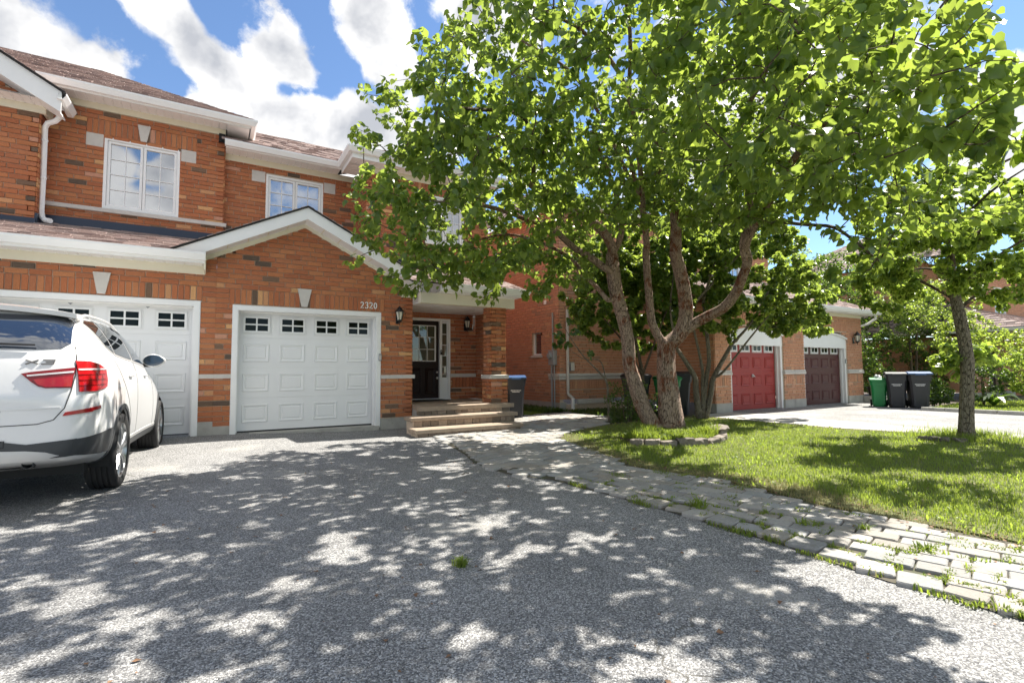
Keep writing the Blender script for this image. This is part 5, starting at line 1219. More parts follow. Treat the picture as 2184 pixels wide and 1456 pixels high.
twig_mesh(t5, tw, MAT['bark_dark'], .004, .006, .016); foliage(t5, rng, tw, 20000, .075, MAT['leaf_small'], up=1.2)

# --- trees and bushes beyond the drives
def bush(name, label, cat, ells, n_tw, n_leaf, size, m, seed, stems=((0, 0),), trunk_r=.05, group=None, top=None, shape=OVAL, faces=OVAL_F):
    rg = np.random.default_rng(seed); c = ells[0][0]; x0, y0 = c[0], c[1]
    o = thing(name, label, cat, group=group); sk = []
    for i, (dx, dy) in enumerate(stems):
        P = [Vector((x0+dx*.4, y0+dy*.4, -.05)), Vector((x0+dx*.7, y0+dy*.7, c[2]*.55)), Vector((x0+dx, y0+dy, c[2]+.1 if top is None else top))]
        limb(o, 'trunk' if trunk_r > .03 else 'stem', P, [trunk_r, trunk_r*.75, trunk_r*.35], MAT['bark_dark'], 7, .08, i); sk += [np.array(p) for p in smooth_path(P, 6)[4:]]
    tw_ = grow(rg, sk, blobs(rg, ells, n_tw, .65)); twig_mesh(o, tw_, MAT['bark_dark'], .003, .005, .02); foliage(o, rg, tw_, n_leaf, size, m, shape=shape, faces=faces, spread=size*.8, up=.9, down=.4); return o
bush('background_tree', 'dark tree rising between the maroon garage and the wheelie bins', 'tree', [((21.4, 10.4, 3.6), (1.5, 1.2, 2.0)), ((21.2, 9.9, 1.9), (1.1, .9, .9)), ((20.7, 9.4, 1.3), (.9, .7, 1.2)), ((22.1, 9.2, 1.5), (1.2, .7, 1.4)), ((22.2, 10.8, 5.0), (1.5, 1.2, 1.2))], 300, 9500, .11, MAT['leaf_dark'], 31, ((0, 0), (.5, .2)), .09)
bush('background_tree', 'tree with glossy grey-green leaves behind the two dark wheelie bins', 'tree', [((23.2, 8.6, 2.7), (1.5, 1.0, 1.1)), ((24.0, 8.9, 3.9), (1.4, 1.0, 1.1)), ((22.2, 8.9, 3.6), (1.1, .9, .9))], 230, 6500, .10, MAT['leaf'], 32, ((0, 0), (.7, 0)), .06)
bush('background_tree', 'lime green tree left of the straight grey trunk, before the far house', 'tree', [((21.4, 6.4, 2.3), (1.2, .9, .8)), ((22.6, 6.0, 1.9), (1.3, .8, .7)), ((20.6, 6.6, 3.3), (1.3, .9, .8))], 200, 5500, .10, MAT['leaf_lime'], 33, ((0, 0), (.5, .1)), .05)
bush('background_tree', 'deep green tree filling the gap above the green bin', 'tree', [((22.6, 11.5, 2.6), (1.8, 1.2, 2.2)), ((24.6, 11.2, 3.0), (1.8, 1.2, 2.4)), ((23.4, 12, 5.0), (1.8, 1.2, 1.3))], 260, 9000, .13, MAT['leaf_dark'], 41, ((0, 0), (1.5, 0)), .10)
bush('background_tree', 'dark spreading tree behind the trunk between the bins and the far house', 'tree', [((25.0, 8.6, 1.8), (1.4, .9, 1.5)), ((26.4, 8.2, 2.0), (1.3, .8, 1.6)), ((25.4, 8.9, 3.6), (1.5, .9, 1.0))], 220, 7000, .12, MAT['leaf_dark'], 42, ((0, 0), (1.0, 0)), .07)
bush('background_tree', 'tall leafy tree far behind the neighbour roofs', 'tree', [((26, 16, 6.4), (3.0, 2.5, 2.4)), ((24, 15, 4.6), (2.2, 2, 1.6)), ((28, 15, 5.0), (2.4, 2, 1.8))], 260, 8000, .17, MAT['leaf_small'], 34, ((0, 0),), .2)
bush('background_tree', 'open crowned tall tree rising over the roof of the far house', 'tree', [((27.2, 9.6, 7.0), (1.6, 1.4, 1.6)), ((26.4, 9.2, 5.4), (1.5, 1.2, 1.0)), ((29, 9.5, 6.2), (1.5, 1.2, 1.2))], 180, 4200, .13, MAT['leaf_small'], 35, ((0, 0),), .12)
bush('round_bush', 'round clipped green bush in front of the far house porch', 'bush', [((20.9, 4.75, 1.05), (.85, .75, .75))], 150, 5000, .075, MAT['leaf_small'], 36, ((0, 0), (.2, .1), (-.2, 0)), .025)
bush('round_bush', 'dark low bush between the straight trunk and the round bush', 'bush', [((19.9, 5.6, .9), (.75, .6, .75))], 110, 3200, .075, MAT['leaf_dark'], 37, ((0, 0), (.2, .1)), .025)
bush('shrub', 'dark leafy shrub right of the wheelie bins on the far lawn', 'shrub', [((19.6, 6.75, .42), (.75, .5, .42))], 70, 2000, .09, MAT['leaf_dark'], 38, ((0, 0), (.3, 0)), .02)
bush('shrub', 'dark shrub against the corner of the maroon garage behind the green bin', 'shrub', [((19.95, 8.6, 1.0), (.5, .5, .9))], 80, 2200, .08, MAT['leaf_dark'], 39, ((0, 0),), .025)
bush('shrub', 'tangled shrub at the foot of the left trunk beside the sapling', 'shrub', [((7.9, 8.2, .55), (.6, .5, .55)), ((8.6, 8.5, .4), (.6, .4, .4))], 110, 1900, .06, MAT['leaf_dark'], 40, ((0, 0), (.2, .1), (-.2, 0), (.4, .2)), .012)
def hosta(x, y, label, s=1.0, seed=1, m='leaf_dark'):
    rg = np.random.default_rng(seed); o = thing('leafy_plant', label, 'plant', (x, y, .06)); b = MB(); 
    for i in range(26):
        a = rg.random()*6.28; l = rg.uniform(.3, .55)*s; w = l*.22; h = rg.uniform(.25, .6); ca, sa_ = math.cos(a), math.sin(a)
        pts = [(0, 0), (l*.35, h*l*1.0), (l*.75, h*l*1.2), (l*1.05, h*l*.75)]; ww = [.01, w*.8, w, .004]; vs = []
        for (d, z), q in zip(pts, ww): vs += [(ca*d-sa_*q/2, sa_*d+ca*q/2, z), (ca*d+sa_*q/2, sa_*d-ca*q/2, z)]
        b.add(vs, [(0, 1, 3, 2), (2, 3, 5, 4), (4, 5, 7, 6)], (rg.random(),)*3)
    c = b.build('foliage', MAT[m], o); c['kind'] = 'stuff'; return o
hosta(20.6, 4.2, 'leafy hosta in front of the round bush on the far lawn', 1.2, 1); hosta(19.2, 5.2, 'broad leaved plant directly right of the straight grey trunk', 1.3, 2); hosta(22.2, 3.9, 'strappy plant at the right edge of the far lawn', 1.2, 3)

# ------------------------------------------------------------------ grass
rng = np.random.default_rng(12)
def blades(name, xy, h, w, m, zbase, lean=.5, dry=0.0):
    n = len(xy); a = rng.random(n)*2*np.pi; l = rng.uniform(.1, lean, n); d = np.stack([np.cos(a), np.sin(a)], 1); s = np.stack([-d[:, 1], d[:, 0]], 1)*(w*rng.uniform(.7, 1.3, n))[:, None]/2
    z0 = np.full(n, zbase) if np.isscalar(zbase) else zbase; V = np.zeros((n, 5, 3)); mid = xy+d*(l*h*.35)[:, None]; tip = xy+d*(l*h*1.0)[:, None]
    V[:, 0, :2] = xy-s; V[:, 1, :2] = xy+s; V[:, 2, :2] = mid-s*.8; V[:, 3, :2] = mid+s*.8; V[:, 4, :2] = tip
    V[:, 0, 2] = V[:, 1, 2] = z0-.01; V[:, 2, 2] = V[:, 3, 2] = z0+h*.55; V[:, 4, 2] = z0+h*(1-.25*l)
    F = np.concatenate([np.array([(0, 1, 3), (0, 3, 2), (2, 3, 4)])[None]+(np.arange(n)*5)[:, None, None]], 0).reshape(-1, 3)
    tone = np.clip(rng.beta(2, 2, n), 0, 1)
    return fast_mesh(name, V.reshape(-1, 3), F, m, np.repeat(tone[:, None], 5, 0).repeat(3, 1))
def scatter(poly, n, box):
    P = np.array(poly); out = []; x = rng.uniform(box[0], box[1], n); y = rng.uniform(box[2], box[3], n); c = np.zeros(n, bool)
    for i in range(len(P)):
        x1, y1 = P[i]; x2, y2 = P[(i+1) % len(P)]
        k_ = ((y1 > y) != (y2 > y)) & (x < (x2-x1)*(y-y1)/(y2-y1+1e-12)+x1); c ^= k_
    return np.stack([x, y], 1)[c]
def patch(xy, f, s):     # smooth pseudo-random field 0..1
    x, y = xy[:, 0]*f+s, xy[:, 1]*f-s; return .5+.25*np.sin(x*1.7+np.sin(y*1.3)*1.4)+.25*np.sin(y*2.1+np.sin(x*.9)*1.7)
EDGEP = np.array(LAWN)
def edge_dist(xy):
    d = np.full(len(xy), 9.0)
    for i in range(len(EDGEP)):
        a = EDGEP[i]; b = EDGEP[(i+1) % len(EDGEP)]; ab = b-a; t = np.clip(((xy-a)@ab)/(ab@ab), 0, 1); d = np.minimum(d, np.linalg.norm(xy-a-t[:, None]*ab, axis=1))
    return d
GRASS = [(x+(-.05 if x < 6 and y < 6.5 else 0), y) for x, y in LAWN]
xy = scatter(GRASS, 230000, (4.3, 12, .4, 8.5)); dist = np.linalg.norm(xy, axis=1); kp = rng.random(len(xy)) < np.clip(5.0/dist, .35, 1); xy = xy[kp]
ring = (np.hypot((xy[:, 0]-6.52)/.9, (xy[:, 1]-5.82)/.68) < 1); e = edge_dist(xy); xy, e = xy[~ring], e[~ring]
hh = (.035+.05*patch(xy, 1.1, 3.0)*patch(xy, 4.3, 9.0))*rng.uniform(.6, 1.35, len(xy))*np.clip(.55+e*.9, .5, 1); dryp = (patch(xy, .9, 7.0)*.55+np.clip(.75-e*1.5, 0, .7)+rng.random(len(xy))*.3) > .86
o = place('grass', blades('grass', xy[~dryp], hh[~dryp], .0052, MAT['blade'], .016, 1.1)); o['kind'] = 'stuff'
cv = rng.random(len(xy)) < patch(xy, 1.7, 2.0)**2*.10
o = place('clover', blades('clover', xy[cv], .03+.03*rng.random(cv.sum()), .016, MAT['leaf_small'], .016, 1.6)); o['kind'] = 'stuff'
o = place('dry_grass', blades('dry_grass', xy[dryp], hh[dryp]*.9, .005, MAT['blade_dry'], .016, 1.3)); o['kind'] = 'stuff'
FAR = [(16.98, 4.0), (17.3, -1), (26, -1), (24, 5.4), (21, 6.4), (18.9, 6.2), (16.95, 6.0)]
xy = scatter(FAR, 30000, (16.9, 26, -1, 6.5)); o = place('grass', blades('grass', xy, .05*rng.uniform(.6, 1.3, len(xy)), .016, MAT['blade'], .05, .8)); o['kind'] = 'stuff'
xy = scatter([(5.9, 11), (7.6, 11), (7.6, 15), (5.9, 15)], 7000, (5.9, 7.6, 11, 15)); o = place('grass', blades('grass', xy, .06*rng.uniform(.6, 1.3, len(xy)), .01, MAT['blade'], .003, .8)); o['kind'] = 'stuff'
xy = scatter([(7.4, 8.2), (8.36, 9.3), (8.36, 11.3), (9.8, 11.2), (10.6, 8.9), (9.2, 8.45)], 9000, (7, 11, 8, 11.4)); o = place('ground_cover', blades('ground_cover', xy, .10*rng.uniform(.4, 1.3, len(xy)), .022, MAT['leaf_dark'], .012, 1.3)); o['kind'] = 'stuff'
xy = scatter([(7.65, 11.2), (8.36, 11.2), (8.36, 14.5), (7.9, 14.5)], 4000, (7.6, 8.4, 11.2, 14.5)); o = place('ground_cover', blades('ground_cover', xy, .13*rng.uniform(.4, 1.3, len(xy)), .025, MAT['leaf_dark'], .018, 1.3)); o['kind'] = 'stuff'
# inside the planter ring: taller weeds
a = rng.random(9000)*2*np.pi; r_ = np.sqrt(rng.random(9000)); xy = np.stack([6.52+r_*np.cos(a)*.92, 5.82+r_*np.sin(a)*.68], 1)
o = place('planter_weeds', blades('planter_weeds', xy, (.05+.16*patch(xy, 3.0, 1.0)**2)*rng.uniform(.4, 1.3, len(xy)), .010, MAT['blade'], .10, 1.0)); o['kind'] = 'stuff'
xy = np.stack([np.array(b0)[0]+rng.normal(size=2600)*.45, np.array(b0)[1]+rng.normal(size=2600)*.36], 1); o = place('tall_grass', blades('tall_grass', xy, rng.uniform(.04, .16, len(xy)), .007, MAT['blade'], .02, 1.0)); o['kind'] = 'stuff'
# weeds in the paver joints: rows of small clumps
cl = []; rw = random.Random(3)
for i in range(105):
    y = rw.uniform(.5, 4.2); x = rw.uniform(left_edge_x(y)+.05, 4.5); cl.append((x, y, rw.uniform(.02, .05), math.radians(-75 if rw.random() < .55 else 15), rw.uniform(.04, .13)))
for i in range(13):
    y = rw.uniform(.3, 4.3); cl.append((left_edge_x(y)+rw.uniform(-.03, .03), y, rw.uniform(.025, .05), math.radians(-90), rw.uniform(.06, .16)))
for i in range(45):
    y = rw.uniform(.4, 4.2); cl.append((left_edge_x(y)+.21+rw.uniform(-.02, .02), y, rw.uniform(.02, .045), math.radians(-90+rw.uniform(-30, 30)), rw.uniform(.05, .13)))
X = []; Hh = []
for x, y, h, ang, ln in cl:
    for k_ in range(int(26+ln*260)):
        u = rw.uniform(-ln, ln); v = rw.gauss(0, .010); X.append((x+math.cos(ang)*u-math.sin(ang)*v, y+math.sin(ang)*u+math.cos(ang)*v)); Hh.append(h*rw.uniform(.35, 1.1))
X = np.array(X); Hh = np.array(Hh); dr = rng.random(len(X)) < .2
o = place('joint_weeds', blades('joint_weeds', X[~dr], Hh[~dr], .0085, MAT['blade'], .012, 1.4)); o['kind'] = 'stuff'
o = place('dry_weeds', blades('dry_weeds', X[dr], Hh[dr], .006, MAT['blade_dry'], .012, 1.5)); o['kind'] = 'stuff'
# street trees across the road, seen mirrored in the windows
bush('street_tree', 'tall street tree across the road, mirrored in the upper windows', 'tree', [((4.0, -21, 9.5), (3.6, 3, 3.4)), ((6.5, -22, 7.0), (3, 2.5, 2.5)), ((2.0, -21, 6.8), (2.2, 2, 1.8))], 300, 8000, .26, MAT['leaf_small'], 51, ((0, 0),), .25)
def tuft(px, py, label, h, n, w=.008, m='blade', seed=0):
    q = on_z(px, py, .0); o = thing('weed_tuft', label, 'weed', (q.x, q.y, .0)); xy_ = rng.normal(size=(n, 2))*h*.28
    c = place('foliage', blades('foliage', xy_, h*rng.uniform(.5, 1.1, n), w, MAT[m], .005, 1.5), o); c['kind'] = 'stuff'; return o
tuft(982, 1206, 'small grass tuft alone in the middle of the asphalt', .055, 130)
tuft(1491, 1088, 'tallest weed, bright green and upright between the pavers', .13, 40, .016)
tuft(1716, 1126, 'dark green broad weed among the middle pavers', .08, 40, .014)
tuft(1843, 1136, 'spiky green weed between shaded pavers, right of the broad weed', .075, 45, .010)
tuft(1975, 1180, 'green weed clump at the edge of the shadow on the pavers', .07, 50, .012)
# ------------------------------------------------------------------ the white car
MAT['paint'] = mat('white_paint', (.70, .70, .70), .28, spec=.5, coat=.8); MAT['clad'] = mat('grey_cladding', (.045, .048, .052), .55, var=.05, vscale=30)
MAT['tyre'] = mat('tyre', (.016, .016, .017), .75, bump=.15, bscale=90); MAT['rim'] = mat('alloy', (.40, .41, .42), .28, metal=.85)
MAT['lamp_red'] = mat('lamp_red', (.36, .006, .01), .15, coat=.5); MAT['lamp_dark'] = mat('lamp_dark_red', (.19, .003, .006), .2, coat=.2); MAT['lamp_clear'] = mat('lamp_clear', (.62, .60, .60), .15, coat=1.0)
MAT['carglass'] = glass_mat('car_glass', (.012, .014, .018), .10, .01); MAT['rearglass'] = glass_mat('rear_glass', (.012, .018, .03), .16, .015); MAT['silver'] = mat('silver_trim', (.52, .52, .52), .35, metal=.4); MAT['seam'] = mat('panel_gap', (.02, .02, .02), .8)
MAT['mirror'] = glass_mat('mirror', (.03, .045, .07), .06, .005); MAT['print_white'] = mat('plate_white', (.6, .6, .58), .5); MAT['badge'] = mat('badge', (.16, .15, .145), .3, metal=.5); MAT['chrome'] = mat('chrome', (.5, .5, .5), .18, metal=1.0)
CX, CY0 = -1.785, 5.50
car = thing('parked_car', 'white sport utility car parked facing the left garage door', 'car', (CX, CY0, 0), math.radians(-2.3))
# stations along the car (y from the rear) with a half section each: (x, z) from the sill up to the middle of the roof
ST = [
 # y,   floor z, half widths: floor, sill, mid, shoulder, belt, roof edge ; z: sill, mid, shoulder, belt, rail, roof
 (0.00, .48, (.60, .66, .70, .70, .66, .60, .0), (.52, .62, .78, .90, .95, .97)),
 (0.03, .45, (.66, .74, .79, .79, .76, .66, .0), (.49, .64, .88, 1.02, 1.10, 1.13)),
 (0.09, .42, (.70, .81, .855, .85, .82, .74, .0), (.47, .66, .96, 1.14, 1.30, 1.36)),
 (0.20, .39, (.74, .865, .905, .90, .85, .735, .0), (.45, .66, 1.02, 1.24, 1.43, 1.49)),
 (0.36, .36, (.76, .90, .925, .92, .86, .70, .0), (.43, .66, 1.05, 1.31, 1.57, 1.64)),
 (0.50, .33, (.78, .915, .935, .93, .865, .685, .0), (.41, .66, 1.07, 1.335, 1.63, 1.70)),
 (0.80, .27, (.80, .925, .945, .94, .86, .675, .0), (.35, .66, 1.08, 1.335, 1.67, 1.735)),
 (1.15, .26, (.80, .925, .945, .94, .865, .67, .0), (.34, .66, 1.08, 1.32, 1.69, 1.75)),
 (1.70, .26, (.80, .905, .93, .93, .875, .67, .0), (.34, .66, 1.07, 1.29, 1.70, 1.76)),
 (2.30, .26, (.80, .90, .925, .925, .88, .665, .0), (.34, .66, 1.06, 1.265, 1.69, 1.755)),
 (2.80, .26, (.80, .905, .93, .925, .875, .65, .0), (.34, .66, 1.05, 1.24, 1.64, 1.71)),
 (3.20, .26, (.80, .92, .94, .92, .86, .61, .0), (.34, .66, 1.03, 1.20, 1.47, 1.55)),
 (3.55, .26, (.80, .93, .945, .91, .83, .60, .0), (.34, .66, 1.00, 1.14, 1.25, 1.30)),
 (3.95, .27, (.80, .93, .94, .89, .80, .56, .0), (.35, .64, .95, 1.06, 1.15, 1.19)),
 (4.25, .29, (.76, .90, .90, .84, .75, .50, .0), (.38, .62, .88, .98, 1.06, 1.09)),
 (4.46, .32, (.68, .80, .80, .74, .66, .44, .0), (.42, .60, .80, .90, .96, .98)),
 (4.55, .38, (.56, .62, .62, .58, .50, .36, .0), (.46, .58, .70, .78, .82, .83)),
]
ST = [(y, fz, hw, (zs[0], zs[1], zs[2], zs[3], zs[4]+.055*max(0, min(1, (zs[4]-1.2)/.4)), zs[5]+.06*max(0, min(1, (zs[5]-1.25)/.4)))) for y, fz, hw, zs in ST]
bm = bmesh.new(); rows = []
for y, fz, hw, zs in ST:
    half = [(0, fz), (hw[0], fz), (hw[1], zs[0]), (hw[2], zs[1]), (hw[3], zs[2]), (hw[4], zs[3]), (hw[5], zs[4]), (hw[5]*.55, zs[4]+(zs[5]-zs[4])*.75), (0, zs[5])]
    bulge = .0
    rows.append([bm.verts.new((x, y, z)) for x, z in half]+[bm.verts.new((-x, y, z)) for x, z in half[-2:0:-1]])
for a, b in zip(rows, rows[1:]):
    n = len(a)
    for j in range(n): bm.faces.new((a[j], a[(j+1) % n], b[(j+1) % n], b[j]))
# rear and front caps: strips across
for r in (rows[0], rows[-1]):
    for i in range(8):
        L_ = r[i]; L2 = r[i+1]; R2 = r[(16-i-1) % 16]; R1_ = r[(16-i) % 16]
        vs = [v for v in dict.fromkeys((L_, L2, R2, R1_))]
        if len(vs) >= 3: bm.faces.new(vs)
bmesh.ops.recalc_face_normals(bm, faces=bm.faces[:])
me = bpy.data.meshes.new('body'); bm.to_mesh(me); bm.free()
tmp = bpy.data.objects.new('body', me); COL.objects.link(tmp)
ss = tmp.modifiers.new('s', 'SUBSURF'); ss.levels = 2; ss.render_levels = 2
dg = bpy.context.evaluated_depsgraph_get(); me2 = bpy.data.meshes.new_from_object(tmp.evaluated_get(dg)); bpy.data.objects.remove(tmp)
bmb = bmesh.new(); bmb.from_mesh(me2); TREE = BVHTree.FromBMesh(bmb); bmb.free()
RAX, FAX, WR = 1.10, 3.88, .375
# wheel arches cut out of the shell
cb = MB()
for ya in (RAX, FAX):
    for sx in (-1, 1): cb.lathe([(.425, .62*sx), (.425, 1.2*sx)] if sx > 0 else [(.425, -1.2), (.425, -.62)], 40, 'x', (0, ya, WR+.0))
cut = bpy.data.objects.new('cutter', cb.mesh('cutter', None)); COL.objects.link(cut)
tmp = bpy.data.objects.new('body', me2); COL.objects.link(tmp); bo = tmp.modifiers.new('b', 'BOOLEAN'); bo.operation = 'DIFFERENCE'; bo.object = cut; bo.solver = 'EXACT'
dg = bpy.context.evaluated_depsgraph_get(); me3 = bpy.data.meshes.new_from_object(tmp.evaluated_get(dg)); bpy.data.objects.remove(tmp); bpy.data.objects.remove(cut)
me3.materials.clear(); me3.materials.append(MAT['paint']); me3.polygons.foreach_set('use_smooth', [True]*len(me3.polygons)); me3.set_sharp_from_angle(angle=math.radians(35))
me3.name = 'body'; body = place('body', me3, car)

def skin(name, poly, frame, m, parent, off=.004, cell=.035, thick=.0):
    """a piece lying on the body: outline in a plane (origin, right, up, direction of view), laid onto the shell"""
    O, U, V, Dv = [Vector(v) for v in frame]; bmx = bmesh.new(); vs = [bmx.verts.new((u, v, 0)) for u, v in poly]; bmx.faces.new(vs)
    us = [p[0] for p in poly]; vv = [p[1] for p in poly]
    for k_ in range(int(min(us)/cell)-1, int(max(us)/cell)+2): bmesh.ops.bisect_plane(bmx, geom=bmx.verts[:]+bmx.edges[:]+bmx.faces[:], plane_co=(k_*cell, 0, 0), plane_no=(1, 0, 0))
    for k_ in range(int(min(vv)/cell)-1, int(max(vv)/cell)+2): bmesh.ops.bisect_plane(bmx, geom=bmx.verts[:]+bmx.edges[:]+bmx.faces[:], plane_co=(0, k_*cell, 0), plane_no=(0, 1, 0))
    bad = []; pos = {}
    for v in bmx.verts:
        s = O+U*v.co.x+V*v.co.y; h, nn, idx, d = TREE.ray_cast(s, Dv)
        if h is None: bad.append(v); continue
        if nn.dot(Dv) > 0: nn = -nn
        pos[v] = (h, nn)
    for v, (h, nn) in pos.items(): v.co = h+nn*off
    bmesh.ops.delete(bmx, geom=bad, context='VERTS')
    bmesh.ops.recalc_face_normals(bmx, faces=bmx.faces[:])
    # skirt down into the body so that the piece has an edge
    be = [e for e in bmx.edges if e.is_boundary]; r = bmesh.ops.extrude_edge_only(bmx, edges=be)
    src = {}
    for g in r['geom']:
        if isinstance(g, bmesh.types.BMVert): g.co += Dv.normalized()*(off+.006)
    me_ = bpy.data.meshes.new(name); bmx.to_mesh(me_); bmx.free(); me_.materials.append(m); me_.polygons.foreach_set('use_smooth', [True]*len(me_.polygons)); me_.set_sharp_from_angle(angle=math.radians(40))
    return place(name, me_, parent)
REAR = ((0, -2, 0), (1, 0, 0), (0, 0, 1), (0, 1, 0))
def diag(a):       # looking at the right rear corner; u runs along the right-hand direction of that view
    c, s = math.cos(a), math.sin(a); return ((2*s+0, -2*c, 0), (c, s, 0), (0, 0, 1), (-s, c, 0))
SIDE = ((2, 0, 0), (0, 1, 0), (0, 0, 1), (-1, 0, 0)); LSIDE = ((-2, 0, 0), (0, 1, 0), (0, 0, 1), (1, 0, 0))
def strip(pts, w):
    """outline of a thin line"""
    L_ = []; R_ = []
    for i, p in enumerate(pts):
        a = Vector(pts[max(0, i-1)]); b = Vector(pts[min(len(pts)-1, i+1)]); t = (b-a).normalized(); n = Vector((-t.y, t.x)); L_.append((p[0]+n.x*w/2, p[1]+n.y*w/2)); R_.append((p[0]-n.x*w/2, p[1]-n.y*w/2))
    return L_+R_[::-1]
# glass
skin('rear_window', [(-.66, 1.375), (-.5, 1.365), (.5, 1.365), (.66, 1.375), (.705, 1.42), (.66, 1.64), (.60, 1.675), (-.60, 1.675), (-.66, 1.64), (-.705, 1.42)], REAR, MAT['rearglass'], car, .006)
for fr, sg in ((SIDE, 1), (LSIDE, -1)):
    skin('window_surround', [(.62, 1.645), (.86, 1.425), (1.15, 1.345), (1.6, 1.315), (3.28, 1.235), (3.33, 1.25), (2.95, 1.49), (2.6, 1.69), (2.1, 1.725), (1.2, 1.725), (.8, 1.695)], fr, MAT['silver'], car, .004)
    for pts in ([(.68, 1.64), (.89, 1.435), (1.12, 1.37), (1.14, 1.695), (.83, 1.675)], [(1.17, 1.365), (1.6, 1.335), (1.98, 1.32), (2.02, 1.705), (1.2, 1.705)], [(2.06, 1.315), (3.22, 1.255), (2.9, 1.485), (2.57, 1.675), (2.08, 1.705)]):
        skin('side_window', pts, fr, MAT['carglass'], car, .008)
    skin('door_seam', strip([(2.04, 1.30), (2.03, .9), (2.03, .42)], .009), fr, MAT['seam'], car, .0015, .05); skin('door_seam', strip([(3.2, 1.22), (3.22, .9), (3.18, .42)], .009), fr, MAT['seam'], car, .0015, .05); skin('door_seam', strip([(1.02, 1.30), (1.18, 1.1), (1.42, .9), (1.60, .7), (1.62, .42)], .009), fr, MAT['seam'], car, .0015, .05)
    skin('sill_cladding', [(1.5, .33), (3.45, .33), (3.45, .415), (1.5, .415)], fr, MAT['clad'], car, .008, .05)
    skin('sill_trim', [(1.52, .42), (3.42, .42), (3.42, .455), (1.52, .455)], fr, MAT['silver'], car, .007, .05)
    for ya in (RAX, FAX):
        o_ = [(ya+.475*math.cos(t), WR+.475*math.sin(t)) for t in np.linspace(-.12, math.pi+.12, 22)]; i_ = [(ya+.428*math.cos(t), WR+.428*math.sin(t)) for t in np.linspace(math.pi+.12, -.12, 22)]
        skin('arch_flare', o_+i_, fr, MAT['clad'], car, .012, .05)
    for yh in (1.50, 2.52):
        b = MB(); X = TREE.ray_cast(Vector((2*sg, yh+.1, 1.135)), Vector((-sg, 0, 0)))[0].x; b.tube([(X-.02*sg, yh, 1.135), (X+.018*sg, yh+.02, 1.135), (X+.022*sg, yh+.09, 1.137), (X+.018*sg, yh+.18, 1.137), (X-.02*sg, yh+.2, 1.137)], .014, 8); b.build('door_handle', MAT['paint'], car, smooth=True)
    # mirror
    b = MB(); X = .745*sg; prof = []
    hm = bmesh.new(); bmesh.ops.create_uvsphere(hm, u_segments=20, v_segments=12, radius=1)
    for v in hm.verts:
        x, y, z = v.co; y2 = max(-.35, y); v.co = (X+sg*(.20+.135*x*(1 if x > 0 else 1.0)), 3.06+.10*y2, 1.335+.092*z*(1-.25*max(0, x)))
    hm.verts.index_update(); b.add([v.co[:] for v in hm.verts], [[v.index for v in f.verts] for f in hm.faces]); hm.free(); mo = b.build('wing_mirror', MAT['paint'], car, smooth=40.0)
    b = MB(); n = 20; ring = [(X+sg*(.20+.118*math.cos(t)), 1.335+.078*math.sin(t)*(1-.25*max(0, math.cos(t)))) for t in np.linspace(0, 2*math.pi, n, endpoint=False)]; b.prism(ring, 3.006, 3.02); b.build('mirror_glass', MAT['mirror'], mo)
    b = MB(); b.tube([(X-.04*sg, 3.08, 1.262), (X+.05*sg, 3.06, 1.268), (X+.16*sg, 3.07, 1.275)], [.026, .022, .03], 8); b.build('mirror_arm', MAT['black'], mo, smooth=True)
    # roof rail
    b = MB(); rail = []
    for k_ in range(25):
        u = k_/24; y = .62+2.0*u; x = (.615-.02*u)*sg; h = TREE.ray_cast(Vector((x, y, 3)), Vector((0, 0, -1)))[0]; rail.append((x, y, h.z+.045*min(1, 4.5*u, 4.5*(1-u))-.004))
    b.tube(rail, .017, 8); b.build('roof_rail', MAT['paint'], car, smooth=True)
# tail lamps: an inner piece on the tailgate and an outer one wrapped round the corner
for sg in (1, -1):
    mir = lambda P: [(sg*x, z) for x, z in P]
    lampi = skin('tail_lamp', mir([(.44, 1.165), (.50, 1.178), (.765, 1.215), (.755, 1.045), (.60, 1.045), (.555, 1.06), (.51, 1.095)]), REAR, MAT['lamp_dark'], car, .010)
    skin('reversing_light', mir([(.475, 1.152), (.758, 1.184), (.758, 1.170), (.482, 1.141)]), REAR, MAT['lamp_clear'], lampi, .014); skin('light_bar', mir([(.52, 1.115), (.756, 1.143), (.754, 1.055), (.60, 1.055), (.55, 1.075)]), REAR, MAT['lamp_red'], lampi, .0125)
    A = math.radians(38)*sg; fr = diag(A); c_, s_ = math.cos(A), math.sin(A)
    def uu(x, y): return x*c_+y*s_      # plane coordinate of a point of the corner
    P = [(uu(.775*sg, .10), 1.27), (uu(.775*sg, .10), 1.01), (uu(.90*sg, .20), 1.01), (uu(.935*sg, .40), 1.04), (uu(.935*sg, .43), 1.10), (uu(.93*sg, .43), 1.20), (uu(.91*sg, .30), 1.245), (uu(.86*sg, .17), 1.268)]
    lo = skin('tail_lamp', P, fr, MAT['lamp_red'], car, .014)
    for k_, zz_ in enumerate((1.195, 1.15, 1.105, 1.06)):
        P = strip([(uu(.78*sg, .10), zz_), (uu(.90*sg, .22), zz_+.004), (uu(.932*sg, .39-.015*k_), zz_+.006)], .013 if k_ == 0 else .008); skin('light_bar', P, fr, MAT['lamp_clear'] if k_ == 0 else MAT['lamp_dark'], lo, .018)
    skin('reflector', mir([(.73, .845), (.90, .875), (.875, .835), (.715, .815)]), REAR, MAT['lamp_red'], car, .010)
    skin('reflector', strip([(uu(.86*sg, .14), .855), (uu(.915*sg, .26), .868)], .03), fr, MAT['lamp_red'], car, .011)
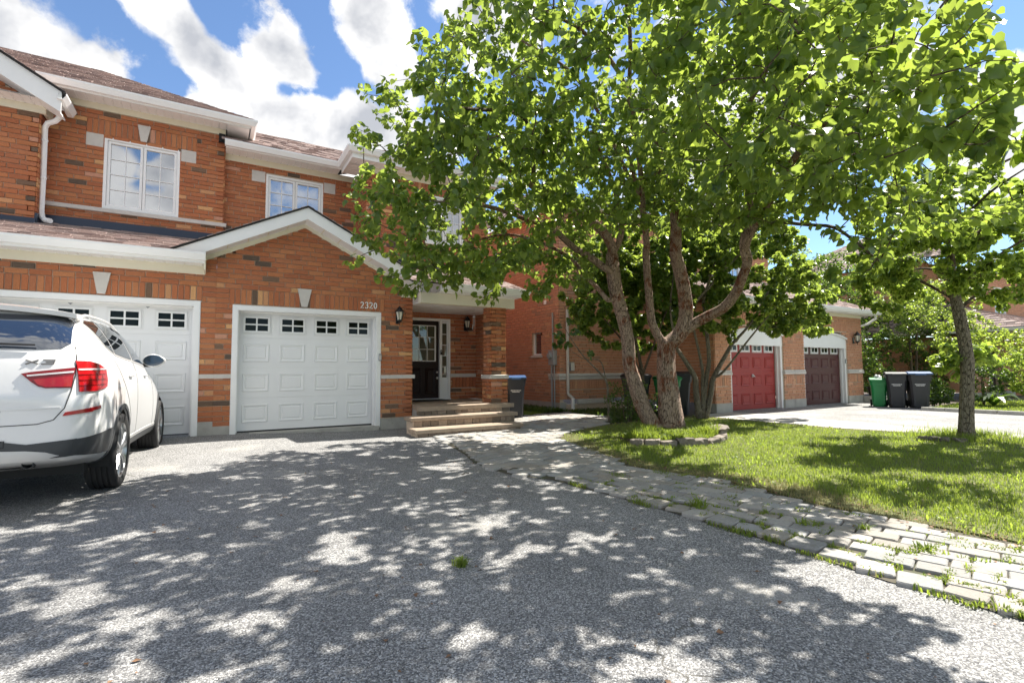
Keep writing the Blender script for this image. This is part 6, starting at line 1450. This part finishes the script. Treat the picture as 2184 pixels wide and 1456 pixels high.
# tailgate seam, bumper cladding, skid plate
skin('tailgate_seam', strip([(.735, 1.40), (.76, 1.30), (.772, 1.15), (.757, 1.02), (.725, .88), (.66, .785), (.56, .755), (0, .74), (-.56, .755), (-.66, .785), (-.725, .88), (-.757, 1.02), (-.772, 1.15), (-.76, 1.30), (-.735, 1.40)], .007), REAR, MAT['seam'], car, .0025, .05)
skin('bumper_cladding', [(-.80, .62), (-.5, .595), (-.28, .64), (.28, .64), (.5, .595), (.80, .62), (.80, .48), (.2, .47), (-.2, .47), (-.80, .48)], REAR, MAT['clad'], car, .009)
for sg in (1, -1):
    A = math.radians(55)*sg; fr = diag(A); c_, s_ = math.cos(A), math.sin(A); uu = lambda x, y: x*c_+y*s_
    skin('bumper_cladding', [(uu(.76*sg, .06), .615), (uu(.92*sg, .40), .64), (uu(.935*sg, .66), .65), (uu(.93*sg, .64), .43), (uu(.90*sg, .40), .445), (uu(.76*sg, .06), .485)], fr, MAT['clad'], car, .010)
skin('skid_plate', [(-.62, .515), (-.5, .545), (-.30, .555), (-.2, .52), (.2, .52), (.30, .555), (.5, .545), (.62, .525), (.70, .495), (.60, .47), (-.60, .47), (-.70, .495)], REAR, MAT['silver'], car, .016)
skin('tow_cover', strip([(.27, .58), (.27, .63), (.37, .63), (.37, .58), (.27, .58)], .006), REAR, MAT['seam'], car, .012)
skin('tailgate_crease', strip([(-.70, .885), (0, .875), (.70, .885)], .01), REAR, MAT['paint'], car, .007, .05)
skin('plate_recess', [(-.30, 1.02), (.30, 1.02), (.34, .86), (-.34, .86)], REAR, MAT['clad'], car, .004, .05)
skin('number_plate', [(-.155, .985), (.155, .985), (.155, .885), (-.155, .885)], REAR, MAT['print_white'], car, .012, .05)
# badge letters
for nm, segs in (('badge_letter', [[(.456, 1.279), (.534, 1.246)], [(.534, 1.279), (.456, 1.246)]]), ('badge_letter', [[(.562, 1.279), (.638, 1.279), (.630, 1.246), (.553, 1.246)], [(.580, 1.2625), (.632, 1.2625)]])):
    b = MB()
    for s_ in segs:
        b.tube([(x, TREE.ray_cast(Vector((x, -2, z)), Vector((0, 1, 0)))[0].y-.006, z) for x, z in s_], .0048, 6)
    b.build(nm, MAT['badge'], car)
# spoiler, wiper, exhausts, plate recess
b = MB(); vs = []; fs = []; n = 17
for i in range(n):
    x = -.69+1.38*i/(n-1); e = abs(x)/.69; y = .30+.10*e**2.5; z = 1.765-.05*e**2
    vs += [(x, y+.30, z+.035-.03*e), (x, y, z-.012), (x, y+.008, z-.052), (x, y+.14, z-.055)]
for i in range(n-1):
    for j in range(4): fs.append((i*4+j, i*4+(j+1) % 4, i*4+4+(j+1) % 4, i*4+4+j))
fs += [(0, 1, 2, 3), tuple((n-1)*4+j for j in (3, 2, 1, 0))]; b.add(vs, fs); sp_ = b.build('spoiler', MAT['paint'], car, smooth=45.0)
b = MB(); b.box(-.13, .13, .293, .303, 1.728, 1.748); b.build('brake_light', MAT['lamp_dark'], sp_)
b = MB(); b.tube([(.0, .07, 1.395), (.12, .08, 1.40), (.30, .095, 1.41), (.50, .10, 1.405)], [.012, .011, .010, .008], 6); b.lathe([(0, -.02), (.032, -.02), (.032, .03)], 12, 'y', (0, .09, 1.39)); b.build('wiper', MAT['black'], car, smooth=40.0)
for sg in (1, -1):
    b = MB(); b.lathe([(.034, -.0), (.037, .0), (.037, .3), (.034, .3)], 16, 'y', (sg*.50, .06, .43), closed=True); b.build('exhaust_pipe', MAT['clad'], car, smooth=40.0)
b = MB(); b.box(-.76, .76, .55, 4.3, .25, .42); b.box(-.5, .5, .2, .56, .38, .47); b.build('underbody', MAT['dark'], car)
for ya in (RAX, FAX):
    for sg in (1, -1):
        b = MB(); b.lathe([(.423, .60*sg), (.423, .93*sg)] if sg > 0 else [(.423, -.93), (.423, -.60)], 32, 'x', (0, ya, WR)); 
        b = MB()
        n = 28; vs = []; fs = []
        for i in range(n+1):
            t = -.25+(math.pi+.5)*i/n; vs += [(.58*sg, ya+.42*math.cos(t), WR+.42*math.sin(t)), (.925*sg, ya+.42*math.cos(t), WR+.42*math.sin(t))]
        for i in range(n): fs.append((2*i, 2*i+1, 2*i+3, 2*i+2))
        b.add(vs, fs); b.build('arch_liner', MAT['dark'], car, smooth=True)
# wheels
b = MB(); prof = [(.265, -.105), (.30, -.122), (.345, -.125), (.366, -.112), (.374, -.095)]
for gx in (-.06, -.02, .02, .06): prof += [(.375, gx-.008), (.366, gx-.006), (.366, gx+.006), (.375, gx+.008)]
prof += [(.374, .095), (.366, .112), (.345, .125), (.30, .122), (.265, .105)]
b.lathe(prof, 48, 'x', closed=True); tyre_me = b.mesh('tyre', MAT['tyre'], 40.0)
b = MB(); b.lathe([(.268, -.10), (.285, -.11), (.285, -.10), (.262, -.07), (.255, .02), (.262, .085), (.270, .10), (.286, .105), (.286, .11), (.262, .112), (.245, .09), (.238, .0), (.24, -.08)], 40, 'x', closed=True)
for k_ in range(5):
    for d_ in (-.16, .16):
        a = 2*math.pi*k_/5+d_; a2 = 2*math.pi*k_/5+d_*.55
        P0 = Vector((.085, .055*math.cos(a2), .055*math.sin(a2))); P1 = Vector((.10, .16*math.cos(a), .16*math.sin(a))); P2_ = Vector((.095, .256*math.cos(a*1.0+d_*.3), .256*math.sin(a*1.0+d_*.3)))
        b.tube([P0, P1, P2_], [.024, .019, .021], 8)
b.lathe([(0, .115), (.03, .113), (.062, .10), (.068, .06), (.0, .05)], 20, 'x'); rim_me = b.mesh('rim', MAT['rim'], 40.0)
b = MB(); b.lathe([(0, .0), (.165, .0), (.165, .02), (0, .02)], 28, 'x'); disc_me = b.mesh('brake_disc', MAT['steel'], 40.0)
for ya in (RAX, FAX):
    for sg in (1, -1):
        w_ = thing('wheel', '', '') if False else bpy.data.objects.new('wheel', tyre_me); link(w_, car); w_.location = (sg*.83, ya, WR); w_.rotation_euler = (random.uniform(0, 1.2), 0, 0 if sg > 0 else math.pi)
        place('rim', rim_me, w_); place('brake_disc', disc_me, w_, (.01, 0, 0))
# ------------------------------------------------------------------ wall lamps
def wall_lamp(x, y, z, label, facing='y', s=1.0):
    t = thing('wall_lamp', label, 'lamp', (x, y, z), 0, 'black carriage lamps on the brick walls')
    b = MB(); b.bbox(-.045*s, .045*s, -.018, 0, -.16*s, .02*s, .006); b.tube([(0, -.01, -.10*s), (0, -.06*s, -.15*s), (0, -.12*s, -.13*s)], .011*s, 7); b.tube([(0, -.12*s, -.13*s), (0, -.12*s, -.20*s)], [.012*s, .004*s], 7); b.build('bracket', MAT['black'], t, smooth=40.0)
    b = MB(); b.lathe([(.02*s, -.13*s), (.055*s, -.115*s), (.055*s, -.09*s), (.04*s, -.085*s)], 6, 'z', (0, -.12*s, 0)); b.build('base', MAT['black'], t)
    b = MB(); b.lathe([(.045*s, -.085*s), (.075*s, .075*s)], 6, 'z', (0, -.12*s, 0)); gl = b.build('glass', MAT['lampglass'], t)
    f = MB()
    for i in range(6):
        a = i*math.pi/3; c, d = math.cos(a), math.sin(a); f.tube([(.048*s*c, -.12*s+.048*s*d, -.085*s), (.079*s*c, -.12*s+.079*s*d, .078*s)], .007*s, 5)
    f.build('frame', MAT['black'], t)
    b = MB(); b.lathe([(.10*s, .075*s), (.095*s, .09*s), (.05*s, .135*s), (.045*s, .15*s), (.05*s, .155*s), (.018*s, .18*s), (.018*s, .195*s), (.0, .205*s)], 12, 'z', (0, -.12*s, 0)); b.build('cap', MAT['black'], t, smooth=40.0)
    return t
wall_lamp(3.235, 9.985, 2.30, 'black lantern on the brick right of the 2320 garage door')
wall_lamp(5.40, 11.285, 2.33, 'black lantern on the porch back wall beside the wind chime')
wall_lamp(18.78, 8.585, 2.20, 'black lantern at the far corner beside the maroon garage door', s=1.15)
# wind chime hanging from the porch ceiling
t = thing('wind_chime', 'small wind chime hanging from the porch ceiling beside the lantern', 'wind chime', (5.0, 10.0, 2.56))
b = MB(); b.tube([(0, 0, 0), (0, 0, -.16)], .003, 5); b.build('cord', MAT['steel'], t)
b = MB(); b.lathe([(0, -.15), (.03, -.17), (.045, -.19), (0, -.195)], 12); b.build('disc', MAT['steel'], t, smooth=True)
MAT['copper'] = mat('copper', (.42, .17, .11), .3, metal=.6)
for i in range(6):
    a = i*1.05; b = MB(); b.tube([(.035*math.cos(a), .035*math.sin(a), -.2), (.035*math.cos(a), .035*math.sin(a), -.36-.05*(i % 3))], .008, 6); b.build('chime_tube', MAT['copper'] if i % 2 else MAT['steel'], t, smooth=40.0)
b = MB(); b.tube([(0, 0, -.19), (0, 0, -.46)], .002, 4); b.prism([(-.025, -.46), (.025, -.46), (.018, -.54), (-.018, -.54)], -.004, .004); b.build('clapper', MAT['copper'], t)
# keypads
for x, y, z, lab in ((2.865, 9.955, 1.45, 'small grey keypad on the right frame of the 2320 garage door'), (18.30, 8.62, 1.42, 'grey keypad on the white frame of the maroon garage door')):
    t = thing('keypad', lab, 'keypad', (x, y, z)); b = MB(); b.bbox(-.028, .028, -.02, .012, -.075, .075, .008); b.build('case', MAT['grey'], t)
    b = MB(); b.bbox(-.02, .02, -.026, -.0205, -.055, .03, .003); b.build('cover', MAT['stone'], t)
t = thing('door_camera', 'dark doorbell camera on the white sidelight frame', 'doorbell', (4.735, 11.262, 1.62)); b = MB(); b.bbox(-.022, .022, -.03, 0, -.06, .06, .008); b.build('case', MAT['black'], t); b = MB(); b.lathe([(0, -.036), (.012, -.034), (.012, -.028)], 12, 'y', (0, 0, .02)); b.build('lens', MAT['steel'], t)
# door mat and dark planter bench on the porch
t = thing('door_mat', 'dark door mat on the porch floor at the front door', 'mat', (4.3, 10.95, .484)); b = MB(); b.bbox(-.4, .4, -.25, .25, 0, .015, .004); b.build('pile', MAT['dark'], t); b = MB(); b.bbox(-.42, .42, -.27, .27, -.002, .008, .003); b.build('edging', MAT['black'], t)
# electric meter with conduits on the neighbour's side wall
t = thing('electric_meter', 'grey electric meter box with two conduits on the neighbour side wall', 'meter', (8.39, 11.62, 1.32))
b = MB(); b.bbox(-.14, 0, -.13, .13, .0, .42, .01); b.build('box', MAT['grey'], t); b = MB(); b.lathe([(.085, .0), (.085, -.05), (.075, -.09), (0, -.10)], 20, 'x', (-.14, 0, .26)); b.build('meter_glass', MAT['grey'], t, smooth=40.0)
for y, r in ((-.06, .022), (.07, .03)): b = MB(); b.tube([(-.06, y, 0), (-.06, y, -1.34)], r, 8); b.build('conduit', MAT['grey'], t, smooth=40.0)
b = MB(); b.tube([(-.06, 0, .42), (-.06, 0, 1.5)], .025, 8); b.build('conduit', MAT['grey'], t, smooth=40.0)
t = thing('junction_box', 'small grey box on the brick right of the white downspout', 'utility box', (8.80, 11.385, 1.15)); b = MB(); b.bbox(-.07, .07, -.07, 0, 0, .24, .008); b.build('case', MAT['grey'], t); b = MB(); b.bbox(-.062, .062, -.078, -.0705, .01, .23, .003); b.build('cover', MAT['stone'], t)
# wheelie bins
MAT['bin_dark'] = mat('bin_charcoal', (.022, .023, .028), .5, var=.06, vscale=8); MAT['bin_green'] = mat('bin_green', (.012, .22, .06), .42, var=.05, vscale=8); MAT['lid_blue'] = mat('lid_blue', (.03, .085, .21), .4); MAT['print'] = mat('white_print', (.6, .6, .6), .6)
def wheelie(loc, rz, label, bodym, lidm, w=.58, d=.70, h=1.0, group='wheelie bins standing at the houses', sticker=True, lidang=0.0):
    t = thing('wheelie_bin', label, 'bin', loc, rz, group); b = MB(); W, D_ = w/2, d/2
    rings = [(0.0, .66, .68), (.03, .74, .76), (.60*h, .88, .90), (.80*h, .93, .94), (.80*h+.001, 1.0, 1.0), (h-.04, 1.04, 1.04), (h-.04, 1.10, 1.08), (h, 1.10, 1.08)]; vs = []; fs = []
    for z, sx, sy in rings:
        c = .05
        for x, y in ((-W*sx+c, -D_*sy), (W*sx-c, -D_*sy), (W*sx, -D_*sy+c), (W*sx, D_*sy-c), (W*sx-c, D_*sy), (-W*sx+c, D_*sy), (-W*sx, D_*sy-c), (-W*sx, -D_*sy+c)): vs.append((x, y, z))
    for i in range(len(rings)-1):
        for j in range(8): fs.append((i*8+j, i*8+(j+1) % 8, i*8+8+(j+1) % 8, i*8+8+j))
    fs += [tuple(range(7, -1, -1)), tuple((len(rings)-1)*8+j for j in range(8))]; b.add(vs, fs)
    for x in (-W*.55, W*.55): b.prism([(x-.02, .08), (x+.02, .08), (x+.02, .76*h), (x-.02, .76*h)], -D_*.86, -D_*.70)
    b.build('body', bodym, t)
    l = MB(); vs = []; n = 6
    for i in range(n+1):
        y = -D_*1.14+D_*2.28*i/n; z = h+.012+.05*math.sin(math.pi*i/n)+lidang*(1-i/n); vs += [(-W*1.13, y, z-.02), (-W*1.06, y, z+.012), (W*1.06, y, z+.012), (W*1.13, y, z-.02)]
    fs = [(i*4+j, i*4+j+1, i*4+5+j, i*4+4+j) for i in range(n) for j in range(3)]+[(i*4+3, i*4, i*4+4, i*4+7) for i in range(n)]+[(0, 1, 2, 3), tuple(n*4+j for j in (3, 2, 1, 0))]
    l.add(vs, fs); l.bbox(-W*.5, W*.5, -D_*1.2, -D_*1.08, h-.03+lidang, h+.02+lidang, .008); l.build('lid', lidm, t)
    hb = MB(); hb.tube([(-W*.8, D_*1.05, h-.03), (-W*.8, D_*1.25, h-.02), (W*.8, D_*1.25, h-.02), (W*.8, D_*1.05, h-.03)], .018, 7); hb.build('handle', bodym, t, smooth=40.0)
    for sx in (-1, 1): q = MB(); q.lathe([(0, -.025), (.10, -.025), (.115, -.012), (.115, .012), (.10, .025), (0, .025)], 18, 'x', (sx*(W*.85), D_*.74, .115)); q.build('wheel', MAT['tyre'], t, smooth=40.0)
    if sticker:
        q = MB()
        for i, (z, ww) in enumerate(((.70*h, .13), (.665*h, .10))):
            xx = -ww
            while xx < ww-.02:
                l_ = rb.uniform(.012, .03); yv = -D_*(.885+.04*(z/h-.6))-.012; q.box(xx, xx+l_, yv-.003, yv, z-.010, z+.010); xx += l_+.006
        q.build('lettering', MAT['print'], t)
    return t
wheelie((6.40, 10.55, 0.0), math.radians(-25), 'charcoal wheelie bin with blue lid beside the porch pillar', MAT['bin_dark'], MAT['lid_blue'], .46, .54, .98)
q = wheelie(tuple(on_z(1913, 868, .01)), math.radians(-62), 'charcoal wheelie bin with black lid between the green bin and the blue-lidded bin', MAT['bin_dark'], MAT['bin_dark'], .50, .62, .98)
wheelie(tuple(on_z(1960, 869.5, .01)), math.radians(-58), 'charcoal wheelie bin with blue lid at the end of the far row', MAT['bin_dark'], MAT['lid_blue'], .52, .66, .99)
wheelie(tuple(on_z(1875, 866, .01)), math.radians(-62), 'bright green bin beside the maroon garage wall', MAT['bin_green'], MAT['bin_green'], .42, .46, .80, sticker=False)
p_ = on_z(1448, 888, .0); wheelie((9.55, 8.55, .0), math.radians(-30), 'green bin glimpsed behind the double trunk', MAT['bin_green'], MAT['bin_green'], .5, .56, .95, sticker=False)
wheelie((10.45, 9.0, .0), math.radians(-40), 'black bin in the shade behind the many-stemmed tree', MAT['bin_dark'], MAT['bin_dark'], .6, .7, 1.05, sticker=False)
wheelie((9.25, 9.3, .0), math.radians(-30), 'dark bin half hidden behind the thick middle trunk', MAT['bin_dark'], MAT['bin_dark'], .58, .66, 1.0, sticker=False)
t = thing('plant_pot', 'small black pot on the concrete block left of the green bin', 'pot', (17.75+1.75, 8.35, .24)); b = MB(); b.lathe([(.13, 0), (.17, .26), (.19, .26), (.19, .30), (.165, .30), (.15, .22)], 20); b.build('pot', MAT['black'], t, smooth=40.0); b = MB(); b.lathe([(0, .215), (.152, .222)], 16); b.build('soil', MAT['soil'], t)
t = thing('concrete_block', 'low concrete block at the corner of the maroon garage', 'block', (19.55, 8.35, 0)); b = MB(); b.bbox(-.28, .5, -.2, .2, 0, .23, .015); b.build('block', MAT['concrete'], t)
t = thing('tied_bag', 'crumpled clear bag sticking up from the green bin', 'bag', tuple(on_z(1875, 866, .01)+Vector((0, 0, .86)))); hm = bmesh.new(); bmesh.ops.create_icosphere(hm, subdivisions=3, radius=.11)
rg = random.Random(2)
for v in hm.verts: v.co *= rg.uniform(.75, 1.15); v.co.z = max(v.co.z, -.02)
hm.verts.index_update(); b = MB(); b.add([v.co[:] for v in hm.verts], [[v.index for v in f.verts] for f in hm.faces]); hm.free(); b.build('film', MAT['print'], t)
# stone ring round the big tree
MAT['edging'] = mat('edging_stone', (.25, .20, .16), .92, tone=True, var=.28, vscale=18, bump=.8, bscale=70)
ring_ = thing('planter_ring', 'low ring of weathered edging stones round the two reddish trunks', 'planter', (6.52, 5.82, 0))
rg = random.Random(9)
def rough_block(l, w, h, seed, tone, j=.007):
    r_ = random.Random(seed); bmx = bmesh.new(); bmesh.ops.create_cube(bmx, size=1); bmesh.ops.subdivide_edges(bmx, edges=bmx.edges[:], cuts=2, use_grid_fill=True)
    for v in bmx.verts: v.co = Vector((v.co.x*l, v.co.y*w, (v.co.z+.5)*h))+Vector((r_.uniform(-j, j), r_.uniform(-j, j), r_.uniform(-j, j)*.7))
    bmesh.ops.bevel(bmx, geom=[e for e in bmx.edges if e.calc_face_angle(0) > .9], offset=.012, segments=1, affect='EDGES'); bmx.verts.index_update(); b_ = MB(); b_.add([v.co[:] for v in bmx.verts], [[v.index for v in f.verts] for f in bmx.faces], tone); bmx.free(); return b_
n = 22
for i in range(n):
    a = 2*math.pi*i/n+rg.uniform(-.02, .02)
    if not 3.25 < a % (2*math.pi) < 6.15: continue
    x, y = .95*math.cos(a), .71*math.sin(a); g = rg.uniform(.15, .25); tn = Vector((-.95*math.sin(a), .71*math.cos(a))); o = rough_block(tn.length*2*math.pi/n-.012, .17, rg.uniform(.15, .175), i, (g*1.02, g*.87, g*.74)).build('edging_stone', MAT['edging'], ring_); o.location = (x, y, rg.uniform(-.06, -.03)); o.rotation_euler = (rg.uniform(-.05, .05), rg.uniform(-.05, .05), math.atan2(tn.y, tn.x)+rg.uniform(-.06, .06))
b = MB(); b.prism([(.90*math.cos(2*math.pi*i/24), .66*math.sin(2*math.pi*i/24)) for i in range(24)], -.03, .09, axis='z'); b.build('soil', MAT['soil'], ring_)
q = on_z(1530, 930, .15); o = rough_block(.36, .22, .13, 77, (.20, .17, .145), .022).build('loose_stone', MAT['edging']); o.location = (7.25, 5.42, .09); o.rotation_euler = (.08, -.05, .4); tag(o, 'loose block lying on the right end of the stone ring', 'stone')
rg = random.Random(19)
RS = ['dark round stone at the left foot of the straight trunk', 'pale stone in front of the straight trunk', 'flat stone just right of the straight trunk', 'small stone farthest right of the straight trunk', 'small stone farthest left of the straight trunk', 'squat stone between the two left stones by the straight trunk']
for i, px_ in enumerate((2005, 2050, 2100, 2145, 1968, 1988)):
    q = on_z(px_, 945-abs(px_-2050)*.05, .0); o = rough_block(rg.uniform(.14, .22), .13, rg.uniform(.09, .14), 50+i, (.15, .13, .10), .03).build('stone', MAT['edging']); o.location = q-Vector((0, 0, .05)); o.rotation_euler = (rg.uniform(-.2, .2), rg.uniform(-.2, .2), rg.uniform(0, 3)); tag(o, RS[i], 'stone', 'stones round the foot of the straight trunk')
# path slabs between the walk and the planting bed
for i, (x, y, l, w, a, lab) in enumerate(((6.75, 9.15, .75, .5, .2, 'pale concrete slab nearest the blue-lidded bin beside the path'), (7.55, 8.75, .7, .5, .5, 'pale concrete slab nearest the bent sapling'))):
    o = rough_block(l, w, .05, 90+i, (.42, .40, .37), .006).build('path_slab', MAT['edging']); o.location = (x, y, .005); o.rotation_euler = (0, 0, a); tag(o, lab, 'slab')
# dead leaves and twigs
rg = np.random.default_rng(77); MAT['dead_leaf'] = mat('dead_leaf', (.20, .11, .06), .8, var=.3, vscale=40)
n = 520; xs = []; 
while len(xs) < n:
    y = rg.uniform(.5, 7.5); x = rg.normal(4.5, .12) if rg.random() < .6 else rg.uniform(-.5, 4.6)
    xs.append((x, y, .03 if x > left_edge_x(y) else .006))
xs = np.array(xs); a_ = rg.random(n)*6.28; T = np.stack([np.cos(a_), np.sin(a_), rg.normal(0, .15, n)], 1); Nn = rg.normal(size=(n, 3))*.2+np.array([0, 0, 1.])
o = place('fallen_leaves', leaves_mesh('fallen_leaves', xs, T, Nn, rg.uniform(.012, .04, n), rg.random(n), MAT['dead_leaf'], OVAL, OVAL_F, rg.uniform(.3, 2, n))); o['kind'] = 'stuff'
for i, (p0, p1, lab) in enumerate((((1085, 1002), (1104, 998), 'short fallen twig lying on the far pavers'), ((985, 1012), (1000, 1008), 'tiny fallen twig on the shaded asphalt near the path'))):
    a = on_z(*p0, .03); b_ = on_z(*p1, .03); m_ = MB(); m_.tube([a, a.lerp(b_, .5)+Vector((.01, .02, .008)), b_], .006, 5); o = m_.build('twig', MAT['bark_dark']); tag(o, lab, 'twig')
